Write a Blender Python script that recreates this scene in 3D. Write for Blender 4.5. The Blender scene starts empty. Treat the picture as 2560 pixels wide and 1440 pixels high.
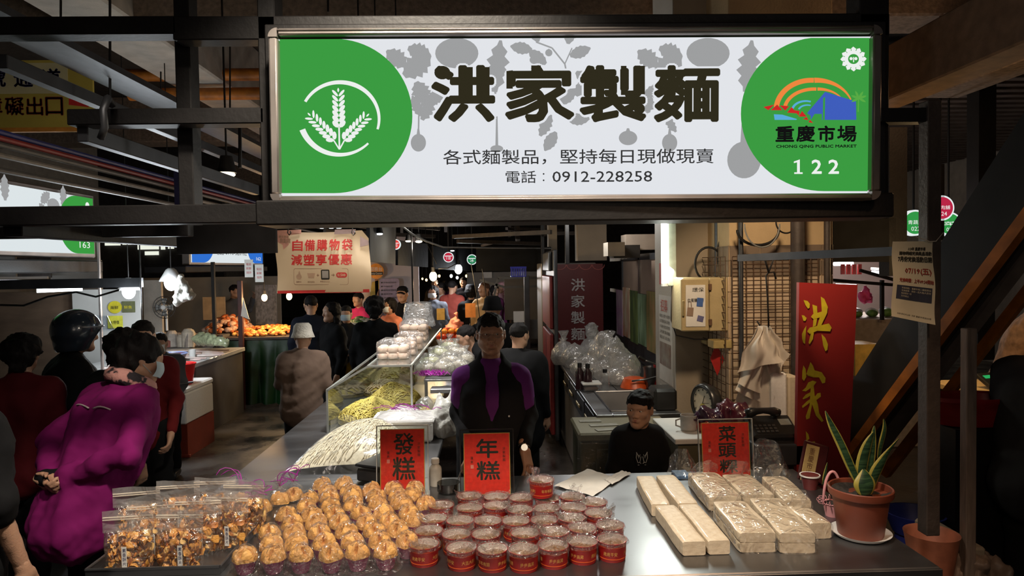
import bpy, math, random
import numpy as np
from mathutils import Vector, Matrix
rnd = random.Random(7)
PI = math.pi
SC = bpy.context.scene
COL = SC.collection

# ------------------------------------------------------------------ camera, world, lights, exposure
CAM = Vector((0, 0, 1.85))
FOC = 1707.0
def _cam_rot():
    fwdY = Vector(((1228-1280)/FOC, (720-668)/FOC, -1)).normalized()      # world +Y seen from the camera
    xr = Vector((1, 0.0155, 0)); xr = (xr - fwdY*xr.dot(fwdY)).normalized()   # world +X
    zr = xr.cross(fwdY)                                                   # world +Z
    return Matrix((xr, fwdY, zr))                                         # rows: world axes in camera coords -> cam->world
CR = _cam_rot()
cam_d = bpy.data.cameras.new('camera'); cam_d.sensor_width = 36; cam_d.lens = FOC*36/2560
cam_d.clip_start = 0.05; cam_d.clip_end = 200
cam = bpy.data.objects.new('camera', cam_d); COL.objects.link(cam)
cam.matrix_world = Matrix.Translation(CAM) @ CR.to_4x4()
SC.camera = cam
def ray(px, py): return CR @ Vector(((px-1280)/FOC, (720-py)/FOC, -1))
def A(px, py, Y):                       # pixel -> point at depth Y
    r = ray(px, py); return CAM + r*(Y/r.y)
def Zp(px, py, z):                      # pixel -> point at height z
    r = ray(px, py); return CAM + r*((z-CAM.z)/r.z)
def Xp(px, py, x):
    r = ray(px, py); return CAM + r*(x/r.x)

w = bpy.data.worlds.new('world'); SC.world = w; w.use_nodes = True
w.node_tree.nodes['Background'].inputs[0].default_value = (0.75, 0.8, 1.0, 1)
w.node_tree.nodes['Background'].inputs[1].default_value = 0.012
vs = SC.view_settings; vs.view_transform = 'Standard'; vs.look = 'None'; vs.exposure = 0.0; vs.gamma = 1
vs.use_curve_mapping = False
SC.cycles.transparent_max_bounces = 40
SC.cycles.max_bounces = 6
SC.cycles.sample_clamp_indirect = 4
def light(name, kind, loc, power, col=(1, 1, 1), size=.2, aim=None, spot=60, blend=.4, size_y=None):
    d = bpy.data.lights.new(name, kind); d.energy = power; d.color = col
    if kind == 'AREA':
        d.size = size
        if size_y: d.shape = 'RECTANGLE'; d.size_y = size_y
    else: d.shadow_soft_size = size
    if kind == 'SPOT': d.spot_size = math.radians(spot); d.spot_blend = blend
    o = bpy.data.objects.new(name, d); COL.objects.link(o); o.location = loc
    if aim is not None:
        o.rotation_euler = (Vector(aim)-Vector(loc)).to_track_quat('-Z', 'Y').to_euler()
    return o
WARM = (1, .62, .34); NEUT = (1, .9, .78); COOL = (.86, .94, 1)
light('aisle_lamp', 'SPOT', (-.25, 1.35, 3.5), 410, (1, .88, .72), .10, (-.3, 2.75, .85), 76, .5)
light('aisle_lamp_warm', 'SPOT', (1.1, .7, 3.2), 90, (1, .62, .36), .10, (.75, 2.4, .85), 52, .6)
light('stall_lamp', 'SPOT', (-.75, 4.0, 2.75), 250, (1, .98, .93), .10, (-.75, 4.0, .85), 62, .5)
light('case_lamp', 'SPOT', (-.6, 5.3, 2.9), 190, (1, .97, .92), .10, (-.6, 5.4, .9), 70, .5)
light('banner_fill', 'SPOT', (-.7, 2.75, 2.0), 22, (1, .82, .62), .08, (-1.0, 3.98, 1.95), 90, .6)  # unseen spot added under the header to brighten the paper banner
light('fish_lamp', 'POINT', A(424, 735, 7.0), 42, (.88, .95, 1), .10)
light('fish_lamp', 'POINT', A(322, 745, 6.7), 26, (.88, .95, 1), .10)
light('food_lamp', 'POINT', A(661, 756, 9.4), 20, (1, .62, .28), .05)
light('food_lamp', 'POINT', A(723, 754, 9.5), 20, (1, .62, .28), .05)
light('fruit_lamp', 'POINT', A(1083, 705, 8.2), 26, (1, .72, .38), .06)
light('aisle_far', 'POINT', A(1146, 690, 11), 50, (.95, .97, 1), .1)
light('aisle_far', 'POINT', A(1120, 690, 16), 50, (1, .8, .6), .1)
light('pole_lamp', 'POINT', A(1040, 615, 6.9), 8, (1, .93, .78), .04)
light('kitchen_tube', 'AREA', A(1655, 630, 4.5), 12, (.95, 1, .9), .05, A(1500, 900, 4.0), size_y=.5)
light('kitchen_fill', 'POINT', (.85, 6.3, 2.35), 20, (1, .97, .92), .1)  # added point light without a fixture, lifts the posters on the window screen
light('wall_lamp', 'SPOT', (1.2, 2.9, 2.6), 85, (1, .74, .48), .1, (1.85, 4.4, 1.35), 62, .6)
light('stall_right', 'POINT', A(2150, 665, 7.6), 30, (1, .9, .85), .1)
light('tray_lamp', 'POINT', (3.1, 4.5, 1.9), 14, (1, .66, .3), .05)
light('hall_up', 'POINT', (3.5, 4.0, 3.2), 17, (1, .55, .28), .15)
light('hall_left', 'POINT', (-2.5, 5.0, 3.6), 1.5, (1, .85, .7), .15)
light('aisle_left', 'SPOT', (-.9, .9, 3.4), 60, (1, .88, .78), .15, (-1.75, 3.0, 1.1), 42, .7)
light('front_fill', 'AREA', (.2, -.6, 2.7), 9, (1, .82, .64), 1.2, (.1, 3.5, 1.4))  # wide soft fill added behind the camera for faces and jackets
light('board_fill', 'SPOT', (-2.0, 3.2, 2.6), 16, (1, .92, .8), .08, A(60, 240, 5), 60, .8)  # extra unseen spot, added so the yellow hanging board stands out


# ------------------------------------------------------------------ materials
MATS = {}
def _nt(name):
    m = bpy.data.materials.new(name); m.use_nodes = True
    nt = m.node_tree; nt.nodes.clear()
    out = nt.nodes.new('ShaderNodeOutputMaterial')
    return m, nt, out
def pm(name, col, rough=.55, metal=0., var=.18, scale=18., bump=.0, bscale=60., spec=.5, rvar=0., coat=0., trans=0., stretch=None, col2=None, sharp=False, sss=0):
    if name in MATS: return MATS[name]
    m, nt, out = _nt(name); N = nt.nodes; L = nt.links
    b = N.new('ShaderNodeBsdfPrincipled'); L.new(b.outputs[0], out.inputs[0])
    b.inputs['Roughness'].default_value = rough; b.inputs['Metallic'].default_value = metal
    b.inputs['Specular IOR Level'].default_value = spec; b.inputs['Coat Weight'].default_value = coat
    b.inputs['Transmission Weight'].default_value = trans
    if sss: b.inputs['Subsurface Weight'].default_value = sss; b.inputs['Subsurface Radius'].default_value = (.01, .004, .002); b.inputs['Subsurface Scale'].default_value = .5
    tc = N.new('ShaderNodeTexCoord'); mp = N.new('ShaderNodeMapping'); L.new(tc.outputs['Object'], mp.inputs[0])
    if stretch: mp.inputs['Scale'].default_value = stretch
    nz = N.new('ShaderNodeTexNoise'); nz.inputs['Scale'].default_value = scale; nz.inputs['Detail'].default_value = 4
    L.new(mp.outputs[0], nz.inputs['Vector'])
    rp = N.new('ShaderNodeValToRGB'); L.new(nz.outputs[0], rp.inputs[0])
    c = Vector(col)
    c1 = Vector(col2) if col2 else c*(1-var)
    c2 = c if col2 else Vector([min(1, x*(1+var)) for x in c])
    rp.color_ramp.elements[0].color = (*c1, 1); rp.color_ramp.elements[1].color = (*c2, 1)
    rp.color_ramp.elements[0].position = .48 if sharp else .3; rp.color_ramp.elements[1].position = .54 if sharp else .7
    L.new(rp.outputs[0], b.inputs['Base Color'])
    if rvar:
        mr = N.new('ShaderNodeMapRange'); L.new(nz.outputs[0], mr.inputs[0])
        mr.inputs[1].default_value = .3; mr.inputs[2].default_value = .7
        mr.inputs[3].default_value = max(.02, rough-rvar); mr.inputs[4].default_value = min(1, rough+rvar)
        L.new(mr.outputs[0], b.inputs['Roughness'])
    if bump:
        n2 = N.new('ShaderNodeTexNoise'); n2.inputs['Scale'].default_value = bscale; n2.inputs['Detail'].default_value = 3
        L.new(mp.outputs[0], n2.inputs['Vector'])
        bp = N.new('ShaderNodeBump'); bp.inputs['Strength'].default_value = bump; bp.inputs['Distance'].default_value = .01
        L.new(n2.outputs[0], bp.inputs['Height']); L.new(bp.outputs[0], b.inputs['Normal'])
    MATS[name] = m; return m
def em(name, col, s=1.):
    if name in MATS: return MATS[name]
    m, nt, out = _nt(name); e = nt.nodes.new('ShaderNodeEmission')
    e.inputs[0].default_value = (*col, 1); e.inputs[1].default_value = s
    nt.links.new(e.outputs[0], out.inputs[0]); MATS[name] = m; return m
def film(name, tint=(.97, .97, .97), base=.06, rough=.12, bscale=45., bump=.6, milk=.0, gcol=(1, 1, 1)):
    """thin clear plastic: transparent, with a fresnel weighted glossy skin and some milky scatter"""
    if name in MATS: return MATS[name]
    m, nt, out = _nt(name); N = nt.nodes; L = nt.links
    tr = N.new('ShaderNodeBsdfTransparent'); tr.inputs[0].default_value = (*tint, 1)
    gl = N.new('ShaderNodeBsdfGlossy'); gl.inputs['Roughness'].default_value = rough; gl.inputs[0].default_value = (*gcol, 1)
    df = N.new('ShaderNodeBsdfDiffuse'); df.inputs[0].default_value = (.85, .84, .84, 1)
    tl = N.new('ShaderNodeBsdfTranslucent'); tl.inputs[0].default_value = (.85, .84, .84, 1)
    tc = N.new('ShaderNodeTexCoord'); nz = N.new('ShaderNodeTexNoise'); nz.inputs['Scale'].default_value = bscale
    nz.inputs['Detail'].default_value = 2; nz.inputs['Distortion'].default_value = 1.2
    L.new(tc.outputs['Object'], nz.inputs['Vector'])
    bp = N.new('ShaderNodeBump'); bp.inputs['Strength'].default_value = bump; bp.inputs['Distance'].default_value = .03
    L.new(nz.outputs[0], bp.inputs['Height'])
    for x in (gl, df): L.new(bp.outputs[0], x.inputs['Normal'])
    gm = N.new('ShaderNodeNewGeometry'); dt = N.new('ShaderNodeVectorMath'); dt.operation = 'DOT_PRODUCT'
    L.new(bp.outputs[0], dt.inputs[0]); L.new(gm.outputs['Incoming'], dt.inputs[1])
    ab = N.new('ShaderNodeMath'); ab.operation = 'ABSOLUTE'; L.new(dt.outputs['Value'], ab.inputs[0])
    iv = N.new('ShaderNodeMath'); iv.operation = 'SUBTRACT'; iv.inputs[0].default_value = 1; iv.use_clamp = True; L.new(ab.outputs[0], iv.inputs[1])
    pw = N.new('ShaderNodeMath'); pw.operation = 'POWER'; pw.inputs[1].default_value = 4; L.new(iv.outputs[0], pw.inputs[0])
    fr = N.new('ShaderNodeMath'); fr.operation = 'MULTIPLY'; fr.inputs[1].default_value = .7; L.new(pw.outputs[0], fr.inputs[0])
    ad = N.new('ShaderNodeMath'); ad.operation = 'ADD'; ad.use_clamp = True; ad.inputs[1].default_value = base
    L.new(fr.outputs[0], ad.inputs[0])
    a2 = N.new('ShaderNodeAddShader'); 
    mm = N.new('ShaderNodeMixShader'); mm.inputs[0].default_value = .5; L.new(df.outputs[0], mm.inputs[1]); L.new(tl.outputs[0], mm.inputs[2])
    m1 = N.new('ShaderNodeMixShader'); m1.inputs[0].default_value = milk
    L.new(tr.outputs[0], m1.inputs[1]); L.new(mm.outputs[0], m1.inputs[2])
    m2 = N.new('ShaderNodeMixShader'); L.new(ad.outputs[0], m2.inputs[0]); L.new(m1.outputs[0], m2.inputs[1]); L.new(gl.outputs[0], m2.inputs[2])
    L.new(m2.outputs[0], out.inputs[0]); MATS[name] = m; return m

# ------------------------------------------------------------------ mesh builder
class MB:
    def __init__(s): s.v = []; s.f = []; s.m = []; s.cur = 0
    def mi(s, i): s.cur = i; return s
    def add(s, vs, fs):
        n = len(s.v); s.v += [tuple(x) for x in vs]
        for f in fs: s.f.append([n+i for i in f]); s.m.append(s.cur)
        return s
    def merge(s, o, M=None, mo=0):
        n = len(s.v)
        s.v += [tuple(M @ Vector(v)) for v in o.v] if M else list(o.v)
        s.f += [[n+i for i in f] for f in o.f]; s.m += [x+mo for x in o.m]; return s
    def box(s, c, d, R=None, ch=0.):
        hx, hy, hz = d[0]/2, d[1]/2, d[2]/2
        if ch <= 0:
            V = [Vector((x*hx, y*hy, z*hz)) for z in (-1, 1) for y in (-1, 1) for x in (-1, 1)]
            F = [(0, 2, 3, 1), (4, 5, 7, 6), (0, 1, 5, 4), (2, 6, 7, 3), (0, 4, 6, 2), (1, 3, 7, 5)]
        else:
            V = []; F = []; idx = {}
            ch = min(ch, hx*.9, hy*.9, hz*.9)
            for z in (-1, 1):
                for y in (-1, 1):
                    for x in (-1, 1):
                        for a in range(3):
                            p = [x*hx, y*hy, z*hz]
                            for b in range(3):
                                if b != a: p[b] -= (x, y, z)[b]*ch
                            idx[(x, y, z, a)] = len(V); V.append(Vector(p))
            for a in range(3):
                b, c2 = (a+1) % 3, (a+2) % 3
                for sg in (-1, 1):
                    q = []
                    for (u, w_) in ((-1, -1), (1, -1), (1, 1), (-1, 1)):
                        k = [0, 0, 0]; k[a] = sg; k[b] = u; k[c2] = w_; q.append(idx[(*k, a)])
                    F.append(q if sg > 0 else q[::-1])
                for u in (-1, 1):
                    for w_ in (-1, 1):
                        k0 = [0, 0, 0]; k1 = [0, 0, 0]; k0[a] = -1; k1[a] = 1; k0[b] = k1[b] = u; k0[c2] = k1[c2] = w_
                        q = [idx[(*k0, b)], idx[(*k1, b)], idx[(*k1, c2)], idx[(*k0, c2)]]
                        F.append(q if u*w_ < 0 else q[::-1])
            for z in (-1, 1):
                for y in (-1, 1):
                    for x in (-1, 1):
                        q = [idx[(x, y, z, 0)], idx[(x, y, z, 1)], idx[(x, y, z, 2)]]
                        F.append(q if x*y*z > 0 else q[::-1])
        c = Vector(c)
        return s.add([(R @ v if R else v)+c for v in V], F)
    def b2(s, p, q, ch=0.):
        p = Vector(p); q = Vector(q)
        return s.box((p+q)/2, [abs(q[i]-p[i]) for i in range(3)], None, ch)
    def beam(s, a, b, w_, h, up=(0, 0, 1), ch=0.):
        a = Vector(a); b = Vector(b); d = b-a; L = d.length; z = d.normalized(); x = z.cross(Vector(up))
        if x.length < 1e-4: x = z.cross(Vector((0, 1, 0)))
        x.normalize(); y = z.cross(x)
        return s.box((a+b)/2, (w_, h, L), Matrix((x, y, z)).transposed(), ch)
    def cyl(s, a, b, r0, r1=None, n=12, caps=True):
        r1 = r0 if r1 is None else r1
        a = Vector(a); b = Vector(b); z = (b-a).normalized()
        x = z.cross(Vector((0, 0, 1))); x = Vector((1, 0, 0)) if x.length < 1e-4 else x.normalized(); y = z.cross(x)
        V = []
        for c, r in ((a, r0), (b, r1)):
            for i in range(n):
                t = 2*PI*i/n; V.append(c+x*math.cos(t)*r+y*math.sin(t)*r)
        F = [(i, (i+1) % n, n+(i+1) % n, n+i) for i in range(n)]
        if caps: F += [tuple(range(n))[::-1], tuple(range(n, 2*n))]
        return s.add(V, F)
    def tube(s, P, r, n=6, caps=True):
        P = [Vector(p) for p in P]; V = []; F = []
        rr = r if isinstance(r, (list, tuple)) else [r]*len(P)
        px = None
        for i, p in enumerate(P):
            d = (P[min(i+1, len(P)-1)]-P[max(i-1, 0)]).normalized()
            x = (px - d*px.dot(d)) if px else d.cross(Vector((0, 0, 1)))
            if x.length < 1e-4: x = d.cross(Vector((0, 1, 0)))
            x.normalize(); px = x; y = d.cross(x)
            for k in range(n):
                t = 2*PI*k/n; V.append(p+(x*math.cos(t)+y*math.sin(t))*rr[i])
        for i in range(len(P)-1):
            for k in range(n): F.append((i*n+k, i*n+(k+1) % n, (i+1)*n+(k+1) % n, (i+1)*n+k))
        if caps: F += [tuple(range(n))[::-1], tuple(range(len(V)-n, len(V)))]
        return s.add(V, F)
    def lathe(s, prof, n=20, c=(0, 0, 0), sx=1, sy=1):
        V = []; F = []; c = Vector(c)
        for r, z in prof:
            for i in range(n):
                t = 2*PI*i/n; V.append(c+Vector((r*math.cos(t)*sx, r*math.sin(t)*sy, z)))
        for j in range(len(prof)-1):
            for i in range(n): F.append((j*n+i, j*n+(i+1) % n, (j+1)*n+(i+1) % n, (j+1)*n+i))
        return s.add(V, F)
    def grid(s, fn, nu, nv, wu=False):
        V = [fn(i/(nu if wu else nu-1), j/(nv-1)) for j in range(nv) for i in range(nu)]
        F = []
        for j in range(nv-1):
            for i in range(nu if wu else nu-1): F.append((j*nu+i, j*nu+(i+1) % nu, (j+1)*nu+(i+1) % nu, (j+1)*nu+i))
        return s.add(V, F)
    def ell(s, c, r, n=12, m=8, R=None):
        c = Vector(c); V = []; F = []
        for j in range(m+1):
            p = PI*j/m
            for i in range(n):
                t = 2*PI*i/n; v = Vector((r[0]*math.sin(p)*math.cos(t), r[1]*math.sin(p)*math.sin(t), -r[2]*math.cos(p)))
                V.append(c+(R @ v if R else v))
        for j in range(m):
            for i in range(n): F.append((j*n+i, j*n+(i+1) % n, (j+1)*n+(i+1) % n, (j+1)*n+i))
        return s.add(V, F)
    def plate(s, pts, o, u, v, thick=0.0):
        """flat polygon pts (2-D) on the plane o,u,v"""
        o = Vector(o); u = Vector(u); v = Vector(v); n = u.cross(v).normalized()
        V = [o+u*p[0]+v*p[1] for p in pts]; k = len(pts)
        if thick:
            V += [x-n*thick for x in V]
            F = [tuple(range(k)), tuple(range(k, 2*k))[::-1]]+[(i, k+i, k+(i+1) % k, (i+1) % k) for i in range(k)]
        else: F = [tuple(range(k))]
        return s.add(V, F)
OFF = {}
def obj(name, mb, mats, parent=None, smooth=False, local=False, mesh=None):
    """link a mesh object. Vertices are world coordinates unless local=True; the parent's place is subtracted."""
    off = Vector((0, 0, 0)) if parent is None else OFF.get(parent.name, Vector((0, 0, 0)))
    me = bpy.data.meshes.new(name)
    if not isinstance(mats, (list, tuple)): mats = [mats]
    V = mb.v
    if not local and off.length > 0: V = [(a-off[0], b-off[1], c-off[2]) for a, b, c in V]
    me.from_pydata(V, [], mb.f)
    for m in mats: me.materials.append(m)
    if len(mats) > 1: me.polygons.foreach_set('material_index', [min(x, len(mats)-1) for x in mb.m])
    if smooth is True: me.polygons.foreach_set('use_smooth', [True]*len(me.polygons))
    me.validate(); me.update()
    if smooth == 'auto':
        me.polygons.foreach_set('use_smooth', [True]*len(me.polygons)); me.set_sharp_from_angle(angle=math.radians(38))
    o = bpy.data.objects.new(name, me); COL.objects.link(o)
    if parent is not None: o.parent = parent
    OFF[o.name] = off.copy()
    return o
def thing(name, label, cat, loc=(0, 0, 0), rz=0, group=None):
    o = bpy.data.objects.new(name, None); COL.objects.link(o); o.empty_display_size = .05
    o.location = loc; o.rotation_euler = (0, 0, rz); OFF[o.name] = Vector(loc)
    return tag(o, label, cat, group)
def tag(o, label, cat, group=None, kind=None):
    o['label'] = label; o['category'] = cat
    if group: o['group'] = group
    if kind: o['kind'] = kind
    return o
def struct(name, mb, m, smooth=False, label=None):
    o = obj(name, mb, m, None, smooth); o['kind'] = 'structure'
    if label: o['label'] = label
    return o
def single(name, mb, m, label, cat, group=None, smooth=False, loc=None, kind=None):
    """a one-mesh thing with its origin at its base"""
    if loc is None:
        a = np.array(mb.v); loc = Vector(((a[:, 0].min()+a[:, 0].max())/2, (a[:, 1].min()+a[:, 1].max())/2, a[:, 2].min()))
    loc = Vector(loc); mb.v = [(x-loc[0], y-loc[1], z-loc[2]) for x, y, z in mb.v]
    o = obj(name, mb, m, None, smooth); o.location = loc; OFF[o.name] = loc.copy()
    return tag(o, label, cat, group, kind)
def dup(root, loc, rz=0, label=None, group=None, scale=None):
    r = root.copy(); COL.objects.link(r); r.location = loc; r.rotation_euler = (0, 0, rz)
    if label: r['label'] = label
    if group: r['group'] = group
    if scale: r.scale = scale
    for ch in list(root.children):
        c = ch.copy(); COL.objects.link(c); c.parent = r
        for g in list(ch.children):
            d = g.copy(); COL.objects.link(d); d.parent = c
    return r
def kill(root):
    for ch in list(root.children):
        for g in list(ch.children): bpy.data.objects.remove(g)
        bpy.data.objects.remove(ch)
    bpy.data.objects.remove(root)

# ------------------------------------------------------------------ lettering
_TX = {}
def txt(s, bold=0., res=2):
    k = (s, bold, res)
    if k not in _TX:
        cu = bpy.data.curves.new('lettering', 'FONT'); cu.body = s; cu.offset = bold; cu.resolution_u = res
        ob = bpy.data.objects.new('lettering', cu); me = bpy.data.meshes.new_from_object(ob)
        V = np.array([v.co[:] for v in me.vertices])[:, :2]; F = [list(p.vertices) for p in me.polygons]
        bpy.data.objects.remove(ob); bpy.data.curves.remove(cu); bpy.data.meshes.remove(me)
        lo = V.min(0); hi = V.max(0); V = (V-lo)/np.maximum(hi-lo, 1e-6)
        _TX[k] = (V, F, (hi-lo)[0]/max((hi-lo)[1], 1e-6))
    return _TX[k]
def put(mb, s, o, u, v, rect, bold=0., res=2, mode='fit', skew=0.):
    """write s into rect (x0,y0,x1,y1) of the plane o + u*x + v*y (u, v unit vectors times the unit of rect)"""
    V, F, asp = txt(s, bold, res); o = Vector(o); u = Vector(u); v = Vector(v)
    x0, y0, x1, y1 = rect
    mb.add([o+u*(x0+(x1-x0)*(a+skew*b))+v*(y0+(y1-y0)*b) for a, b in V], F)
    return mb
def column(mb, s, o, u, v, x0, y1, w_, h, gap=.15, bold=0.):
    """characters set one under another"""
    for i, ch in enumerate(s):
        t = y1-i*h*(1+gap); put(mb, ch, o, u, v, (x0, t-h, x0+w_, t), bold)
    return mb
def circ(cx, cy, r, n=28, ry=None, a0=0, a1=2*PI):
    ry = r if ry is None else ry; full = abs(a1-a0-2*PI) < 1e-6
    return [(cx+r*math.cos(a0+(a1-a0)*i/(n if full else n-1)), cy+ry*math.sin(a0+(a1-a0)*i/(n if full else n-1))) for i in range(n)]
def rrect(x0, y0, x1, y1, r, n=4):
    P = []
    for cx, cy, a in ((x1-r, y1-r, 0), (x0+r, y1-r, PI/2), (x0+r, y0+r, PI), (x1-r, y0+r, 3*PI/2)):
        P += [(cx+r*math.cos(a+PI/2*i/n), cy+r*math.sin(a+PI/2*i/n)) for i in range(n+1)]
    return P

# ------------------------------------------------------------------ implicit surfaces (for bodies, cloth, food)
class SDF:
    def __init__(s): s.p = []; s.sc = 1.
    def cone(s, a, b, r1, r2=None, k=.03, sub=False): s.p.append(('c', np.array(a, float), np.array(b, float), r1, r1 if r2 is None else r2, k, sub)); return s
    def ell(s, c, r, k=.03, sub=False, rot=None): s.p.append(('e', np.array(c, float), np.array(r, float), rot, None, k, sub)); return s
    def mesh(s, h, noise=None, M=None):
        lo = np.full(3, 1e9); hi = -lo; bb = []
        for p in s.p:
            if p[0] == 'c': r = max(p[3], p[4]); a = np.minimum(p[1], p[2])-r; b = np.maximum(p[1], p[2])+r
            else: rr = p[2] if p[3] is None else np.full(3, p[2].max()); a = p[1]-rr; b = p[1]+rr
            bb.append((a, b))
            if not p[6]: lo = np.minimum(lo, a); hi = np.maximum(hi, b)
        lo = lo-3*h; n = np.ceil((hi+3*h-lo)/h).astype(int)+1
        D = np.full(n, 1., np.float32); ax = [lo[i]+h*np.arange(n[i]) for i in range(3)]
        for p, (a, b) in zip(s.p, bb):
            k = p[5]; mg = k+2.5*h
            i0 = np.maximum(((a-mg-lo)/h).astype(int), 0); i1 = np.minimum(((b+mg-lo)/h).astype(int)+2, n)
            if (i1 <= i0).any(): continue
            X, Y, Z = np.meshgrid(ax[0][i0[0]:i1[0]], ax[1][i0[1]:i1[1]], ax[2][i0[2]:i1[2]], indexing='ij')
            if p[0] == 'c':
                ba = p[2]-p[1]; L2 = max(float(ba@ba), 1e-9)
                t = np.clip(((X-p[1][0])*ba[0]+(Y-p[1][1])*ba[1]+(Z-p[1][2])*ba[2])/L2, 0, 1)
                d = np.sqrt((X-p[1][0]-t*ba[0])**2+(Y-p[1][1]-t*ba[1])**2+(Z-p[1][2]-t*ba[2])**2)-(p[3]+(p[4]-p[3])*t)
            else:
                x, y, z = X-p[1][0], Y-p[1][1], Z-p[1][2]
                if p[3] is not None:
                    R = np.array(p[3]); x, y, z = R[0, 0]*x+R[1, 0]*y+R[2, 0]*z, R[0, 1]*x+R[1, 1]*y+R[2, 1]*z, R[0, 2]*x+R[1, 2]*y+R[2, 2]*z
                q = np.sqrt((x/p[2][0])**2+(y/p[2][1])**2+(z/p[2][2])**2); q2 = np.sqrt((x/p[2][0]**2)**2+(y/p[2][1]**2)**2+(z/p[2][2]**2)**2)
                d = q*(q-1)/np.maximum(q2, 1e-6)
            sl = tuple(slice(i0[i], i1[i]) for i in range(3)); E = D[sl]
            if p[6]:
                d = -d; hh = np.maximum(k-np.abs(E-d), 0)/k; D[sl] = np.maximum(E, d)+hh*hh*k/4
            else:
                hh = np.maximum(k-np.abs(E-d), 0)/k; D[sl] = np.minimum(E, d)-hh*hh*k/4
        if noise:
            amp, fr, sd = noise; r = np.random.RandomState(sd)
            X, Y, Z = np.meshgrid(*ax, indexing='ij'); nn = 0
            for o_ in range(4):
                for _ in range(3):
                    v = r.normal(size=3)*fr*(1.8**o_); nn = nn+np.sin(X*v[0]+Y*v[1]+Z*v[2]+r.rand()*6.3)*amp*(.55**o_)
            D = D+nn.astype(np.float32)*.5
        return nets(D, lo, h)
def nets(D, lo, h):
    S = D < 0; n = np.array(D.shape)-1
    cnt = np.zeros(n, np.int32); acc = np.zeros((*n, 3)); edges = []
    for a in range(3):
        sa = [slice(None)]*3; sb = [slice(None)]*3; sa[a] = slice(0, -1); sb[a] = slice(1, None)
        d0 = D[tuple(sa)]; d1 = D[tuple(sb)]
        I = np.argwhere(S[tuple(sa)] != S[tuple(sb)])
        if len(I) == 0: continue
        v0 = d0[tuple(I.T)]; v1 = d1[tuple(I.T)]; t = v0/(v0-v1)
        P = I.astype(float); P[:, a] += t
        b, c = (a+1) % 3, (a+2) % 3
        ok = (I[:, b] > 0) & (I[:, c] > 0) & (I[:, b] < n[b]) & (I[:, c] < n[c]); I = I[ok]; P = P[ok]; v0 = v0[ok]
        for db in (0, -1):
            for dc in (0, -1):
                J = I.copy(); J[:, b] += db; J[:, c] += dc
                np.add.at(cnt, tuple(J.T), 1); np.add.at(acc, tuple(J.T), P)
        edges.append((a, b, c, I, v0 < 0))
    ids = np.full(n, -1, np.int64); C = np.argwhere(cnt > 0); ids[tuple(C.T)] = np.arange(len(C))
    V = acc[tuple(C.T)]/cnt[tuple(C.T)][:, None]*h+lo
    F = []
    for a, b, c, I, ins in edges:
        q = []
        for db, dc in ((-1, -1), (0, -1), (0, 0), (-1, 0)):
            J = I.copy(); J[:, b] += db; J[:, c] += dc; q.append(ids[tuple(J.T)])
        Q = np.stack(q, 1); Q[~ins] = Q[~ins][:, ::-1]; F.append(Q)
    mb = MB(); mb.v = [tuple(x) for x in V.tolist()]; mb.f = np.concatenate(F).tolist(); mb.m = [0]*len(mb.f)
    return mb
def moved(mb, M):
    a = np.array(mb.v); M = np.array(M); a = a@M[:3, :3].T+M[:3, 3]; mb.v = [tuple(x) for x in a.tolist()]; return mb
def crumple(mb, amp, seed=0, fr=40.):
    r = np.random.RandomState(seed); a = np.array(mb.v); o = np.zeros_like(a)
    for k in range(6):
        v = r.normal(size=3)*fr*(1.5**k)*.6; d = r.normal(size=3); d /= np.linalg.norm(d)
        t = a@v+r.rand()*6; o += (np.abs((t/PI) % 2-1)-.5)[:, None]*d*amp*(.72**k)
    mb.v = [tuple(x) for x in (a+o).tolist()]; return mb
def TR(loc, rz=0, s=1., rx=0, ry=0):
    return Matrix.Translation(loc) @ Matrix.Rotation(rz, 4, 'Z') @ Matrix.Rotation(ry, 4, 'Y') @ Matrix.Rotation(rx, 4, 'X') @ Matrix.Diagonal((s, s, s, 1))
def ordinal(i): return ['first', 'second', 'third', 'fourth', 'fifth', 'sixth', 'seventh', 'eighth', 'ninth', 'tenth', 'eleventh', 'twelfth'][i]
# ------------------------------------------------------------------ shared materials
BLK = pm('black_steel', (.010, .009, .009), .5, .1, .3, 9, bump=.1, spec=.35)
BLK2 = pm('black_cloth', (.007, .007, .008), .8, 0, .3, 6, bump=.3, bscale=12, spec=.15)
GREYM = pm('grey_steel', (.075, .078, .085), .45, .6, .2, 9)
STEEL = pm('stainless_steel', (.24, .24, .25), .36, .95, .07, 3, rvar=.07, stretch=(1, 2, 1), bump=.015, bscale=60)
ALU = pm('aluminium_extrusion', (.36, .32, .3), .38, .8, .1, 5, rvar=.06)
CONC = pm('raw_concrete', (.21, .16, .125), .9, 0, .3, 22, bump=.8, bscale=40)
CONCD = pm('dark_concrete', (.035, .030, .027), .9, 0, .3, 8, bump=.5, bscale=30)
PALE = pm('pale_painted_concrete', (.42, .38, .33), .8, 0, .15, 6, bump=.3)
WHITEP = pm('white_plastic', (.75, .74, .72), .45, 0, .06, 8)
PAPER = pm('paper', (.72, .70, .66), .8, 0, .06, 12, bump=.15, bscale=20)
REDP = pm('red_plastic', (.6, .02, .02), .35, 0, .15, 8)
ORANGE = pm('orange_paint', (.45, .14, .012), .55, 0, .3, 10)
BROWNM = pm('brown_steel', (.055, .042, .036), .6, .2, .25, 14, bump=.2)
STYRO = pm('styrofoam', (.78, .76, .74), .75, 0, .05, 60, bump=.3, bscale=150)
INK = pm('black_ink', (.02, .018, .012), .6)
REDINK = pm('red_ink', (.5, .02, .02), .6)
GLASS = film('case_glass', (.93, .96, .95), .02, .03, 3, .02)
CLEAR = film('clear_film', (.97, .96, .96), .05, .16, 38, .9, .05)
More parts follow.
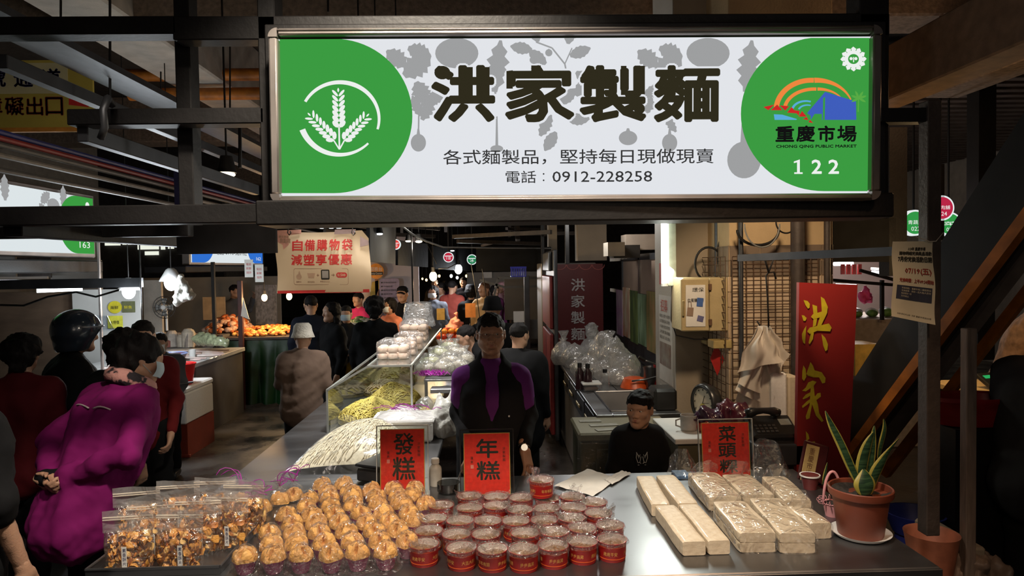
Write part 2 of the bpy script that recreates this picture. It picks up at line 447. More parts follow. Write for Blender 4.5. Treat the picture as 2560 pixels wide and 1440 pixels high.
# ------------------------------------------------------------------ setting
struct('floor', MB().b2((-9, -1.5, -.1), (9, 30, 0)), pm('wet_concrete_floor', (.045, .038, .034), .32, 0, .4, 2.2, bump=.35, bscale=14, rvar=.24))
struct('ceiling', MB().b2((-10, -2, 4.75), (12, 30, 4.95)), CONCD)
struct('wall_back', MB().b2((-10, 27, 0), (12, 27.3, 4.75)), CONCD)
struct('wall_left', MB().b2((-9.3, -1.5, 0), (-9, 27, 4.75)), PALE)
struct('wall_right', MB().b2((9, -1.5, 0), (9.3, 27, 4.75)), PALE)
# concrete ceiling beams
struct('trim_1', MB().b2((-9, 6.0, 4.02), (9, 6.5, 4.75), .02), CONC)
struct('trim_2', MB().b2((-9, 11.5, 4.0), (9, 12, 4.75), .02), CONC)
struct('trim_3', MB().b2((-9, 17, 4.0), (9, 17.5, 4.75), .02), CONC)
struct('trim_4', MB().b2((-3.65, 3.0, 4.0), (-3.02, 24, 4.75), .02), PALE)
a = A(2225, 262, 4.4)
struct('trim_5', MB().b2((a.x-.1, 2.2, a.z), (a.x+.12, 5.9, a.z+.34), .01), pm('brown_lintel', (.17, .1, .06), .8, 0, .25, 12, bump=.3))
struct('trim_6', MB().b2((a.x+1.2, 2.2, a.z+.4), (a.x+1.5, 5.9, a.z+.8), .01), CONC)
# corrugated deck seen between the beams on the right
for k, (x0, x1) in enumerate(((2.6, 8.8),)):
    m = MB()
    for i in range(40):
        y = 6.7+i*.24; m.b2((x0, y, 3.72), (x1, y+.12, 3.8))
    struct('trim_7', m, pm('corrugated_deck', (.12, .09, .075), .6, .2, .3, 6))
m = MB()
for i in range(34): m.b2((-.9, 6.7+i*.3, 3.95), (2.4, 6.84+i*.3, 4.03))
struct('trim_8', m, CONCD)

# hanging conduits above the left
def tubes(name, label, cat, specs, mat, group=None):
    for i, (p, q, r) in enumerate(specs):
        m = MB().cyl(p, q, r, n=10)
        single(name, m, mat, label[i] if isinstance(label, list) else label, cat, group, smooth='auto')
L0 = A(400, 188, 8.0); R0 = A(660, 190, 8.0)
tubes('orange_pipe', ['upper orange sprinkler pipe crossing under the ceiling left of the big sign', 'lower orange sprinkler pipe crossing under the ceiling left of the big sign'], 'pipe',
      [((-4.4, 8.0, L0.z), (2, 8.0, L0.z), .07), ((-4.1, 8.0, A(500, 235, 8).z), (2, 8, A(500, 235, 8).z), .07)], ORANGE)
t = thing('cable_tray', 'ribbed grey cable trunking running away under the ceiling at upper left', 'conduit', (A(130, 120, 4.2).x, 3, A(130, 120, 4.2).z))
for i in range(7):
    x = A(130, 120, 4.2).x-.16+i*.075
    obj('conduit', MB().b2((x, 3.0, A(130, 120, 4.2).z-.02*i), (x+.045, 8.5, A(130, 120, 4.2).z-.02*i+.04)), GREYM, t)
for i, (py, c, l) in enumerate(((330, (.02, .03, .16), 'blue'), (345, (.25, .02, .02), 'dark red'), (362, (.1, .09, .08), 'grey brown'), (388, (.2, .17, .14), 'pale grey'), (425, (.1, .09, .08), 'thin brown'))):
    p = A(0, py, 4.4); q = Vector((p.x, 13, p.z))
    single('service_pipe', MB().cyl(p-Vector((0, 1.5, 0)), q, .018, n=8), pm('pipe_'+l, c, .5), l+' service pipe receding under the ceiling above the fish stall sign', 'pipe', smooth='auto')
# hanging rods
for i, (px, Y, y0, y1) in enumerate(((152, 5.2, 0, 150), (275, 4.6, 0, 300), (575, 6.5, 0, 270), (402, 7.5, 100, 260), (600, 3.2, 300, 420), (820, 5, -10, 30))):
    single('hanger_rod', MB().cyl(A(px, y0, Y), A(px, y1, Y), .008, n=6), BLK, ['thin rod hanging at the far upper left', 'thick hanger rod above the bracket left of the big sign', 'thin hanger rod crossing the orange pipes', 'short rod beside the cable trunking', 'thin rod above the small round spotlight', 'short rod above the top beam of the big sign'][i], 'rod')

# ------------------------------------------------------------------ black steel stall frame around the big sign
YS = 2.40
fr = thing('stall_gantry', 'black steel frame of posts and beams carrying the big lit sign', 'frame', (0, YS+.1, 0))
def fbeam(n, x0, y0, x1, y1, Y=YS+.06, d=.08, mat=BLK):
    p = A(x0, y0, Y); q = A(x1, y1, Y)
    o = obj(n, MB().b2((p.x, Y, min(p.z, q.z)), (q.x, Y+d, max(p.z, q.z)), .004), mat, fr); return o
zt = A(1400, 45, YS).z
fbeam('beam', -260, 42, 440, 84)
fbeam('beam', 430, 40, 2225, 90)
fbeam('beam', 165, 272, 660, 308)
fbeam('beam', -260, 520, 660, 556)
p = A(652, 505, YS); q = A(2212, 545, YS)
obj('beam', MB().b2((p.x, YS-.06, q.z), (q.x, YS+.16, p.z), .006), BLK, fr)
fbeam('post', 430, -60, 487, 560, YS+.15)
fbeam('post', 640, -60, 700, 556, YS+.06, .1)
fbeam('post', 2150, -60, 2223, 545, YS+.06, .1)
fbeam('back_panel', 660, 60, 2215, 505, YS+.05, .02)
p = A(2294, 285, YS); q = A(2352, 1412, YS)
obj('post', MB().b2((A(2317, 1300, YS).x, YS, .85), (A(2351, 1300, YS).x, YS+.056, p.z+.05), .003), BROWNM, fr)
p = A(2205, 268, YS); q = A(2352, 302, YS)
obj('beam', MB().b2((p.x, YS+.01, q.z), (q.x, YS+.07, p.z), .003), BLK, fr)
# receding members
def dbeam(n, px, py, Ya, Yb, w_, h, mat=BLK, parent=fr):
    p = A(px, py, Ya); return obj(n, MB().b2((p.x-w_/2, Ya, p.z-h), (p.x+w_/2, Yb, p.z), .003), mat, parent)
dbeam('side_beam', 0, 135, 2.5, 5.9, .05, .05, GREYM)
dbeam('side_beam', 205, 312, 2.5, 4.3, .04, .06, GREYM)
dbeam('side_beam', 30, 556, 2.5, 4.2, .07, .05)
# crossing lower beam on the left and its dark apron
p = A(440, 560, 3.4); q = A(690, 632, 3.4)
obj('apron', MB().b2((p.x, 3.4, q.z), (q.x, 3.43, p.z)), BLK2, fr)
p = A(-200, 562, 3.0); q = A(470, 590, 3.0)
obj('beam', MB().b2((p.x, 3.0, q.z), (q.x, 3.06, p.z), .003), BLK, fr)
p = A(1850, 640, 3.9); q = A(2235, 655, 2.9)
obj('side_beam', MB().beam(A(1850, 645, 3.6), A(2240, 628, 2.6), .03, .035), GREYM, fr)
# bracket strap on the left beam
m = MB().tube([A(252, 345, 2.39), A(262, 318, 2.37), A(258, 275, 2.37), A(270, 245, 2.39), A(280, 262, 2.44)], .013, 6)
single('bracket_strap', m, GREYM, 'bent grey metal strap hooked over the beam left of the big sign', 'bracket', smooth=True)
# navy panel by the spotlight
p = A(433, 400, 4.3); q = A(486, 520, 4.3)
single('navy_panel', MB().b2((p.x, 4.3, q.z), (q.x, 4.4, p.z)), pm('navy_panel', (.02, .02, .07), .5), 'dark navy panel with a pale edge behind the left post', 'panel')

# ------------------------------------------------------------------ stair at the right: two stringers with orange flanges
st = thing('staircase', 'steel staircase with dark stringers and orange flanges rising at the right', 'staircase', A(2130, 1110, 3.9))
def slab(pts, th=.03):
    """pts: (px,py,Y) corners -> thick plate"""
    P = [A(*p) for p in pts]; n = (P[1]-P[0]).cross(P[2]-P[0]).normalized()*th; k = len(P)
    return MB().add(P+[x+n for x in P], [tuple(range(k))[::-1], tuple(range(k, 2*k))]+[(i, (i+1) % k, k+(i+1) % k, k+i) for i in range(k)])
DK = pm('dark_stringer', (.012, .011, .011), .5, .2, .3, 8)
obj('stringer', slab([(2110, 985, 3.9), (2600, 218, 2.9), (2600, 480, 2.9), (2110, 1130, 3.9)]), DK, st)
obj('flange', slab([(2110, 1128, 3.86), (2600, 462, 2.86), (2600, 512, 2.86), (2110, 1160, 3.86)], .06), ORANGE, st)
obj('soffit', slab([(2112, 1162, 3.95), (2600, 514, 2.95), (2600, 600, 3.7), (2160, 1165, 4.6)], .02), BROWNM, st)
obj('soffit_rib', slab([(2130, 1180, 4.3), (2600, 575, 3.2), (2600, 630, 3.25), (2160, 1200, 4.35)], .05), pm('grey_brown_steel', (.15, .125, .11), .55, .1, .2, 10), st)
obj('flange', slab([(2195, 1180, 4.6), (2600, 660, 3.7), (2600, 702, 3.7), (2215, 1195, 4.6)], .05), ORANGE, st)
# thin brown post in front of the stair foot
p = A(2418, 822, 2.7); q = A(2444, 822, 2.7)
m = MB().b2((p.x, 2.7, 0), (q.x, 2.742, p.z), .003)
single('timber_post', m, pm('worn_timber', (.2, .15, .12), .7, 0, .25, 14, stretch=(4, 4, .6)), 'worn pale brown square post with a cut top right of the stall', 'post')
for i, (px, y0, y1, Y, w_) in enumerate(((2470, 160, 900, 6.5, .17), (2246, 318, 690, 5.2, .14), (2345, 410, 600, 6.0, .12))):
    p = A(px, y0, Y); q = A(px, y1, Y)
    single('stair_post', MB().b2((p.x-w_/2, Y, q.z), (p.x+w_/2, Y+w_, p.z)), BLK, ['dark post hanging behind the staircase', 'dark post between the big sign and the round stall signs', 'short dark post beside the red round sign'][i], 'post')
# ------------------------------------------------------------------ the big lit sign
def gem(n, c, s=1.): return em(n, c, s)
SW = gem('sign_white', (.80, .82, .86), .95); SG = gem('sign_green', (.05, .37, .06), .88); SGREY = gem('sign_grey', (.34, .345, .35), 1.)
SINK = gem('sign_ink', (.028, .024, .012), 1.); SBLK = gem('sign_text_ink', (.035, .035, .035), 1.)
sign = thing('stall_sign', 'long lit signboard with green ends above the noodle and rice cake stall', 'sign', (A(1440, 505, YS).x, YS, A(1440, 505, YS).z))
_ax = CR @ Vector((0, 0, -1)); RS = Matrix.Rotation(-math.atan2(_ax.x, _ax.y), 3, 'Z') @ Matrix.Rotation(.0105, 3, 'Y')
PV = A(1440, 290, YS-.05); RSi = RS.inverted(); CS = PV+RSi @ (CAM-PV)      # the board hangs a touch askew in its frame
def AS(px, py, Y): r = RSi @ ray(px, py); return CS+r*((Y-CS.y)/r.y)
_b = sign.location.copy(); sign.location = PV+RS @ (_b-PV); sign.rotation_euler = RS.to_euler()
tl = AS(668, 68, YS-.085); br = AS(2204, 499, YS-.085)
XL, XR, ZT, ZB = tl.x, br.x, tl.z, br.z
YF = YS-.05
m = MB()
fw = .030; ZTf = AS(1440, 95, YF).z; ZBf = AS(1440, 485, YF).z; zr1 = AS(1440, 84, YF-.03).z; zr0 = AS(1440, 486, YF-.03).z
def rail(m, a, b): m.b2(a, b, .006)
rail(m, (XL+.03, YF-.03, zr1), (XR-.03, YF+.05, ZT)); rail(m, (XL+.03, YF-.035, ZT-.012), (XR-.03, YF, ZT-.004))
rail(m, (XL+.03, YF-.03, ZB), (XR-.03, YF+.05, zr0)); rail(m, (XL+.03, YF-.036, ZB+.003), (XR-.03, YF, ZB+.013))
rail(m, (XL, YF-.03, ZB+.03), (XL+fw, YF+.05, ZT-.03)); rail(m, (XR-fw, YF-.03, ZB+.03), (XR, YF+.05, ZT-.03))
obj('sign_frame', m, ALU, sign, 'auto')
for cx, cz, a in ((XL+.03, ZT-.03, PI/2), (XR-.03, ZT-.03, 0), (XL+.03, ZB+.03, PI), (XR-.03, ZB+.03, 3*PI/2)):
    P = [(0, 0)]+[(.0305*math.cos(a+PI/2*i/6), .0305*math.sin(a+PI/2*i/6)) for i in range(7)]
    obj('corner_cap', MB().plate(P, (cx, YF-.031, cz), (1, 0, 0), (0, 0, 1), .07), ALU, sign)
obj('inner_strip', MB().b2((XL+.03, YF-.003, ZTf), (XR-.03, YF+.03, zr1+.004)), pm('dark_green_strip', (.01, .035, .008), .6), sign)
FY = YF+.0
obj('face_panel', MB().b2((XL+.02, FY, ZBf-.006), (XR-.02, FY+.02, ZTf+.003)), SW, sign)
O = Vector((0, FY, 0)); U = Vector((1, 0, 0)); V = Vector((0, 0, 1))
def sp(px, py, Y=FY): q = AS(px, min(485, max(95, py)), Y); return (q.x, q.z)
def poly(m, pts, lift=.001): return m.plate([sp(*p) for p in pts], (0, FY-lift, 0), U, V)
def prect(m, s, x0, y0, x1, y1, bold, lift=.002, res=2):
    c = sp((x0+x1)/2, (y0+y1)/2); a = sp(x0, (y0+y1)/2); b = sp(x1, (y0+y1)/2); d = sp((x0+x1)/2, y0); e = sp((x0+x1)/2, y1)
    bold = bold*abs(d[1]-e[1]) if bold else 0
    n = 1 if bold == 0 else (6 if bold < .002 else 16)
    for i in range(n):
        dx, dz = (0, 0) if n == 1 else (bold*math.cos(2*PI*(i+.5)/n), bold*math.sin(2*PI*(i+.5)/n))
        put(m, s, (0, FY-lift-i*.00002, 0), U, V, (a[0]+bold+dx, e[1]+bold+dz, b[0]-bold+dx, d[1]-bold+dz), 0, res)
m = MB()
P = [(690, 97)]+[(835+196*math.cos(t), 290-193*math.sin(t)) for t in [PI/2-PI*i/40 for i in range(41)]]+[(692, 483)]
m.plate([(max(x, XL+.03), z) for x, z in [sp(*p) for p in P]], (0, FY-.0008, 0), U, V)
obj('green_end', m, SG, sign)
m = MB()
P = [(2184, 92)]+[(2060+208*math.cos(t), 285-193*math.sin(t)) for t in [PI/2+PI*i/40 for i in range(41)]]+[(2184, 478)]
m.plate([(min(x, XR-.03), z) for x, z in [sp(*p) for p in P]], (0, FY-.0008, 0), U, V)
obj('green_end', m, SG, sign)
# vegetable silhouettes printed in grey
m = MB()
rv = random.Random(3)
def leaf(cx, cy, L, W, ang, jag=.18, n=11):
    P = []
    for sd in (1, -1):
        for i in range(n):
            t = i/(n-1) if sd > 0 else 1-i/(n-1)
            w_ = W*math.sin(PI*min(1, t*.93+.05))**.8*(1+jag*(-1 if i % 2 else 1))
            x = sd*w_; y = t*L; ca, sa = math.cos(ang), math.sin(ang)
            P.append((cx+x*ca-y*sa, cy-(x*sa+y*ca)))
    return P
def onion(cx, cy, r, ry=None, neck=.25, up=1):
    ry = ry or r*.8; P = []
    for i in range(26):
        t = PI/2+.22+(2*PI-.44)*i/25; P.append((cx+r*math.cos(t), cy-up*ry*math.sin(t)))
    P += [(cx+r*.12, cy-up*ry*(1+neck)), (cx-r*.12, cy-up*ry*(1+neck))]
    return P
def stroke(m, pts, w_):
    for (x0, y0), (x1, y1) in zip(pts, pts[1:]):
        d = math.hypot(x1-x0, y1-y0) or 1; nx, ny = -(y1-y0)/d*w_/2, (x1-x0)/d*w_/2
        poly(m, [(x0+nx, y0+ny), (x1+nx, y1+ny), (x1-nx, y1-ny), (x0-nx, y0-ny)], .0005)
for ox in (0, 628):
    for q in (leaf(1010+ox, 190, 85, 28, -.9), leaf(1015+ox, 165, 62, 22, .9), leaf(1040+ox, 205, 60, 22, 3.6), leaf(1020+ox, 120, 60, 20, -1.9), onion(1142+ox, 133, 54, 38, .22),
              leaf(1236+ox, 230, 130, 24, -.12, .28), leaf(1055+ox, 300, 62, 17, -.45, .25), leaf(1052+ox, 290, 55, 13, .4), onion(1046+ox, 357, 19, 22, .6), leaf(1075+ox, 260, 50, 18, -.7)):
        poly(m, q, .0006)
    stroke(m, [(1046+ox, 345), (1047+ox, 290), (1062+ox, 225)], 4)
    stroke(m, [(1238+ox, 235), (1241+ox, 190), (1250+ox, 110)], 5)
for cx, cy, a_ in ((1330, 125, 1.4), (1420, 110, -.2), (1425, 140, -1.2), (1365, 160, .9), (1345, 105, .3), (1440, 180, -2.2), (1400, 260, -.8), (1420, 300, -1.5), (1390, 330, 2.6), (1610, 240, -1.1), (1600, 290, -.6), (1440, 240, -.6), (1640, 270, 1.1)):
    poly(m, leaf(cx, cy, 55, 15, a_, .08), .0006)
stroke(m, [(1340, 105), (1380, 120), (1412, 160), (1420, 200), (1400, 260)], 4); stroke(m, [(1430, 120), (1412, 160)], 3)
for q in (onion(1335, 150, 11, 10, .1), onion(1372, 132, 9, 9, .1), onion(1570, 345, 23, 18, .35), onion(1242, 372, 16, 9, 8), onion(1860, 400, 42, 46, 1.4), leaf(1905, 190, 70, 18, -1.2), leaf(1350, 340, 60, 14, -.5), leaf(1690, 330, 50, 10, .6)):
    poly(m, q, .0006)
obj('vegetable_print', m, SGREY, sign)
m = MB()
for s_, x0, x1 in (('洪', 1078, 1238), ('家', 1262, 1436), ('製', 1448, 1616), ('麵', 1634, 1800)):
    prect(m, s_, x0-5, 158, x1+5, 312, .075, .0012)
obj('lettering_halo', m, SW, sign)
m = MB()
for s_, x0, x1 in (('洪', 1078, 1238), ('家', 1262, 1436), ('製', 1448, 1616), ('麵', 1634, 1800)):
    prect(m, s_, x0, 163, x1, 306, .036, .0016)
# the blobs and flared strokes of the display face
for q in (circ(1106, 182, 20, 18, 17), [(1160, 168), (1182, 168), (1182, 245), (1160, 245)], [(1200, 168), (1224, 168), (1224, 245), (1200, 245)], [(1266, 178), (1282, 176), (1282, 222), (1266, 222)],
          [(1328, 164), (1352, 164), (1352, 182), (1328, 182)], circ(1598, 272, 14, 16), [(1552, 165), (1566, 165), (1566, 238), (1552, 238)], [(1596, 165), (1612, 165), (1612, 236), (1596, 236)]):
    poly(m, q, .0019)
obj('lettering', m, SINK, sign)
m = MB(); prect(m, '各式麵製品，堅持每日現做現賣', 1108, 373, 1784, 411, .006)
obj('lettering', m, SBLK, sign)
m = MB(); prect(m, '電話', 1264, 427, 1340, 458, .006); prect(m, '0912-228258', 1381, 428, 1630, 455, .006)
poly(m, circ(1359, 435, 2.2, 8), .002); poly(m, circ(1359, 451, 2.2, 8), .002)
obj('lettering', m, SBLK, sign)
m = MB(); prect(m, '重', 1938, 315, 1985, 355, .035); prect(m, '慶', 1990, 314, 2037, 355, .03); prect(m, '市', 2044, 314, 2087, 355, .035); prect(m, '場', 2092, 314, 2141, 355, .03); prect(m, 'CHONG QING PUBLIC MARKET', 1940, 362, 2141, 371, .04)
obj('lettering', m, gem('logo_black', (.006, .006, .006)), sign)
m = MB(); poly(m, [(1990, 402), (1998, 399), (1999, 399), (1999, 431), (2006, 431), (2006, 435), (1985, 435), (1985, 431), (1992, 431), (1992, 406), (1984, 408), (1984, 404)], .002); prect(m, '2', 2028, 399, 2054, 435, .03); prect(m, '2', 2070, 399, 2097, 435, .03)
# wheat emblem and swooshes, all white
def arc(m, cx, cy, rx, ry, a0, a1, w0, w1, n=26):
    P = []; Q = []
    for i in range(n):
        t = i/(n-1); a_ = a0+(a1-a0)*t; w_ = w0+(w1-w0)*t
        P.append((cx+(rx+w_/2)*math.cos(a_), cy-(ry+w_/2)*math.sin(a_))); Q.append((cx+(rx-w_/2)*math.cos(a_), cy-(ry-w_/2)*math.sin(a_)))
    for i in range(n-1): poly(m, [P[i], P[i+1], Q[i+1], Q[i]], .002)
arc(m, 850, 298, 98, 92, 2.65, 1.2, 7, 11); arc(m, 850, 298, 98, 92, 1.2, -.28, 11, 6)
arc(m, 850, 290, 100, 97, 3.5, 4.4, 15, 11); arc(m, 850, 290, 100, 97, 4.4, 5.5, 11, 5)
def ear(m, bx, by, tx, ty, n, W):
    dx, dy = tx-bx, ty-by; L = math.hypot(dx, dy); ux, uy = dx/L, dy/L; px_, py_ = -uy, ux
    for i in range(n):
        t = i/n; wv = W*(1-.55*t)
        for sd in (1, -1):
            cx = bx+dx*t; cy = by+dy*t; gl = L/n*1.35
            ax_, ay_ = ux*.75+sd*px_*.66, uy*.75+sd*py_*.66
            l_ = math.hypot(ax_, ay_); ax_, ay_ = ax_/l_, ay_/l_
            q = []
            for k in range(9):
                a_ = 2*PI*k/9; q.append((cx+sd*px_*1.3+ax_*(gl*.6+gl*.62*math.cos(a_))-ay_*wv*.33*math.sin(a_), cy+sd*py_*1.3+ay_*(gl*.6+gl*.62*math.cos(a_))+ax_*wv*.33*math.sin(a_)))
            poly(m, q, .002)
    poly(m, leaf(tx-dx*.03, ty-dy*.03, L*.12, W*.12, math.atan2(-ux, -uy)*1., 0), .002)
ear(m, 848, 318, 846, 228, 7, 20); ear(m, 836, 350, 775, 288, 7, 17); ear(m, 861, 350, 918, 290, 7, 17)
stroke_w = lambda pts, w_: [poly(m, [(x0-w_/2, y0), (x0+w_/2, y0), (x1+w_/2, y1), (x1-w_/2, y1)], .002) for (x0, y0), (x1, y1) in zip(pts, pts[1:])]
stroke_w([(848, 318), (849, 374)], 4); stroke_w([(834, 350), (849, 374)], 4); stroke_w([(862, 350), (849, 374)], 4)
# sun emblem
arc(m, 2133, 148, 18, 17, 0, 2*PI, 9, 9, 30)
for i in range(12):
    a_ = 2*PI*i/12; q = [(2133+21*math.cos(a_-.2), 148-20*math.sin(a_-.2)), (2133+27*math.cos(a_-.28), 148-26*math.sin(a_-.28)), (2133+33*math.cos(a_+.02), 148-31*math.sin(a_+.02)), (2133+29*math.cos(a_+.2), 148-27*math.sin(a_+.2)), (2133+21*math.cos(a_+.22), 148-20*math.sin(a_+.22))]
    poly(m, q, .002)
poly(m, circ(2127, 147, 4, 10), .002); poly(m, circ(2139, 147, 4, 10), .002); poly(m, [(2132, 143), (2134.5, 143), (2134.5, 156), (2132, 156)], .002)
obj('emblem', m, gem('sign_white_print', (.85, .87, .85)), sign)
m = MB(); arc(m, 2028, 275, 88, 74, 3.05, 1.5, 13, 12); arc(m, 2040, 275, 92, 74, 1.62, .35, 13, 3); arc(m, 2035, 275, 74, 52, 3.0, 1.5, 9, 8); arc(m, 2045, 275, 70, 52, 1.6, .5, 8, 2)
obj('emblem', m, gem('logo_orange', (.85, .24, .05)), sign)
m = MB(); poly(m, [(2017, 283), (2062, 230), (2139, 254), (2140, 300), (2054, 300), (2054, 285), (2036, 285), (2026, 300), (2026, 290)], .0022)
obj('emblem', m, gem('logo_blue', (.05, .11, .5)), sign)
m = MB(); poly(m, [(2057, 246), (2062, 243), (2061, 300), (2056, 300)], .0026)
obj('emblem', m, SG, sign)
m = MB()
for q in ([(1908, 268), (1935, 262), (1920, 276)], [(1926, 276), (1942, 262), (1955, 276)], [(1948, 264), (1972, 266), (1962, 277)], [(1967, 282), (1978, 268), (1992, 284)], [(1984, 276), (1998, 278), (1996, 290)], [(1996, 292), (2004, 278), (2016, 292)], [(2006, 298), (2016, 293), (2020, 301)], [(2020, 306), (2024, 300), (2032, 308)]): poly(m, q, .003)
obj('emblem', m, gem('logo_red', (.6, .02, .02)), sign)
m = MB(); arc(m, 2014, 277, 34, 24, 2.9, 1.2, 6, 4); arc(m, 2018, 277, 22, 14, 2.9, 1.2, 5, 3); poly(m, [(1934, 286), (1955, 287), (1992, 298), (1990, 300), (1936, 300)], .0022)
obj('emblem', m, gem('logo_light_blue', (.1, .4, .7)), sign)
m = MB()
for a_ in (.3, 1., 2., 2.8, 3.6, -.5): poly(m, leaf(2146, 246, 20, 3, a_-PI/2, 0), .0024)
poly(m, [(2144, 246), (2147, 246), (2146, 280), (2143, 280)], .0024)
obj('emblem', m, gem('logo_palm', (.1, .4, .06)), sign)
# ------------------------------------------------------------------ counter
ZC = .85
FRY = Zp(1560, 1441, ZC).y; RX = Zp(2352, 1418, ZC).x
BKY = Zp(1500, 1184, ZC).y
CT = thing('counter', 'long stainless steel counter bending round the stall, covered with packed cakes', 'counter', (0, 3, 0))
obj('worktop', MB().b2((-1.28, FRY, ZC-.035), (RX, BKY, ZC), .004), STEEL, CT)
obj('worktop', MB().b2((-1.28, BKY+.001, ZC-.035), (-.3, 7.6, ZC-.001), .004), STEEL, CT)
obj('front_rim', MB().b2((-1.28, FRY-.012, ZC-.09), (RX, FRY-.001, ZC-.002), .002), STEEL, CT)
obj('front_panel', MB().b2((-1.2, FRY+.05, .08), (RX-.04, FRY+.08, ZC-.036)), STEEL, CT)
obj('side_panel', MB().b2((-1.22, FRY+.09, .08), (-1.19, 7.5, ZC-.036)), STEEL, CT)
obj('side_panel', MB().b2((RX-.06, FRY+.09, .08), (RX-.03, BKY-.03, ZC-.036)), STEEL, CT)
for x, y in ((-1.15, FRY+.15), (RX-.12, FRY+.15), (RX-.12, BKY-.1), (-1.15, 7.4), (-.36, 7.4), (-.36, 4)):
    obj('leg', MB().b2((x-.02, y-.02, 0), (x+.02, y+.02, ZC-.036)), BROWNM, CT)

# ---------------- golden rice cakes in magenta cups
CAKE = pm('golden_cake', (.80, .45, .14), .6, 0, .18, 30, bump=.7, bscale=70, col2=(.58, .28, .08))
MAG = pm('magenta_cup', (.38, .02, .14), .4, 0, .1, 10)
FILMC = film('cake_film', (.985, .975, .975), .13, .16, 55, 1., .03)
def cake_mesh(sd):
    r = random.Random(sd); nl = r.choice((3, 4, 4)); ph = r.random()*6; r2 = np.random.RandomState(sd)
    tl = [r.uniform(.85, 1.15) for _ in range(nl)]
    def fn(u, v):
        t = u*2*PI; k = (t+ph)/(2*PI)*nl; d = abs((k % 1)-.5)*2         # 1 on a crack
        rr = v**.8; crack = max(0, d-.55)/.45
        z = .040*math.sqrt(max(0, 1-rr**2.2))*(1-.85*crack*(1-rr*.55))*(1+.22*(1-crack)*(1-rr))*tl[int(k) % nl]
        R_ = .041*rr*(1+.10*(1-crack)*math.sin(PI*min(1, rr)))
        if rr > .55: z += .004*(1-crack)
        return Vector((R_*math.cos(t), R_*math.sin(t), .043+z))
    return crumple(MB().grid(fn, 44, 13, True), .0032, sd, 70)
def film_mesh(sd, R, z0, z1, skirt=.018, amp=.006, fn_r=None):
    r = random.Random(sd)
    prof = [(0, z1), (R*.35, z1*.995), (R*.7, z1-.15*(z1-z0)), (R*.98, z1-.42*(z1-z0)), (R*1.04, z0+.35*(z1-z0)), (R*.98, z0+.12*(z1-z0)), (R+skirt*.6, z0+.006), (R+skirt, z0+.003)]
    def fn(u, v):
        k = v*(len(prof)-1); i = min(int(k), len(prof)-2); f = k-i
        rr = prof[i][0]*(1-f)+prof[i+1][0]*f; z = prof[i][1]*(1-f)+prof[i+1][1]*f; t = u*2*PI
        return Vector((rr*math.cos(t), rr*math.sin(t), z))
    m = crumple(MB().grid(fn, 30, 17, True), amp, sd+50, 75); m.v = [(x, y, max(z, .003)) for x, y, z in m.v]; return m
protos = []
for k in range(5):
    t = thing('rice_cake', 'x', 'cake', (0, 0, 0), 0, 'golden rice cakes in magenta cups')
    obj('cup', MB().lathe([(0, .001), (.024, .001), (.026, .003), (.038, .046), (.0395, .046), (.0395, .043)], 22), MAG, t, 'auto')
    obj('cake', cake_mesh(k), CAKE, t, True)
    obj('film_wrap', film_mesh(k, .045, .0, .094, .014, .0075), FILMC, t)
    protos.append(t)
rows = 9; r0 = random.Random(11); cnt = 0
RN = ['nearest', 'second', 'third', 'fourth', 'fifth', 'sixth', 'seventh', 'eighth', 'farthest']
for j in range(rows):
    y = FRY+.105+j*.092; n = 6 if j < 6 else 5
    for i in range(n):
        x = -.83+i*.0935+(.047 if j % 2 else 0)+r0.uniform(-.006, .006)+.007*j*(1 if j < 6 else 1.4)
        yy = y+r0.uniform(-.006, .006)
        if yy > 2.99 and x > -.62: continue
        dup(protos[cnt % 5], (x, yy, ZC), r0.uniform(0, 6.3), 'golden split rice cake in magenta cup, %s from the left in the %s row' % (ordinal(i), RN[j])); cnt += 1
# a few perched on top at the back
for i, (px, py) in enumerate(((882, 1216), (1030, 1222), (1000, 1236))):
    p = Zp(px, py, ZC+.09)
    dup(protos[i], (p.x, min(p.y, 2.93), ZC+.004 if i else ZC+.004), i, ['golden rice cake at the very back, peak of the heap', 'golden rice cake pressed against the foot of the left red board', 'golden rice cake just before the left red board'][i])
for t in protos: kill(t)

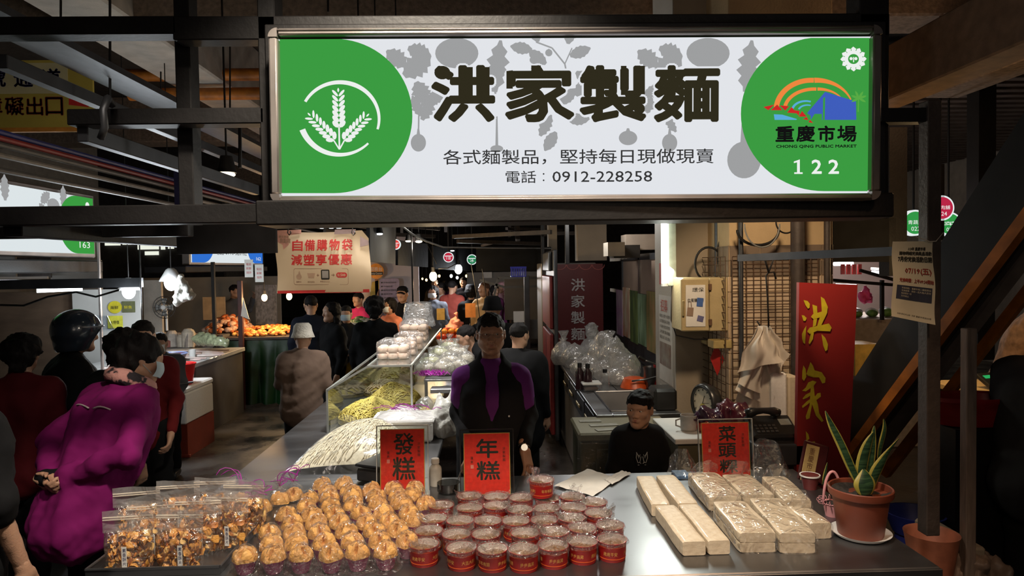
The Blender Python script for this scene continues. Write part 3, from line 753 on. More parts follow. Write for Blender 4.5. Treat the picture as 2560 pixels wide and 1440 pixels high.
# ---------------- red cups of brown year cake
REDC = pm('red_cup', (.42, .012, .012), .38, 0, .1, 12); GOLDT = pm('gold_print', (.75, .42, .12), .4, .2, .1, 9)
WIN = pm('white_cup_inside', (.5, .42, .38), .5); BRC = pm('brown_cake', (.16, .07, .03), .3, 0, .3, 40, bump=.4, bscale=80, col2=(.36, .2, .08))
FILMN = film('cup_film', (.985, .975, .975), .17, .14, 70, 1., .02)
def bent_text(s, R, a0, a1, z0, z1):
    V, F, asp = txt(s, 0, 1); m = MB()
    return m.add([((R)*math.sin(a0+(a1-a0)*a), -(R)*math.cos(a0+(a1-a0)*a), z0+(z1-z0)*b) for a, b in V], F)
cups = []
for k in range(4):
    t = thing('cake_cup', 'x', 'cup', (0, 0, 0), 0, 'red cups of brown cake')
    c = obj('cup', MB().lathe([(0, .0), (.044, .0), (.0455, .004), (.049, .060), (.0505, .0635), (.0515, .064), (.0515, .0655), (.0495, .0655)], 32), REDC, t, 'auto')
    obj('inside', MB().lathe([(.0493, .0653), (.0465, .03), (0, .03)], 28), WIN, t, True)
    m = MB().lathe([(.0462, .0105), (.0470, .0108), (.0470, .0128), (.0464, .013)], 28); obj('gold_band', m, pm('orange_band', (.6, .1, .02), .4), c)
    m = MB().lathe([(.0478, .050), (.0487, .0502), (.0488, .0512), (.0482, .0514)], 28); obj('gold_band', m, pm('orange_band', (.6, .1, .02), .4), c)
    m = MB()
    for i, s_ in enumerate(('步步高昇', '歲歲平安', '大吉大利', '年年有餘')):
        a = i*PI/2-.5; mm = bent_text(s_, .0484, a, a+1.0, .0235, .037); m.merge(mm)
    obj('lettering', m, GOLDT, c)
    rr = np.random.RandomState(k)
    obj('cake', crumple(MB().grid(lambda u, v: Vector((.046*v*math.cos(u*2*PI), .046*v*math.sin(u*2*PI), .044+.012*(1-v)+.004*math.sin(u*12+k))), 24, 6, True), .003, k, 90), BRC, t, True)
    m = MB()
    def fn(u, v, k=k):
        t_ = u*2*PI; R_ = .055*min(1, v*1.35)
        z = .073-.012*math.sin(min(1, v*1.35)*PI)*.6 if v < .74 else .066-(v-.74)*.045
        if v > .74: R_ = .0535+.004*math.sin(7*t_+k)
        return Vector((R_*math.cos(t_), R_*math.sin(t_), z))
    m.grid(fn, 34, 14, True); crumple(m, .007, k+9, 85)
    # a twisted tuft of film at the side
    a = k*1.7
    m2 = MB().grid(lambda u, v: Vector(((.03+.035*v)*math.cos(a+(u-.5)*1.1), (.03+.035*v)*math.sin(a+(u-.5)*1.1), .066+.028*v+.008*math.sin(u*14))), 12, 6); crumple(m2, .010, k+30, 90)
    m.merge(m2); obj('film_wrap', m, FILMN, t); cups.append(t)
ROWS = [('nearest', [(310, 775), (675, 810), (960, 820), (1255, 825), (1525, 795), (1790, 760), (2060, 735)]),
        ('second', [(355, 645), (625, 680), (905, 680), (1290, 670), (1555, 655), (1845, 618), (2105, 595)]),
        ('third', [(400, 530), (640, 545), (905, 550), (1160, 552), (1405, 545), (1655, 530)]),
        ('fourth', [(475, 400), (755, 425), (1000, 405), (1235, 440), (1478, 430), (1725, 430), (2000, 478)]),
        ('farthest', [(750, 310), (1010, 330), (1210, 325), (1470, 330), (1705, 320), (1950, 370)])]
cnt = 0; placed = []
for rn, pts in ROWS:
    for i, (u, v) in enumerate(pts):
        p = Zp(980+u/3.879, 1160+v/3.879, ZC+.064); q = Vector((p.x, p.y, 0))
        for _ in range(30):
            for o_ in placed:
                d = q-o_
                if d.length < .104: q = o_+d.normalized()*.104
        placed.append(q.copy())
        dup(cups[cnt % 4], (q.x, q.y, ZC), r0.uniform(0, 6.3), 'red cup of brown cake under clear film, %s from the left in the %s row' % (ordinal(i), rn)); cnt += 1
p = Zp(1346, 1220, ZC+.13); t = dup(cups[1], (Zp(1346, 1238, ZC).x, placed[-3].y+.02, ZC+.069), 2., 'red cup of brown cake set on top of the back row, its film standing up')
m = crumple(MB().grid(lambda u, v: Vector((-.02+.075*u, .02, .05+.075*v)), 14, 10), .02, 5, 70)
obj('film_tuft', m, FILMN, t, local=True)
for t in cups: kill(t)

# ---------------- steel tray with bags of fried snacks
tr = thing('steel_tray', 'shallow stainless tray holding zip bags of golden crisps at the near left', 'tray', (-1.12, 2.45, ZC))
x0, x1, y0, y1 = Zp(237, 1428, ZC).x, Zp(548, 1436, ZC).x+.0, Zp(400, 1440, ZC).y+.0, Zp(632, 1320, ZC).y
x1 = Zp(590, 1390, ZC).x
zz = ZC
m = MB().b2((x0, y0, zz+.001), (x1, y1, zz+.004), 0)
obj('tray_floor', m, STEEL, tr)
m = MB()
for a, b in (((x0, y0), (x1, y0)), ((x1, y0), (x1, y1)), ((x1, y1), (x0, y1)), ((x0, y1), (x0, y0))):
    m.beam((a[0], a[1], zz+.014), (b[0], b[1], zz+.014), .004, .026); m.cyl((a[0], a[1], zz+.027), (b[0], b[1], zz+.027), .005, n=8)
obj('tray_rim', m, STEEL, tr, 'auto')
BAGF = film('zip_bag_film', (.97, .955, .94), .09, .2, 30, .9, .10)
ZIPF = film('zip_top_film', (.93, .9, .87), .08, .3, 16, .6, .30)
CH1 = pm('crisp', (.75, .36, .08), .5, 0, .3, 40, bump=.5); CH2 = pm('dark_crisp', (.48, .17, .03), .5, 0, .3, 40, bump=.5); CH3 = pm('pale_crisp', (.85, .55, .2), .5, 0, .2, 40)
def snack_bag(sd):
    t = thing('snack_bag', 'x', 'bag', (0, 0, 0), 0, 'zip bags of golden fried crisps'); r = random.Random(sd)
    W, H, D = .072, .125, .034
    m = MB()
    for i in range(230):
        z = .008+r.random()**1.15*H*.85; a = 1-.35*(z/H)
        c = Vector((r.uniform(-W, W)*.86*a**.3, r.uniform(-D, D)*.8*a, z)); s_ = r.uniform(.009, .017); e = Matrix.Rotation(r.uniform(0, 6), 3, 'X') @ Matrix.Rotation(r.uniform(0, 6), 3, 'Y')
        P = []
        for j in range(3):
            for i2 in range(4):
                u, v = i2/3-.5, j/2-.5; P.append(c+e @ Vector((u*s_*2, v*s_*1.5, s_*1.0*math.cos(u*4.2)*math.cos(v*2.6)*(1 if i % 2 else -1))))
        m.cur = r.choice((0, 0, 1, 2)); m.add(P, [(j*4+k, j*4+k+1, j*4+k+5, j*4+k+4) for j in range(2) for k in range(3)])
    o = obj('crisps', m, [CH1, CH2, CH3], t, True); o['kind'] = 'stuff'
    def fn(u, v):
        t_ = u*2*PI; z = v*H*1.02; d = D*(1.05 if v < .75 else 1.05-(v-.75)*2.6); w_ = W*(1+.06*v)
        c_, s2 = math.cos(t_), math.sin(t_)
        return Vector((w_*math.copysign(abs(c_)**.6, c_), d*math.copysign(abs(s2)**.8, s2), z))
    obj('bag_film', crumple(MB().grid(fn, 30, 10, True), .004, sd, 40), BAGF, t)
    m = crumple(MB().grid(lambda u, v: Vector(((u-.5)*2*W*1.12, .010*math.sin(u*5+sd)*v, H*.96+v*.065)), 16, 6), .005, sd+3, 30)
    b = obj('bag_top', m, ZIPF, t)
    m = MB()
    for z in (.034, .041): m.b2((-W*1.1, -.002, H+z-.0015), (W*1.1, .002, H+z+.0015))
    obj('zip_strip', m, pm('zip_strip', (.7, .62, .52), .4), b)
    m = MB().b2((-.008+.02*math.sin(sd), -D*1.12, .02), (.008+.02*math.sin(sd), -D*1.10, .085)); l_ = obj('label_strip', m, PAPER, t)
    m = MB(); column(m, '素香酥片', (0, -D*1.13, 0), (1, 0, 0), (0, 0, 1), -.005+.02*math.sin(sd), .08, .011, .012, .15)
    obj('lettering', m, pm('navy_ink', (.03, .03, .12), .6), l_); return t
bags = [snack_bag(i) for i in range(3)]
for i, (px, py, rz, lab) in enumerate(((318, 1428, .1, 'zip bag of golden crisps at the front left corner of the tray'), (448, 1424, -.05, 'zip bag of golden crisps at the front middle of the tray, tallest lettering strip'), (570, 1368, -.15, 'zip bag of crisps at the right end of the tray, dark label strip'), (612, 1330, -.1, 'zip bag of crisps at the far right corner of the tray'), (380, 1392, .12, 'zip bag of crisps in the middle row of the tray, left one'), (498, 1378, .05, 'zip bag of crisps in the middle row behind the front middle bag'), (345, 1350, .2, 'zip bag of crisps at the left of the back row'), (448, 1330, .1, 'zip bag of crisps at the middle of the back row'), (540, 1318, 0, 'zip bag of crisps at the right of the back row'))):
    p = Zp(px, py, ZC+.006); dup(bags[i % 3], (p.x, max(p.y, y0+.045), ZC+.005), rz, lab, scale=(1, 1, 1.08))
for t in bags: kill(t)

# ---------------- knotted bags with purple ties left of the cakes
PUR = pm('purple_tie', (.42, .02, .38), .4, 0, .2, 10)
for i, (px, py) in enumerate(((655, 1282), (700, 1262), (735, 1250), (640, 1305), (600, 1262))):
    p = Zp(px, py, ZC); t = thing('knotted_bag', ['knotted clear bag of cake nearest the snack bags, purple tie', 'knotted clear bag beside the cakes with tall looping purple tie', 'knotted clear bag nearest the noodle sack with purple tie', 'small knotted clear bag at the tray corner', 'knotted clear bag at the counter edge with trailing purple tie'][i], 'bag', (p.x, p.y, ZC), 0, 'knotted bags of cakes')
    m = MB().lathe([(.0, .003), (.04, .004), (.046, .03), (.038, .055), (.012, .075), (.006, .082), (.02, .10), (.03, .112)], 20); crumple(m, .006, i, 60)
    obj('bag_film', m, CLEAR, t, local=True)
    obj('cake', moved(cake_mesh(i+20), TR((0, 0, -.035))), CAKE, t, True, local=True)
    m = MB(); r = random.Random(i+4)
    for k in range(5):
        a = r.uniform(0, 6.3); l_ = r.uniform(.04, .09)
        P = [Vector((0, 0, .08))]
        for s_ in range(1, 7): P.append(Vector((math.cos(a+s_*.35)*l_*s_/6*1.1, math.sin(a+s_*.35)*l_*s_/6*.5, .08+l_*math.sin(s_/6*PI*.75)*(.9 if k < 3 else .3))))
        m.tube(P, .0016, 5)
    obj('tie', m, PUR, t, True, local=True)

# ---------------- radish cakes
RAD = pm('radish_cake', (.72, .62, .47), .5, 0, .10, 50, bump=.2, bscale=60, coat=.25, col2=(.60, .49, .35))
RADF = film('radish_film', (.985, .98, .97), .10, .13, 15, .9, .05)
def block(pts, zt, h):
    P = [Zp(x, y, zt) for x, y in pts]; c = sum(P, Vector())/4; e1 = ((P[1]-P[0])+(P[2]-P[3]))/2; e2 = ((P[3]-P[0])+(P[2]-P[1]))/2
    return c, e1.length, e2.length, math.atan2(-e2.x, e2.y) if e2.y > 0 else math.atan2(e2.x, -e2.y)
def radish(name, label, pts, h, wrapped, sd, group):
    c, w_, d_, rz = block(pts, ZC+h, h); t = thing(name, label, 'cake', (c.x, c.y, ZC), rz, group); r = random.Random(sd)
    nx, ny, nz = 7, 12, 5; m = MB()
    # rounded, slightly uneven bar: lathe-like rings along its length
    def ring(u, v):
        a = u*2*PI; k = 13; cx, sz = math.cos(a), math.sin(a)
        q = (abs(cx)**k+abs(sz)**k)**(-1/k); x = cx*q*w_/2; z = h/2+sz*q*h/2
        y = (v-.5)*d_; e = max(0, abs(v-.5)*2-.97)/.03; return Vector((x*(1-.05*e)+.0012*math.sin(9*v+sd), y, h/2+(z-h/2)*(1-.06*e)))
    m.grid(ring, 44, 14, True); n = 44; m.f += [list(range(n)), list(range(13*n, 14*n))[::-1]]; m.m += [0, 0]
    crumple(m, .0016, sd, 22); m.v = [(x, y, max(z, .0005)) for x, y, z in m.v]
    if h > .06:
        obj('slab', MB().merge(m, Matrix.Diagonal((1, 1, .5, 1))), RAD, t, 'auto', True)
        obj('slab', MB().merge(m, Matrix.Translation((.001, .001, h*.5)) @ Matrix.Diagonal((1, 1, .5, 1))), RAD, t, 'auto', True)
    else: obj('slab', m, RAD, t, 'auto', True)
    if wrapped:
        def rf(u, v):
            a = u*2*PI; k = 4.; cx, sz = math.cos(a), math.sin(a); q = (abs(cx)**k+abs(sz)**k)**(-1/k); s_ = 1.05+.03*math.sin(v*9+u*14+sd)
            e = max(0, v-.86)/.14; s2 = s_*(1-.3*e)
            return Vector((cx*q*w_/2*s2, (v-.5)*d_*1.06+.05*e*0, h*.52+sz*q*h/2*s2*1.06))
        f = MB().grid(rf, 34, 20, True); f.f += [list(range(34))]; f.m += [0]
        crumple(f, .005, sd+7, 45)
        # gathered tail standing at the far end
        g = MB().grid(lambda u, v: Vector(((u-.5)*w_*(1-.2*v), d_*.5*(1-.45*v)+.03*math.sin(u*9), h*.9+v*.085*math.sin(PI*(.15+.7*u)))), 18, 10); crumple(g, .016, sd+17, 50)
        f.merge(g); f.v = [(x, y, max(z, .001)) for x, y, z in f.v]
        obj('film_wrap', f, RADF, t, False, True)
    return t
g1 = 'bare radish cake bars'; g2 = 'film wrapped radish cake blocks'
for i, (lab, pts, h, wr) in enumerate((
    ('slim bare radish cake bar, far left of the four', [(1590, 1190), (1634, 1188), (1673, 1257), (1630, 1261)], .052, 0),
    ('slim bare radish cake bar at the back, beside the wrapped blocks', [(1641, 1188), (1686, 1185), (1743, 1255), (1695, 1259)], .052, 0),
    ('slim bare radish cake bar in front, left one', [(1638, 1264), (1689, 1260), (1762, 1350), (1706, 1355)], .052, 0),
    ('slim bare radish cake bar in front, right one beside the wrapped block', [(1698, 1261), (1746, 1258), (1825, 1348), (1771, 1352)], .052, 0),
    ('wide wrapped radish cake block in front, left of two', [(1781, 1254), (1862, 1251), (1937, 1328), (1852, 1336)], .07, 1),
    ('wide wrapped radish cake block in front with tall crumpled film', [(1872, 1246), (1950, 1243), (2038, 1332), (1950, 1334)], .07, 1),
    ('short wrapped radish cake block nearest the flower pots', [(1972, 1266), (2015, 1260), (2076, 1303), (2028, 1310)], .06, 1),
    ('wrapped radish cake block at the back left under its red price board', [(1723, 1182), (1789, 1178), (1855, 1238), (1770, 1244)], .06, 1),
    ('wrapped radish cake block at the back middle against the red price board', [(1803, 1186), (1876, 1183), (1930, 1232), (1866, 1240)], .058, 1),
    ('wrapped radish cake block at the back right near the telephone', [(1905, 1190), (1965, 1190), (2026, 1246), (1962, 1252)], .06, 1))):
    radish('radish_cake', lab, pts, h, wr, i, g2 if wr else g1)
# loose film standing over the wrapped blocks
for i, (px, py, Y, w_, h_, lab) in enumerate(((1955, 1245, 2.95, .20, .17, 'tall loop of clear film rising behind the wrapped radish cakes'), (1730, 1235, 3.0, .16, .13, 'crumpled clear film beside the red price board of the radish cakes'))):
    c = Zp(px, py, ZC); r = random.Random(i)
    m = MB().grid(lambda u, v: Vector((c.x+(u-.5)*w_*(1-.35*v), Y+.04*math.sin(u*7+i)+.03*v, .90+v*h_*(.55+.45*math.sin(PI*u)))), 22, 16); crumple(m, .02, i+60, 35)
    single('loose_film', m, RADF, lab, 'film')

# ---------------- red price boards in clear stands
def board(name, label, px0, py0, px1, py1, Y, chars, boxes, framed, tilt=0.):
    p = A(px0, py1, Y); q = A(px1, py0, Y); w_, h = q.x-p.x, q.z-p.z
    z0 = ZC if p.z < ZC+.05 else p.z
    t = thing(name, label, 'sign', ((p.x+q.x)/2, Y, z0), 0, 'red price boards in clear stands'); t.rotation_euler = (-.10, 0, 0)
    h = q.z-z0
    obj('paper', MB().b2((-w_/2+.001, -.001, .003), (w_/2-.001, .001, h-.002)), pm('gold_border', (.55, .3, .06), .5), t, local=True)
    pp = obj('red_panel', MB().b2((-w_/2+.004, -.0016, .006), (w_/2-.004, -.001, h-.005)), pm('red_board', (.72, .025, .012), .7, 0, .14, 60, bump=.1), t, local=True)
    m = MB(); X_ = lambda px: (A(px, py0, Y).x-(p.x+q.x)/2); Z_ = lambda py: A((px0+px1)/2, py, Y).z-z0
    for ch, (a, b, c, d) in zip(chars, boxes):
        for k in range(4): dd = .0017; put(m, ch, (dd*math.cos(k*PI/2), -.0022-k*.00002, dd*math.sin(k*PI/2)), (1, 0, 0), (0, 0, 1), (X_(a), Z_(d), X_(c), Z_(b)), 0, 1)
    obj('lettering', m, INK, t, local=True)
    cx = (px0+px1)/2; W_ = px1-px0
    m = MB(); column(m, '洪家製麵', (0, -.0022, 0), (1, 0, 0), (0, 0, 1), X_(px1-W_*.17), Z_(py0+(py1-py0)*.24), .0125, .0135, .2)
    column(m, '蓮爽', (0, -.0022, 0), (1, 0, 0), (0, 0, 1), X_(px0+W_*.13), Z_(py0+(py1-py0)*.38), .0115, .0135, .25); obj('small_lettering', m, INK, t, local=True)
    m = MB().plate(rrect(X_(px0+W_*.13), Z_(py0+(py1-py0)*.38)-.052, X_(px0+W_*.13)+.013, Z_(py0+(py1-py0)*.38)-.036, .001), (0, -.002, 0), (1, 0, 0), (0, 0, 1)); obj('seal', m, pm('pale_red_seal', (.8, .25, .2), .6), t, local=True)
    e = .014
    obj('clear_sheet', MB().b2((-w_/2-e, -.006, 0), (w_/2+e, -.0045, h+e)), GLASS, t, local=True)
    m = MB()
    for s_ in (-1, 1): m.b2((s_*(w_/2+e)-.0015, -.007, 0), (s_*(w_/2+e)+.0015, .006, h+e))
    m.b2((-w_/2-e, -.007, h+e-.002), (w_/2+e, .006, h+e+.001)); m.b2((-w_/2-e, -.03, 0), (w_/2+e, .05, .003))
    obj('stand_edge', m, pm('dark_acrylic', (.03, .028, .028), .2) if framed else pm('grey_acrylic', (.45, .45, .43), .2), t, local=True)
    return t
board('price_board', 'red board with black brush characters behind the golden cakes', 950, 1073, 1060, 1222, 3.0, '發糕', [(982, 1086, 1032, 1138), (979, 1145, 1035, 1200)], 0)
board('price_board', 'red board in a dark edged stand in front of the standing man', 1160, 1083, 1275, 1240, 2.97, '年糕', [(1190, 1100, 1244, 1146), (1190, 1155, 1248, 1200)], 1)
board('price_board', 'red board with three characters behind the wrapped radish cakes', 1757, 1056, 1877, 1180, 3.12, '菜頭粿', [(1800, 1068, 1842, 1104), (1798, 1110, 1842, 1144), (1800, 1150, 1844, 1182)], 0)

# ---------------- things on the counter behind the cakes
p = Zp(962, 1222, ZC); t = thing('kitchen_scale', 'black flat electronic scale behind the red cake board', 'scale', (p.x, 3.24, ZC))
R_ = Matrix.Rotation(-.45, 3, 'Z')
obj('body', MB().box((p.x, 3.24, ZC+.035), (.24, .2, .06), R_, .008), pm('dark_grey_plastic', (.07, .07, .07), .4), t)
obj('platform', MB().box((p.x, 3.24, ZC+.08), (.25, .21, .014), R_, .005), pm('black_plastic', (.02, .02, .02), .3), t)
m = MB()
for k in range(2): m.box(Vector((p.x, 3.24, ZC+.025+k*.022))+R_ @ Vector((-.121, 0, 0)), (.004, .17, .007), R_)
obj('side_groove', m, pm('scale_trim', (.16, .15, .14), .5), t)
p = Zp(1089, 1213, ZC); t = thing('plastic_bottle', 'small white plastic bottle between the two red boards', 'bottle', (p.x, p.y, ZC))
obj('bottle_body', MB().lathe([(0, 0), (.027, .0), (.029, .004), (.029, .075), (.027, .085), (.016, .098), (.015, .104)], 24, p), pm('milky_bottle', (.62, .6, .55), .35), t, 'auto')
obj('cap', MB().lathe([(.018, .102), (.019, .104), (.019, .122), (.017, .125), (0, .125)], 24, p), WHITEP, t, 'auto')
p = Zp(1120, 1240, ZC); single('glass_bowl', MB().lathe([(0, .004), (.045, .004), (.051, .01), (.052, .045), (.049, .045), (.046, .012), (0, .01)], 28, (p.x, p.y+.05, ZC)), film('smoked_glass', (.5, .5, .48), .12, .05, 5, .05), 'low smoked glass bowl between the bottle and the second red board', 'bowl', smooth='auto')
# two sheets of paper
for i, (pts, lab) in enumerate((([(1385, 1216), (1468, 1173), (1545, 1198), (1482, 1243)], 'large creased white sheet of paper lying on the counter behind the red cups'), ([(1510, 1200), (1552, 1178), (1578, 1184), (1530, 1213)], 'small white slip of paper at the right end of the large sheet'))):
    P = [Zp(x, y, ZC+.003+.003*i) for x, y in pts]
    def fn(u, v): a = P[0].lerp(P[1], v); b = P[3].lerp(P[2], v); q = a.lerp(b, u); q.z += .003*abs(math.sin(u*9.5))+.004*abs(math.sin(v*6+1)); return q
    single('paper_sheet', MB().grid(fn, 20, 12), PAPER, lab, 'paper')
m = MB()
P0 = [Zp(x, y, ZC+.012) for x, y in [(1400, 1213), (1470, 1178), (1530, 1198), (1478, 1232)]]
for k in range(9):
    a = P0[0].lerp(P0[3], (k+.5)/9); b = P0[1].lerp(P0[2], (k+.5)/9); d = (b-a).normalized()*.0; m.beam(a, a.lerp(b, .35+.5*((k*37) % 10)/10), .0015, .0005)
# big sack of noodles
SACK = pm('cream_noodle_mass', (.84, .75, .54), .6, 0, .15, 30, bump=.3); NOOD = pm('cream_noodle', (.88, .80, .6), .5, 0, .1, 20)
p = Zp(872, 1172, ZC); t = thing('noodle_sack', 'large clear sack of pale cream noodles lying on the counter', 'bag', (p.x, 3.62, ZC))
def sack_top(x, y):           # x,y in -1..1
    e = max(0, 1-abs(x)**2.6)*max(0, 1-abs(y)**2.4); return .175*e**.55*(1+.12*math.sin(x*3+1)-.10*y*0)
wx, wy = .30, .26
def S(u, v, o=0.):
    x, y = u*2-1, v*2-1; sh = (y+1)/2
    return Vector((p.x+x*wx*(1-.22*sh)+.03*sh, 3.60+y*wy, ZC+.003+sack_top(x, y)*(.55+.62*sh)+o))
obj('noodle_mass', MB().grid(lambda u, v: S(.03+u*.94, .03+v*.94, -.004 if 0 < u < 1 and 0 < v < 1 else -.0), 26, 22), SACK, t, True)
r = random.Random(2); m = MB()
for i in range(420):
    u = r.uniform(.05, .95); v = r.uniform(.04, .7); a = r.uniform(-.5, .5)+1.1; P = []
    for k in range(7):
        uu = min(.97, max(.03, u+math.cos(a)*.028*k*.6+.006*math.sin(k*2+i))); vv = min(.97, max(.02, v+math.sin(a)*.035*k)); P.append(S(uu, vv, .001+.002*math.sin(k+i)))
    m.tube(P, .0023, 4, False)
o = obj('noodles', m, NOOD, t, True); o['kind'] = 'stuff'
SKF = film('sack_film', (.97, .97, .96), .07, .2, 9, .5, .12)
f = MB().grid(lambda u, v: S(-.02+u*1.04, -.02+v*1.04, .009 if 0 < u < 1 and 0 < v < 1 else .0), 40, 34); crumple(f, .007, 3, 26)
g = MB().grid(lambda u, v: Vector((p.x-.18+.14*u, 3.80+.02*math.sin(u*8), ZC+.10+.07*v+.03*math.sin(u*3))), 12, 8); crumple(g, .012, 4, 40); f.merge(g)
f.v = [(x, y, max(z, ZC+.001)) for x, y, z in f.v]
obj('sack_film', f, SKF, t, True)
# styrofoam box with folded bags and purple ties
p = Zp(1000, 1112, ZC); t = thing('foam_box', 'white foam box behind the noodle sack with plastic bags laid on top', 'box', (-.49, 4.0, ZC))
a = A(928, 1112, 3.9); b = A(1080, 1060, 3.9)
obj('box_body', MB().b2((a.x, 3.9, ZC), (b.x, 4.15, b.z), .012), STYRO, t); obj('rim', MB().b2((a.x-.01, 3.89, b.z), (b.x+.01, 4.16, b.z+.022), .008), STYRO, t)
f = MB().grid(lambda u, v: Vector((a.x+.02+(b.x-a.x)*u*1.0, 3.88+.26*v, b.z+.03+.045*math.sin(PI*min(1, u*1.2))*math.sin(PI*v)*1.2)), 24, 16); crumple(f, .014, 8, 30)
single('white_bag', f, film('white_bag_film', (.85, .85, .85), .1, .3, 10, .6, .62), 'crumpled white plastic bag spread over the foam box', 'bag', smooth=True)
m = MB(); r = random.Random(9)
for i in range(16):
    s_ = Vector((r.uniform(a.x+.1, b.x), 3.93+r.random()*.1, b.z+.075)); e = s_+Vector((r.uniform(-.12, .12), r.uniform(-.03, .03), r.uniform(-.01, .03)))
    m.tube([s_, s_.lerp(e, .5)+Vector((0, 0, .012)), e], .002, 5)
single('purple_ties', m, PUR, 'loose bundle of purple plastic ties on the foam box', 'ties', kind='stuff')
# white carrier bag standing
c = A(1108, 1086, 4.0); s = SDF().cone((0, 0, .05), (0, 0, .12), .085, .07, .05).cone((0, 0, .12), (-.015, 0, .23), .06, .012, .05).cone((.02, 0, .12), (.055, 0, .26), .03, .010, .03)
m = moved(s.mesh(.009, (.006, 40, 3)), TR((c.x, 4.05, ZC+.012))); m.v = [(x, y, max(z, ZC+.001)) for x, y, z in m.v]
single('carrier_bag', m, pm('white_poly_bag', (.55, .54, .5), .45, 0, .08, 12, bump=.6, bscale=30, sss=0), 'filled white carrier bag with upright handles left of the man', 'bag', smooth=True)
single('long_tongs', MB().tube([Zp(1142, 1213, ZC)+Vector((0, 0, .01)), A(1158, 1160, 3.2)], .003, 5), STEEL, 'thin steel rod leaning beside the second red board', 'rod')
m = MB().b2((Zp(1684, 1190, ZC).x, 3.12, ZC), (Zp(1722, 1190, ZC).x, 3.22, ZC+.015), .003); single('blue_knife_rest', m, pm('blue_plastic', (.02, .15, .4), .4), 'small blue plastic tray behind the bare radish cakes', 'tray')

# ---------------- potted plants at the right end
TER = pm('terracotta_plastic', (.19, .045, .022), .5, 0, .12, 8); SOIL = pm('potting_soil', (.025, .018, .014), .95, 0, .4, 90, bump=1)
p = Zp(2170, 1352, ZC); px_, py_ = p.x, p.y+.05
t = thing('saucer', 'white ribbed saucer under the big terracotta pot', 'saucer', (px_, py_, ZC))
obj('dish', MB().lathe([(0, .002), (.085, .002), (.102, .016), (.104, .018), (.1, .016), (.084, .006), (0, .006)], 40, (px_, py_, ZC)), WHITEP, t, 'auto')
t = thing('potted_plant', 'snake plant with yellow edged leaves in a terracotta coloured pot', 'plant', (px_, py_, ZC+.006))
obj('pot', MB().lathe([(0, .006), (.074, .006), (.077, .01), (.096, .15), (.107, .152), (.109, .157), (.11, .177), (.107, .18), (.102, .178), (.1, .155), (0, .15)], 44, (px_, py_, ZC)), TER, t, 'auto')
obj('soil', MB().grid(lambda u, v: Vector((px_+.099*v*math.cos(u*6.2832), py_+.099*v*math.sin(u*6.2832), ZC+.158+.008*math.sin(9*u+5*v))), 24, 6, True), SOIL, t, True)
def leafmat():
    m, nt, out = _nt('snake_leaf'); N = nt.nodes; L = nt.links; b = N.new('ShaderNodeBsdfPrincipled'); b.inputs['Roughness'].default_value = .4; L.new(b.outputs[0], out.inputs[0])
    tc = N.new('ShaderNodeTexCoord'); mp = N.new('ShaderNodeMapping'); mp.inputs['Scale'].default_value = (6, 6, 60); L.new(tc.outputs['Object'], mp.inputs[0])
    nz = N.new('ShaderNodeTexNoise'); nz.inputs['Scale'].default_value = 2; nz.inputs['Distortion'].default_value = 1; L.new(mp.outputs[0], nz.inputs[0]); r_ = N.new('ShaderNodeValToRGB'); L.new(nz.outputs[0], r_.inputs[0])
    r_.color_ramp.elements[0].color = (.012, .035, .018, 1); r_.color_ramp.elements[0].position = .4; r_.color_ramp.elements[1].color = (.035, .08, .035, 1); r_.color_ramp.elements[1].position = .6; L.new(r_.outputs[0], b.inputs[0]); return m
SLM = leafmat(); YEL = pm('leaf_yellow_edge', (.33, .28, .05), .45, 0, .15, 20)
def sleaf(base, pts, wd, tw=0., parent=None, name='leaf'):
    """pts: pixel polyline at depth; wd: widths"""
    m = MB(); n = len(pts); V = []
    for i, (q, w_) in enumerate(zip(pts, wd)):
        d = (pts[min(i+1, n-1)]-pts[max(i-1, 0)]).normalized(); sx = d.cross(Vector((0, 1, 0))).normalized()
        sx = (Matrix.Rotation(tw*i/(n-1), 3, d) @ sx); ny = d.cross(sx).normalized()
        for k, c_ in ((-1., 0), (-.74, .25), (0, .42), (.74, .25), (1., 0)): V.append(q+sx*w_*k+ny*w_*c_)
    F = []; M_ = []
    for i in range(n-1):
        for k in range(4): F.append((i*5+k, i*5+k+1, i*5+k+6, i*5+k+5)); M_.append(1 if k in (0, 3) else 0)
    m.v = [tuple(v) for v in V]; m.f = [list(f) for f in F]; m.m = M_
    o = obj(name, m, [SLM, YEL], parent, True)
    md = o.modifiers.new('solid', 'SOLIDIFY'); md.thickness = .002; md = o.modifiers.new('sub', 'SUBSURF'); md.levels = md.render_levels = 2; return o
for pts, wd, dy, tw in (([(2150, 1215), (2125, 1165), (2100, 1105), (2075, 1060), (2062, 1026)], [.012, .017, .017, .014, .001], 0, .3),
                    ([(2152, 1225), (2150, 1170), (2165, 1110), (2185, 1078)], [.014, .026, .022, .002], .02, .2), ([(2165, 1225), (2172, 1170), (2180, 1110), (2186, 1062)], [.012, .018, .016, .001], .03, -.4),
                    ([(2175, 1222), (2185, 1180), (2205, 1150), (2216, 1130), (2248, 1094)], [.014, .026, .02, .01, .001], 0, .5), ([(2195, 1150), (2200, 1110), (2213, 1070), (2208, 1046)], [.004, .010, .010, .001], .04, .3),
                    ([(2162, 1238), (2160, 1215), (2162, 1195), (2158, 1172)], [.022, .046, .036, .003], -.05, .1)):
    sleaf(None, [A(x, y, py_+dy*(1-i*.1)) for i, (x, y) in enumerate(pts)], wd, tw, t)
PINK = pm('pink_plastic', (.62, .28, .3), .5, 0, .08, 10)
bx = Zp(2094, 1298, ZC); t = thing('basket_planter', 'small pink lace edged basket with an arched handle beside the snake plant', 'planter', (bx.x, bx.y+.03, ZC)); c = Vector((bx.x, bx.y+.04, ZC))
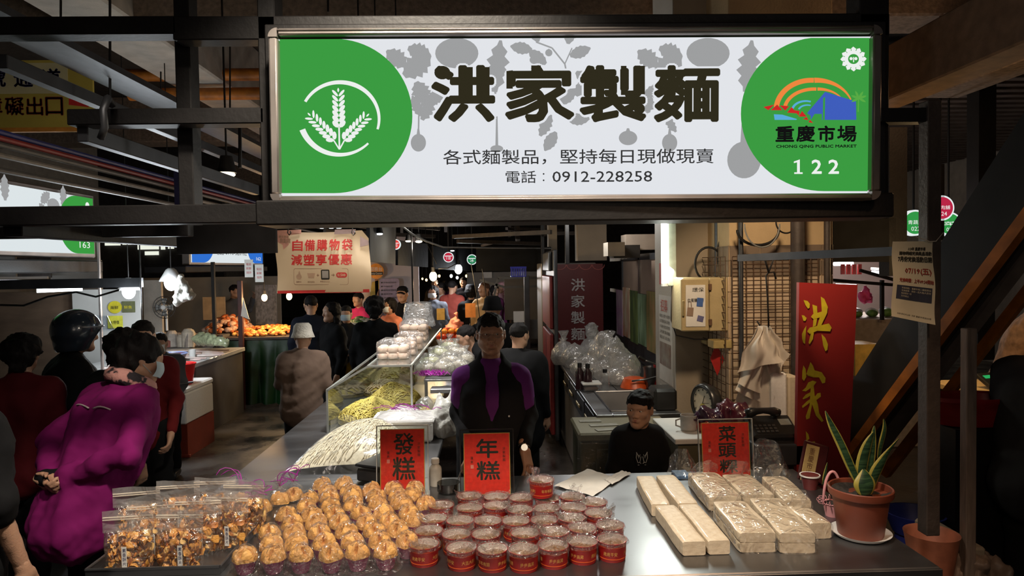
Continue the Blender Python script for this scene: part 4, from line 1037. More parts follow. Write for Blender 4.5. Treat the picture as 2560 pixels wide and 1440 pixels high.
obj('pot', MB().lathe([(0, 0), (.026, 0), (.036, .05), (.04, .052), (.038, .054), (.033, .05), (0, .045)], 24, c), PINK, t, 'auto')
P = [c+Vector((.036*math.cos(a), 0, .05+.125*math.sin(a))) for a in [PI*i/16 for i in range(17)]]
obj('handle', MB().tube(P, .0055, 8), PINK, t, True)
m = MB()
for i in range(14):
    a = 2*PI*i/14; q = c+Vector((.045*math.cos(a), .045*math.sin(a), .058)); m.tube([q+Vector((.012*math.cos(b)*math.cos(a)-.0, .012*math.cos(b)*math.sin(a), .010*math.sin(b))) for b in [2*PI*k/8 for k in range(9)]], .0014, 4)
obj('lace_rim', m, PINK, t, True); obj('soil', MB().grid(lambda u, v: c+Vector((.035*v*math.cos(u*6.28), .035*v*math.sin(u*6.28), .05)), 14, 3, True), SOIL, t)
c = Zp(2052, 1240, ZC)+Vector((0, .1, 0)); c.z = ZC; t = thing('small_pot', 'small white rimmed pot with a single green shoot behind the pink basket', 'plant', c)
obj('pot', MB().lathe([(0, 0), (.028, 0), (.038, .055), (.042, .057), (.042, .062), (.036, .06), (0, .052)], 24, c), pm('maroon_pot', (.12, .02, .02), .5), t, 'auto'); obj('rim', MB().lathe([(.0385, .056), (.0435, .057), (.0435, .063), (.038, .062)], 24, c), WHITEP, t, 'auto')
for k, (a, b) in enumerate((((2056, 1212), (2068, 1155)), ((2056, 1212), (2092, 1210)), ((2056, 1212), (2078, 1180)))):
    q0 = A(*a, c.y); q1 = A(*b, c.y); sleaf(None, [q0, q0.lerp(q1, .35), q0.lerp(q1, .7), q1], [.003, .008, .006, .001], .3, t)
# dark plaque
p = A(2030, 1200, 3.0); t = thing('plaque', 'small leaning dark plaque with a gold lettered plate beside the pots', 'plaque', (p.x, 3.0, ZC))
Rt = Matrix.Rotation(.30, 3, 'Y') @ Matrix.Rotation(-.2, 3, 'X')
o3 = Vector((p.x, 3.02, ZC+.09)); obj('backing', MB().box(o3+Vector((.02, .012, 0)), (.12, .012, .18), Rt, .006), pm('dark_wood', (.05, .01, .01), .3), t)
obj('gold_plate', MB().box(o3+Vector((.002, .003, 0)), (.062, .003, .165), Rt, .001), pm('gold_plate', (.42, .30, .12), .5, .2), t)
m = MB(); column(m, '重慶市場', o3+Rt @ Vector((-.026, -.0005, -.0))+Vector((.002, .001, 0)), Rt @ Vector((1, 0, 0)), Rt @ Vector((0, 0, 1)), .012, .07, .026, .03, .12); obj('lettering', m, pm('brown_ink', (.12, .05, .02), .6), t)
# ------------------------------------------------------------------ people
SKIN = pm('skin', (.46, .26, .17), .5, 0, .07, 12, bump=.12, bscale=180, sss=.15)
SKIND = pm('skin_tan', (.36, .19, .12), .48, 0, .08, 14, bump=.2, bscale=160, sss=.12)
HAIRM = pm('black_hair', (.010, .008, .008), .7, 0, .3, 60, bump=.25, bscale=160, stretch=(1, 1, .3), spec=.2)
HAIRG = pm('grey_black_hair', (.018, .016, .015), .7, 0, .4, 80, bump=.25, bscale=160, spec=.2)
EYEW = pm('eye_white', (.55, .52, .5), .2); EYEB = pm('iris', (.015, .009, .006), .12); LIP = pm('lips', (.30, .10, .08), .4, 0, .08, 30, sss=.1)
MASKM = pm('face_mask', (.42, .52, .58), .8, 0, .05, 20); MASKW = pm('white_mask', (.7, .72, .74), .8, 0, .05, 20)
SHOE = pm('dark_shoes', (.02, .02, .02), .5)
def cloth(name, c, var=.15): return pm('cloth_'+name, c, .85, 0, var, 6, bump=.5, bscale=9, spec=.15)
def head_parts(M, h, style='short', skin=SKIN, hair=HAIRM, fine=False, glasses=False, mask=None, parent=None, hat=None, child=False, old=False, mouth_open=0):
    s = SDF()
    s.ell((0, .012, .035), (.077, .094, .085), .02).ell((0, -.02, -.02), (.064, .072, .088), .03)
    jw = .050 if not child else .044
    for e in (-1, 1):
        s.cone((e*jw, 0, -.055), (e*.018, -.058, -.09), .024, .020, .035)
        s.ell((e*.044, -.058, -.012), (.024, .022, .024), .025)
        s.cone((e*.052, -.066, .030), (e*.014, -.083, .028), .011, .011, .02)
    s.ell((0, -.070, -.096), (.022, .02, .018), .025)
    s.ell((0, -.050, .045), (.048, .028, .032), .03)
    if fine or h < .0065:
        nr = 1. if not child else .82
        s.cone((0, -.080, .020), (0, -.098*(1 if not child else .97), -.026), .0085*nr, .0125*nr, .016)
        for e in (-1, 1): s.ell((e*.013, -.092, -.030), (.010*nr, .011, .0085), .008)
        for e in (-1, 1): s.ell((e*.031, -.098, .010), (.021, .016, .012), .012, True)
        for e in (-1, 1):
            s.cone((e*.017, -.081, .0175), (e*.045, -.074, .0165), .0048, .0048, .006); s.cone((e*.018, -.081, .0015), (e*.043, -.075, .001), .0045, .0045, .006)
        s.ell((0, -.083, -.056), (.026, .012, .016), .015)
        s.ell((0, -.090, -.0745), (.018, .008, .005), .008, True)
        for e in (-1, 1):
            s.ell((e*.006, -.0965, -.0355), (.0035, .004, .003), .003, True)
            if old: s.cone((e*.020, -.093, -.030), (e*.034, -.084, -.062), .0022, .0022, .006, True); s.cone((e*.022, -.087, -.006), (e*.042, -.08, -.008), .0015, .0015, .005, True)
    else:
        s.cone((0, -.085, .015), (0, -.1, -.028), .010, .014, .015)
    for e in (-1, 1):
        s.ell((e*.079, .012, -.004), (.011, .02, .032), .008)
        if fine: s.ell((e*.088, .004, .0), (.006, .010, .018), .005, True)
    s.cone((0, .022, -.05), (0, .040, -.18), .052, .056, .03)
    out = [moved(s.mesh(h), M)]
    # hair
    def hr(spec, nz): m = spec.mesh(max(h*1.5, .007), nz); return moved(m, M)
    P = []
    if style != 'none':
        s2 = SDF()
        if style == 'short':
            s2.ell((0, .012, .046), (.083, .102, .087), .02).ell((0, -.128, -.012), (.085, .068, .082), .012, True).ell((0, -.04, -.11), (.13, .12, .118), .015, True); nz = (.0035, 90, 1)
        elif style == 'fringe':
            s2.ell((0, .016, .046), (.087, .100, .089), .02).cone((-.03, -.058, .075), (.035, -.056, .075), .026, .026, .03).ell((0, -.112, -.02), (.085, .060, .072), .014, True).ell((0, -.05, -.105), (.13, .12, .115), .015, True); nz = (.003, 80, 2)
        elif style == 'bob':
            s2.ell((0, .022, .04), (.098, .108, .098), .03)
            for e in (-1, 1): s2.cone((e*.068, .02, .0), (e*.066, .025, -.07), .038, .03, .04)
            s2.cone((0, .07, 0), (0, .07, -.06), .05, .045, .04).ell((0, -.11, -.03), (.068, .062, .085), .02, True); nz = (.006, 60, 3)
        elif style == 'perm':
            s2.ell((0, .03, .045), (.112, .122, .108), .03).cone((0, .07, 0), (0, .075, -.055), .07, .06, .05).ell((0, -.12, -.03), (.075, .075, .08), .02, True); nz = (.010, 70, 4)
        elif style == 'long':
            s2.ell((0, .022, .04), (.096, .106, .096), .03)
            for e in (-1, 1): s2.cone((e*.065, .03, .0), (e*.07, .05, -.22), .04, .03, .04)
            s2.cone((0, .07, 0), (0, .085, -.25), .055, .045, .04).ell((0, -.11, -.03), (.068, .062, .085), .02, True); nz = (.006, 50, 5)
        elif style == 'tail':
            s2.ell((0, .02, .042), (.088, .102, .09), .03).cone((0, .10, .03), (0, .13, -.1), .03, .02, .03).ell((0, -.11, -.02), (.072, .062, .085), .02, True).ell((0, -.04, -.12), (.13, .10, .115), .015, True); nz = (.004, 60, 6)
        P.append(('hair', hr(s2, nz), hair))
    for hk, hc in (hat or []):
        if hk == 'bucket':
            m = MB().lathe([(.0, .15), (.06, .147), (.088, .12), (.098, .06), (.102, .045), (.120, .0), (.118, -.004), (.098, .04)], 28, (0, .012, 0), 1, 1.08); P.append(('bucket_hat', moved(crumple(m, .006, 3, 40), M), hc))
        if hk == 'cap':
            m = MB().lathe([(.0, .132), (.05, .126), (.083, .095), (.09, .045), (.086, .04)], 24, (0, .012, 0), 1, 1.1)
            m.grid(lambda u, v: Vector(((u-.5)*.15, -.085-.075*v*math.cos((u-.5)*2.2), .048-.018*v-.03*(u-.5)**2*4)), 10, 5); P.append(('cap', moved(m, M), hc))
        if hk == 'hood':
            s3 = SDF().ell((0, .03, .03), (.115, .125, .13), .03).cone((0, .05, -.05), (0, .05, -.13), .085, .1, .05).ell((0, -.13, 0), (.075, .09, .1), .02, True); P.append(('hood', moved(s3.mesh(.012, (.006, 40, 8)), M), hc))
        if hk == 'helmet':
            s3 = SDF().ell((0, .015, .035), (.122, .145, .13), .02).cone((0, .03, -.02), (0, .035, -.06), .115, .105, .03).ell((0, -.16, -.045), (.095, .11, .085), .015, True).ell((0, 0, -.22), (.22, .22, .12), .01, True); P.append(('helmet_shell', moved(s3.mesh(.010), M), hc))
            m = MB().grid(lambda u, v: Vector((.135*math.sin((u-.5)*2.6), .01-.17*math.cos((u-.5)*2.6)*(1+.25*v), .10-.10*v+.02)), 18, 7); P.append(('visor', moved(m, M), film('visor_film', (.8, .85, .9), .1, .05, 3, .02)))
            m = MB().tube([Vector((.124*math.cos(a), .01+.148*math.sin(a), .052)) for a in [PI+PI*i/20 for i in range(21)]], .006, 6); P.append(('helmet_trim', moved(m, M), pm('pale_trim', (.3, .3, .32), .3)))
    if fine:
        for e in (-1, 1):
            P.append(('eye', moved(MB().ell((e*.031, -.0730, .0095), (.0118, .0118, .0118), 16, 10), M), EYEW))
            gx = .003 if not child else -.004
            P.append(('iris', moved(MB().ell((e*.031+gx, -.0813, .009), (.0055, .0042, .0055), 12, 6), M), EYEB))
            # lids close the almond
            for z0, z1, w_ in ((.0150, .0188, .019), (.0042, .0005, .018)):
                m = MB().grid(lambda u, v: Vector((e*.031+(u-.5)*2*w_, -.0862+.013*((u-.5)*2)**2+.001*v, (z0+(z1-z0)*v)-(.0045 if z0 > .01 else -.003)*((u-.5)*2)**2)), 10, 4); P.append(('eyelid', moved(m, M), skin))
            m = MB().tube([Vector((e*(.014+.036*t), -.0905+.014*t*t+.001, .0305+.006*math.sin(t*2.6))) for t in [i/7 for i in range(8)]], [.0018, .003, .0034, .0034, .003, .0026, .002, .0008], 6); P.append(('eyebrow', moved(m, M), hair))
        if not mask:
            w_ = .024 if not child else .020
            m = MB().tube([Vector(((t-.5)*2*w_, -.0945+.012*((t-.5)*2)**2, -.0520-.0012*math.cos((t-.5)*9))) for t in [i/10 for i in range(11)]], [.0008, .0025, .0034, .0036, .0036, .003, .0036, .0036, .0034, .0025, .0008], 6)
            m.tube([Vector(((t-.5)*1.7*w_, -.0935+.010*((t-.5)*2)**2, -.0605-mouth_open+.003*((t-.5)*2)**2)) for t in [i/8 for i in range(9)]], [.0008, .003, .0042, .0046, .0046, .0046, .0042, .003, .0008], 6); P.append(('lips', moved(m, M), LIP))
            m = MB().tube([Vector(((t-.5)*1.9*w_, -.0948+.011*((t-.5)*2)**2, -.0562)) for t in [i/8 for i in range(9)]], .0011, 5); P.append(('mouth_line', moved(m, M), pm('mouth_line', (.06, .02, .015), .6)))
    if mask:
        m = MB().grid(lambda u, v: Vector((.075*math.sin((u-.5)*2.5), -.035-.072*math.cos((u-.5)*2.5)-.012*math.sin(PI*v), .0-.085*v)), 14, 8); P.append(('face_mask', moved(m, M), mask))
        m = MB()
        for e in (-1, 1): m.tube([Vector((e*.07, -.055, -.01)), Vector((e*.084, .0, .01)), Vector((e*.084, .02, -.02)), Vector((e*.07, -.05, -.07))], .0018, 4)
        P.append(('mask_loop', moved(m, M), mask))
    if glasses:
        m = MB()
        for e in (-1, 1):
            m.tube([Vector((e*.033+.0235*math.cos(a), -.104+.006*abs(math.cos(a)), .006+.0155*math.sin(a))) for a in [PI*2*i/20 for i in range(21)]], .0011, 5)
            m.tube([Vector((e*.057, -.098, .012)), Vector((e*.078, -.05, .012)), Vector((e*.083, .012, .008))], .0014, 5)
        m.tube([Vector((-.010, -.105, .010)), Vector((0, -.108, .012)), Vector((.010, -.105, .010))], .0013, 5)
        P.append(('glasses_frame', moved(m, M), pm('steel_wire', (.35, .3, .25), .25, .9)))
        m = MB()
        for e in (-1, 1): m.plate(circ(0, 0, .023, 16, .015), M @ Vector((e*.033, -.103, .006)), M.to_3x3() @ Vector((1, 0, 0)), M.to_3x3() @ Vector((0, 0, 1)))
        P.append(('lens', m, film('lens', (.9, .9, .9), .04, .02, 3, 0.)))
    for n, m, mt in P: obj(n, m, mt, parent, True)
    return out[0]
def hand_mesh(wr, d, nrm, side, h, curl=.5, sc=1., point=False):
    """wrist, finger direction, palm normal (towards the palm side); side=+1 thumb on the +x local side"""
    d = Vector(d).normalized(); n = Vector(nrm); n = (n-d*n.dot(d)).normalized(); x = d.cross(n).normalized()*side
    def L(a, b, c): return tuple(Vector(wr)+(x*a+d*b+n*c)*sc)
    s = SDF(); s.cone(L(0, -.03, 0), L(0, .012, 0), .024*sc, .026*sc, .02)
    for a, w_ in ((-.027, .014), (-.009, .015), (.009, .015), (.027, .015)): s.cone(L(a*.7, .02, 0), L(a, .085, 0), .016*sc, w_*.8*sc, .014)
    for i, (a, l_) in enumerate(((.029, .072), (.010, .082), (-.010, .076), (-.029, .060))):
        c_ = curl if not (point and i == 0) else .05
        a1 = c_*.9; a2 = c_*2.0; a3 = c_*2.8; p = (a, .088, 0); q = p
        for ang, f, r0_, r1_ in ((a1, .42, .0088, .0082), (a2, .32, .0082, .0076), (a3, .26, .0076, .0064)):
            q2 = (q[0]*1.03, q[1]+l_*f*math.cos(ang), q[2]+l_*f*math.sin(ang)); s.cone(L(*q), L(*q2), max(r0_*sc, h*1.1), max(r1_*sc, h*1.0), .0035); q = q2
    s.cone(L(.022, .02, .008), L(.050, .055, .016), .014*sc, .0105*sc, .012); s.cone(L(.050, .055, .016), L(.056, .085, .022), .0100*sc, .008*sc, .004)
    return s.mesh(h)
def person(label, x, y, H, rz, top, legs=None, skin=SKIN, hair='short', hairm=None, lean=0., hyaw=0., hpitch=0., arms=None, bulk=1., hem=.46, fine=False, vox=.02, hat=None, mask=None, glasses=False, sit=None, child=False, old=False,
           group=None, extra=None, sleeve=1., neck_c=None, shoes=True, armw=None, hands=True, skirt=None, hscale=1., collar=None, noise=.006, curl=.5, handspec=None, name='person', zbase=0., legsp=.09, topname='jacket', sleeve_cut=.93):
    """x,y place, rz facing (0 = towards the camera side, -Y)"""
    t = thing(name, label, 'person', (x, y, zbase), 0, group); k = H/1.65
    Rz = Matrix.Translation((x, y, zbase)) @ Matrix.Rotation(rz, 4, 'Z')
    pelv = Vector((0, 0, .86*k)); 
    if sit: pelv.z = sit
    Up = Rz @ Matrix.Translation(pelv) @ Matrix.Rotation(lean, 4, 'X')       # upper body frame, origin at the pelvis; lean>0 bends to -Y
    def U_(a, b, c): return Up @ Vector((a*k, b*k, c*k))
    sh = .155*bulk**.4 if not child else .128; zs = .46
    neck = U_(0, .01, zs+.05)
    Mh = Up @ Matrix.Translation(Vector((0, -.012, zs+(.232 if fine and not child else .215)))*k) @ Matrix.Rotation(hyaw, 4, 'Z') @ Matrix.Rotation(hpitch-lean*.6, 4, 'X') @ Matrix.Diagonal((k*hscale*.95, k*hscale*.95, k*hscale*(.93 if not fine or child else .90), 1))
    hh = .0036 if fine else .0085
    body = head_parts(Mh, hh, hair, skin, hairm or HAIRM, fine, glasses, mask, t, hat, child, old)
    # arms
    A_ = []
    for i, e in enumerate((-1, 1)):
        S_ = U_(e*sh, .01, zs)
        if armw and armw[i]: El, Wr = Vector(armw[i][0]), Vector(armw[i][1])
        else:
            pose = (arms or ('down', 'down'))[i]
            q = {'down': ((.225, .02, .22), (.235, -.06, -.02)), 'hold': ((.215, .0, .22), (.12, -.22, .20)), 'reach': ((.20, -.12, .27), (.15, -.38, .22)), 'up': ((.24, -.1, .35), (.18, -.24, .55)),
                 'back': ((.33, .10, .20), (.05, .19, .04)), 'phone': ((.21, -.06, .24), (.07, -.24, .36)), 'pocket': ((.25, .04, .22), (.20, -.08, .04)), 'low': ((.21, -.06, .22), (.18, -.25, .02))}[pose]
            El = U_(e*q[0][0], q[0][1], q[0][2]); Wr = U_(e*q[1][0], q[1][1], q[1][2])
        A_.append((S_, El, Wr))
    # the bare figure under the clothes
    s = SDF(); c = .03
    s.cone(U_(0, .02, .0), U_(0, .01, .25), .095*k, .092*k, .06).cone(U_(-sh*.5, .01, .38), U_(sh*.5, .01, .38), .080*k, .080*k, .06).cone(U_(0, .015, zs), Mh @ Vector((0, .03, -.12)), .06*k, .05*k, .04)
    for S_, El, Wr in A_: s.cone(S_, El, .045*k, .036*k, .03).cone(El, Wr, .036*k, .024*k, .02)
    feet = []
    for e in (-1, 1):
        if sit: hp = Rz @ Vector((e*.09*k, 0, pelv.z)); kn = Rz @ Vector((e*.11*k, -.40*k, pelv.z)); an = Rz @ Vector((e*.11*k, -.38*k, .08))
        else: hp = Rz @ Vector((e*.085*k, 0, .86*k)); kn = Rz @ Vector((e*(legsp)*k, -.015, .46*k)); an = Rz @ Vector((e*(legsp+.01)*k, .02, .08*k))
        feet.append((hp, kn, an)); s.cone(hp, kn, .075*k, .052*k, .04).cone(kn, an, .052*k, .034*k, .02)
    body.merge(s.mesh(vox*.95))
    for i, (e, (S_, El, Wr)) in enumerate(zip((-1, 1), A_)):
        if not hands: break
        hs = (handspec or {}).get(i, {}); d = hs.get('d', (Wr-El).normalized()); n = hs.get('n', (Rz.to_3x3() @ Vector((-e, 0, 0))))
        body.merge(hand_mesh(Wr+Vector(d)*.01, d, n, hs.get('side', 1 if e > 0 else -1), .0042 if (fine or hs) else .0085, hs.get('curl', curl), k, hs.get('point', False)))
    obj('body', body, skin, t, True)
    # top
    s = SDF(); b = bulk if topname != 'shirt' else .86
    s.cone(U_(0, .02, (hem-.52)*1.0), U_(0, .01, .25), .135*k*b, .125*k*b, .08)
    s.cone(U_(-.05, .02, (hem-.52)), U_(-.06, .01, .3), .12*k*b, .12*k*b, .06).cone(U_(.05, .02, (hem-.52)), U_(.06, .01, .3), .12*k*b, .12*k*b, .06)
    s.cone(U_(-sh*.55, .01, .38), U_(sh*.55, .01, .38), .110*k*b, .110*k*b, .07)
    for e in (-1, 1): s.cone(U_(e*sh, .012, zs-.012), U_(e*.03, .016, zs+.045), .054*k*b**.5, .058*k, .05)
    s.cone(U_(0, .018, zs+.03), U_(0, .012, zs+.062), .064*k, .062*k, .03)
    if topname == 'shirt': s.cone(U_(0, -.050, .33), U_(0, -.010, .49), .052, .046, .03)
    for S_, El, Wr in A_:
        if sleeve > .01:
            if sleeve >= 1: s.cone(S_, El, .060*k*b**.6, .052*k*b**.6, .05).cone(El, El.lerp(Wr, sleeve_cut), .053*k*b**.6, .040*k*b**.6, .02)
            else: s.cone(S_, S_.lerp(El, sleeve), .058*k*b**.6, .056*k*b**.6, .05)
    s.ell(Mh @ Vector((0, -.01, -.10)), (.05*k, .05*k, .03*k), .02, True)
    o = obj(topname, s.mesh(vox*.7 if fine else vox*.8, (noise, 22, int(abs(x*10+y*7)) % 90)), top, t, True)
    if collar:
        m = MB().tube([Mh @ Vector((.092*math.cos(a), .035+.095*math.sin(a), -.125+.02*math.sin(a))) for a in [2*PI*i/18 for i in range(19)]], .040, 10); obj('scarf' if collar[1] else 'collar', crumple(m, .008, 3, 50), collar[0], t, True)
    # trousers or skirt
    s = SDF()
    s.cone(Rz @ Vector((-.04*k, .015, pelv.z+.03)), Rz @ Vector((.04*k, .015, pelv.z+.03)), .125*k*b**.5, .125*k*b**.5, .05)
    for hp, kn, an in feet:
        if skirt: s.cone(hp, hp.lerp(kn, .95), .12*k, .125*k, .05)
        else: s.cone(hp, kn, .098*k, .074*k, .05).cone(kn, an+Vector((0, 0, .02)), .074*k, .058*k, .03)
    obj('trousers' if not skirt else 'skirt', s.mesh(vox, (.004, 25, 5)), legs or cloth('black', (.007, .007, .008)), t, True)
    if shoes:
        for hp, kn, an in feet:
            f = Rz.to_3x3() @ Vector((0, -1, 0)); m = SDF().cone((an.x, an.y, .045), (an.x+f.x*.13, an.y+f.y*.13, .032), .042, .034, .02).mesh(.014); m.v = [(a, b_, max(z, .0)) for a, b_, z in m.v]; obj('shoe', m, SHOE, t, True)
    return t, Mh, Up, A_, k

# --- the standing stallholder
BLKC = cloth('black', (.007, .007, .008)); VEST = cloth('black_vest', (.012, .012, .014)); PURT = cloth('purple_shirt', (.13, .025, .17))
NAVY = cloth('navy', (.009, .011, .02)); GREYC = cloth('grey', (.10, .10, .11)); TAUPE = cloth('taupe', (.15, .10, .075))
mx, my = A(1228, 900, 3.52).x, 3.52
wrR = A(1310, 1118, 3.36); elR = A(1322, 1040, 3.52); wrL = A(1178, 1130, 3.36); elL = A(1146, 1030, 3.54)
man, Mh, Up, AR, k = person('man with glasses in a black vest over a purple shirt, standing behind the counter', mx, my, 1.60, 0., PURT, skin=SKIND, hair='short', hairm=HAIRG, fine=True, vox=.014, glasses=True, old=True,
    armw=[(elL, wrL), (elR, wrR)], sleeve=.62, hem=.50, bulk=.95, hyaw=.05, hpitch=0.02, noise=.003, topname='shirt',
    handspec={1: dict(d=(.12, -.30, -.55), n=(-.5, .3, -.3), side=1, curl=.32, point=True), 0: dict(d=(.0, -.35, -.5), n=(.2, .3, -.6), side=-1, curl=.4)}, hscale=.96)
s = SDF()
for e in (-1, 1):
    s.cone(Up @ Vector((e*.058, .015, -.06)), Up @ Vector((e*.060, .005, .34)), .130, .124, .05)
    s.cone(Up @ Vector((e*.03, .016, .49)), Up @ Vector((e*.138, .012, .425)), .066, .060, .04)
s.cone(Up @ Vector((0, .05, -.05)), Up @ Vector((0, .05, .42)), .12, .11, .05).cone(Up @ Vector((0, .04, .5)), Up @ Vector((0, .045, .535)), .066, .068, .03)
s.cone(Up @ Vector((0, -.10, .56)), Up @ Vector((0, -.128, .20)), .056, .012, .010, True).cone(Up @ Vector((0, -.112, .50)), Up @ Vector((0, -.132, .28)), .042, .020, .010, True).cone(Up @ Vector((0, -.07, .56)), Up @ Vector((0, -.112, .42)), .052, .036, .006, True).cone(Up @ Vector((0, -.095, .47)), Up @ Vector((0, -.122, .32)), .044, .030, .006, True).cone(Up @ Vector((0, -.112, .42)), Up @ Vector((0, -.126, .34)), .046, .034, .004, True).ell(Mh @ Vector((0, -.02, -.12)), (.058, .058, .06), .02, True)
obj('vest', s.mesh(.010, (.003, 25, 4)), VEST, man, True)
m = MB().tube([Up @ Vector((0, -.152, .19-.03*i)) for i in range(9)], .002, 5); pass
m = MB().box(Up @ Vector((.085, -.128, .27)), (.008, .003, .008), None); obj('badge', m, WHITEP, man)
for S_, El, Wr in AR: obj('undersleeve', SDF().cone(S_.lerp(El, .5), El, .047, .044, .03).cone(El, El.lerp(Wr, .95), .044, .034, .02).mesh(.010, (.003, 30, 6)), BLKC, man, True)

dW = (AR[1][2]-AR[1][1]).normalized(); cW = AR[1][2]-dW*.004
m = MB().lathe([(.029, -.008), (.0305, -.008), (.0305, .008), (.029, .008)], 20); q_ = dW.to_track_quat('Z', 'Y').to_matrix().to_4x4(); obj('watch_strap', moved(m, Matrix.Translation(cW) @ q_), pm('steel_wire', (.35, .3, .25), .25, .9), man, True)
m = MB().cyl(cW+Vector((.0, -.030, .004)), cW+Vector((0, -.037, .006)), .0165, n=20); obj('watch_face', m, pm('watch_silver', (.9, .88, .8), .15, .7), man)

# --- the boy leaning on the counter
bx_, by_ = A(1598, 1000, 3.66).x, 3.70
w0, w1 = A(1560, 1168, 3.40), A(1640, 1176, 3.38); e0, e1 = A(1532, 1150, 3.60), A(1668, 1150, 3.58)
boy, Mb, Ub, AB, kb = person('boy with short black hair in a black sweatshirt leaning at the counter beside the chest', bx_, by_, 1.15, 0., BLKC, skin=SKIN, hair='fringe', fine=True, vox=.013, child=True, hyaw=-.50, hpitch=.02, hscale=1.24, hem=.48,
    arms=('low', 'low'), noise=.003, bulk=1.12, topname='sweatshirt', lean=.08)
m = MB(); c = A(1580, 1140, 3.49)
c = Ub @ Vector((-.012, -.128, .25))
for e in (-1, 1):
    for P in (((.004, .0), (.010, -.028), (.018, -.03), (.026, -.006), (.024, .022)), ((.008, .010), (.014, -.008), (.020, .012)), ((.012, -.026), (.004, -.034)), ((.026, .022), (.014, .002)), ((.012, -.040), (.019, -.040))):
        m.tube([c+Vector((e*a*1.15, -.0, b*1.1)) for a, b in P], .0018, 4)
obj('chest_print', m, pm('silver_print', (.45, .48, .5), .4), boy)

# --- left foreground shoppers
MAGJ = cloth('magenta_jacket', (.17, .007, .095)); PINKS = pm('pink_black_scarf', (.55, .27, .24), .9, 0, .2, 16, bump=.6, bscale=40, col2=(.02, .015, .02), sharp=True)
wx_, wy_ = A(222, 1100, 3.25).x, 3.25
wom, Mw, Uw, AW, kw = person('woman in a magenta padded jacket and pink patterned scarf bending forward with hands behind', wx_, wy_, 1.58, PI-.55, MAGJ, legs=BLKC, hair='perm', mask=MASKM, lean=.42, vox=.017, bulk=1.28, hem=.36, hyaw=-.45, hpitch=.15,
    arms=('back', 'back'), noise=.009, collar=(PINKS, True), curl=.7)
for a, b in (((-.02, .155, .36), (.15, .13, .36)), ((-.06, .158, .36), (-.15, .13, .37))):
    obj('reflective_piping', MB().tube([Uw @ (Vector(a).lerp(Vector(b), i/6)+Vector((0, .012+.01*math.sin(i/6*PI), .01*math.sin(i/6*PI)))) for i in range(7)], .004, 5), pm('pale_piping', (.6, .5, .5), .5), wom, True)
obj('glove', SDF().ell(Uw @ Vector((.02, .19, .03)), (.06, .05, .045), .02).mesh(.012, (.006, 40, 1)), BLKC, wom, True)
RED = cloth('dark_red', (.11, .008, .009)); REDB = cloth('bright_red', (.08, .006, .009))
def P_(px, py, Y): q = A(px, py, Y); return q.x, q.y
x_, y_ = P_(362, 900, 4.7)
person('person in a dark red jacket and pale blue mask beside the white foam box', x_, y_, 1.53, .35, RED, legs=BLKC, hair='short', mask=MASKM, bulk=.95, arms=('down', 'low'), lean=.1)
x_, y_ = P_(160, 900, 4.6); HELM = pm('helmet_shell', (.035, .05, .075), .25, .3, .2, 5, coat=.6)
person('person in a black jacket wearing a glossy dark motorcycle helmet', x_, y_, 1.56, PI-.9, BLKC, hair='none', hat=[('helmet', HELM)], bulk=1.3, lean=.12, hscale=1.15)
x_, y_ = P_(258, 960, 4.0)
person('person with black hair bent in front of the helmeted shopper', x_, y_, 1.52, PI-.4, BLKC, hair='perm', bulk=1.1, lean=.25)
x_, y_ = P_(38, 900, 3.9)
person('person with black hair in a red jacket at the far left edge', x_, y_, 1.50, PI+.2, REDB, hair='perm', bulk=1.1, lean=.15)
x_, y_ = P_(-150, 1100, 2.32)
person('person in black with a bare hanging forearm, nearest at the left edge', x_, y_, 1.68, PI-.2, BLKC, legs=BLKC, hair='short', bulk=1.2, sleeve=1., lean=.0, sleeve_cut=.12)
x_, y_ = P_(405, 830, 6.2)
person('person with short hair stooping behind the fish counter', x_, y_, 1.32, .2, GREYC, hair='short', mask=MASKW, bulk=1.1, lean=.15, arms=('low', 'low'))
# --- middle aisle
x_, y_ = P_(754, 960, 5.6)
person('elderly person in a taupe hooded jacket and cream bucket hat seen from behind', x_, y_, 1.40, PI, TAUPE, legs=BLKC, hair='short', hat=[('bucket', pm('cream_wool', (.75, .70, .62), .95, 0, .1, 30, bump=.8, bscale=80))], bulk=1.2, hem=.49, lean=.12, arms=('hold', 'hold'), noise=.010)
def crowd(L):
    for (px, Y, H, rz, c, lab, kw) in L:
        x_, y_ = P_(px, 800, Y); person(lab, x_, y_, H, rz, c, **kw)
BRN = cloth('brown_coat', (.16, .10, .05)); SAL = cloth('salmon_jacket', (.72, .24, .14)); YELJ = cloth('yellow_jacket', (.35, .22, .02)); GRB = cloth('slate_coat', (.13, .14, .17)); WHT = cloth('white_coat', (.55, .54, .52)); RUST = cloth('rust_coat', (.30, .06, .045)); PURC = cloth('plum_coat', (.14, .03, .10)); PNK = cloth('hot_pink', (.6, .04, .16)); CRM = cloth('cream_jacket', (.6, .4, .2))
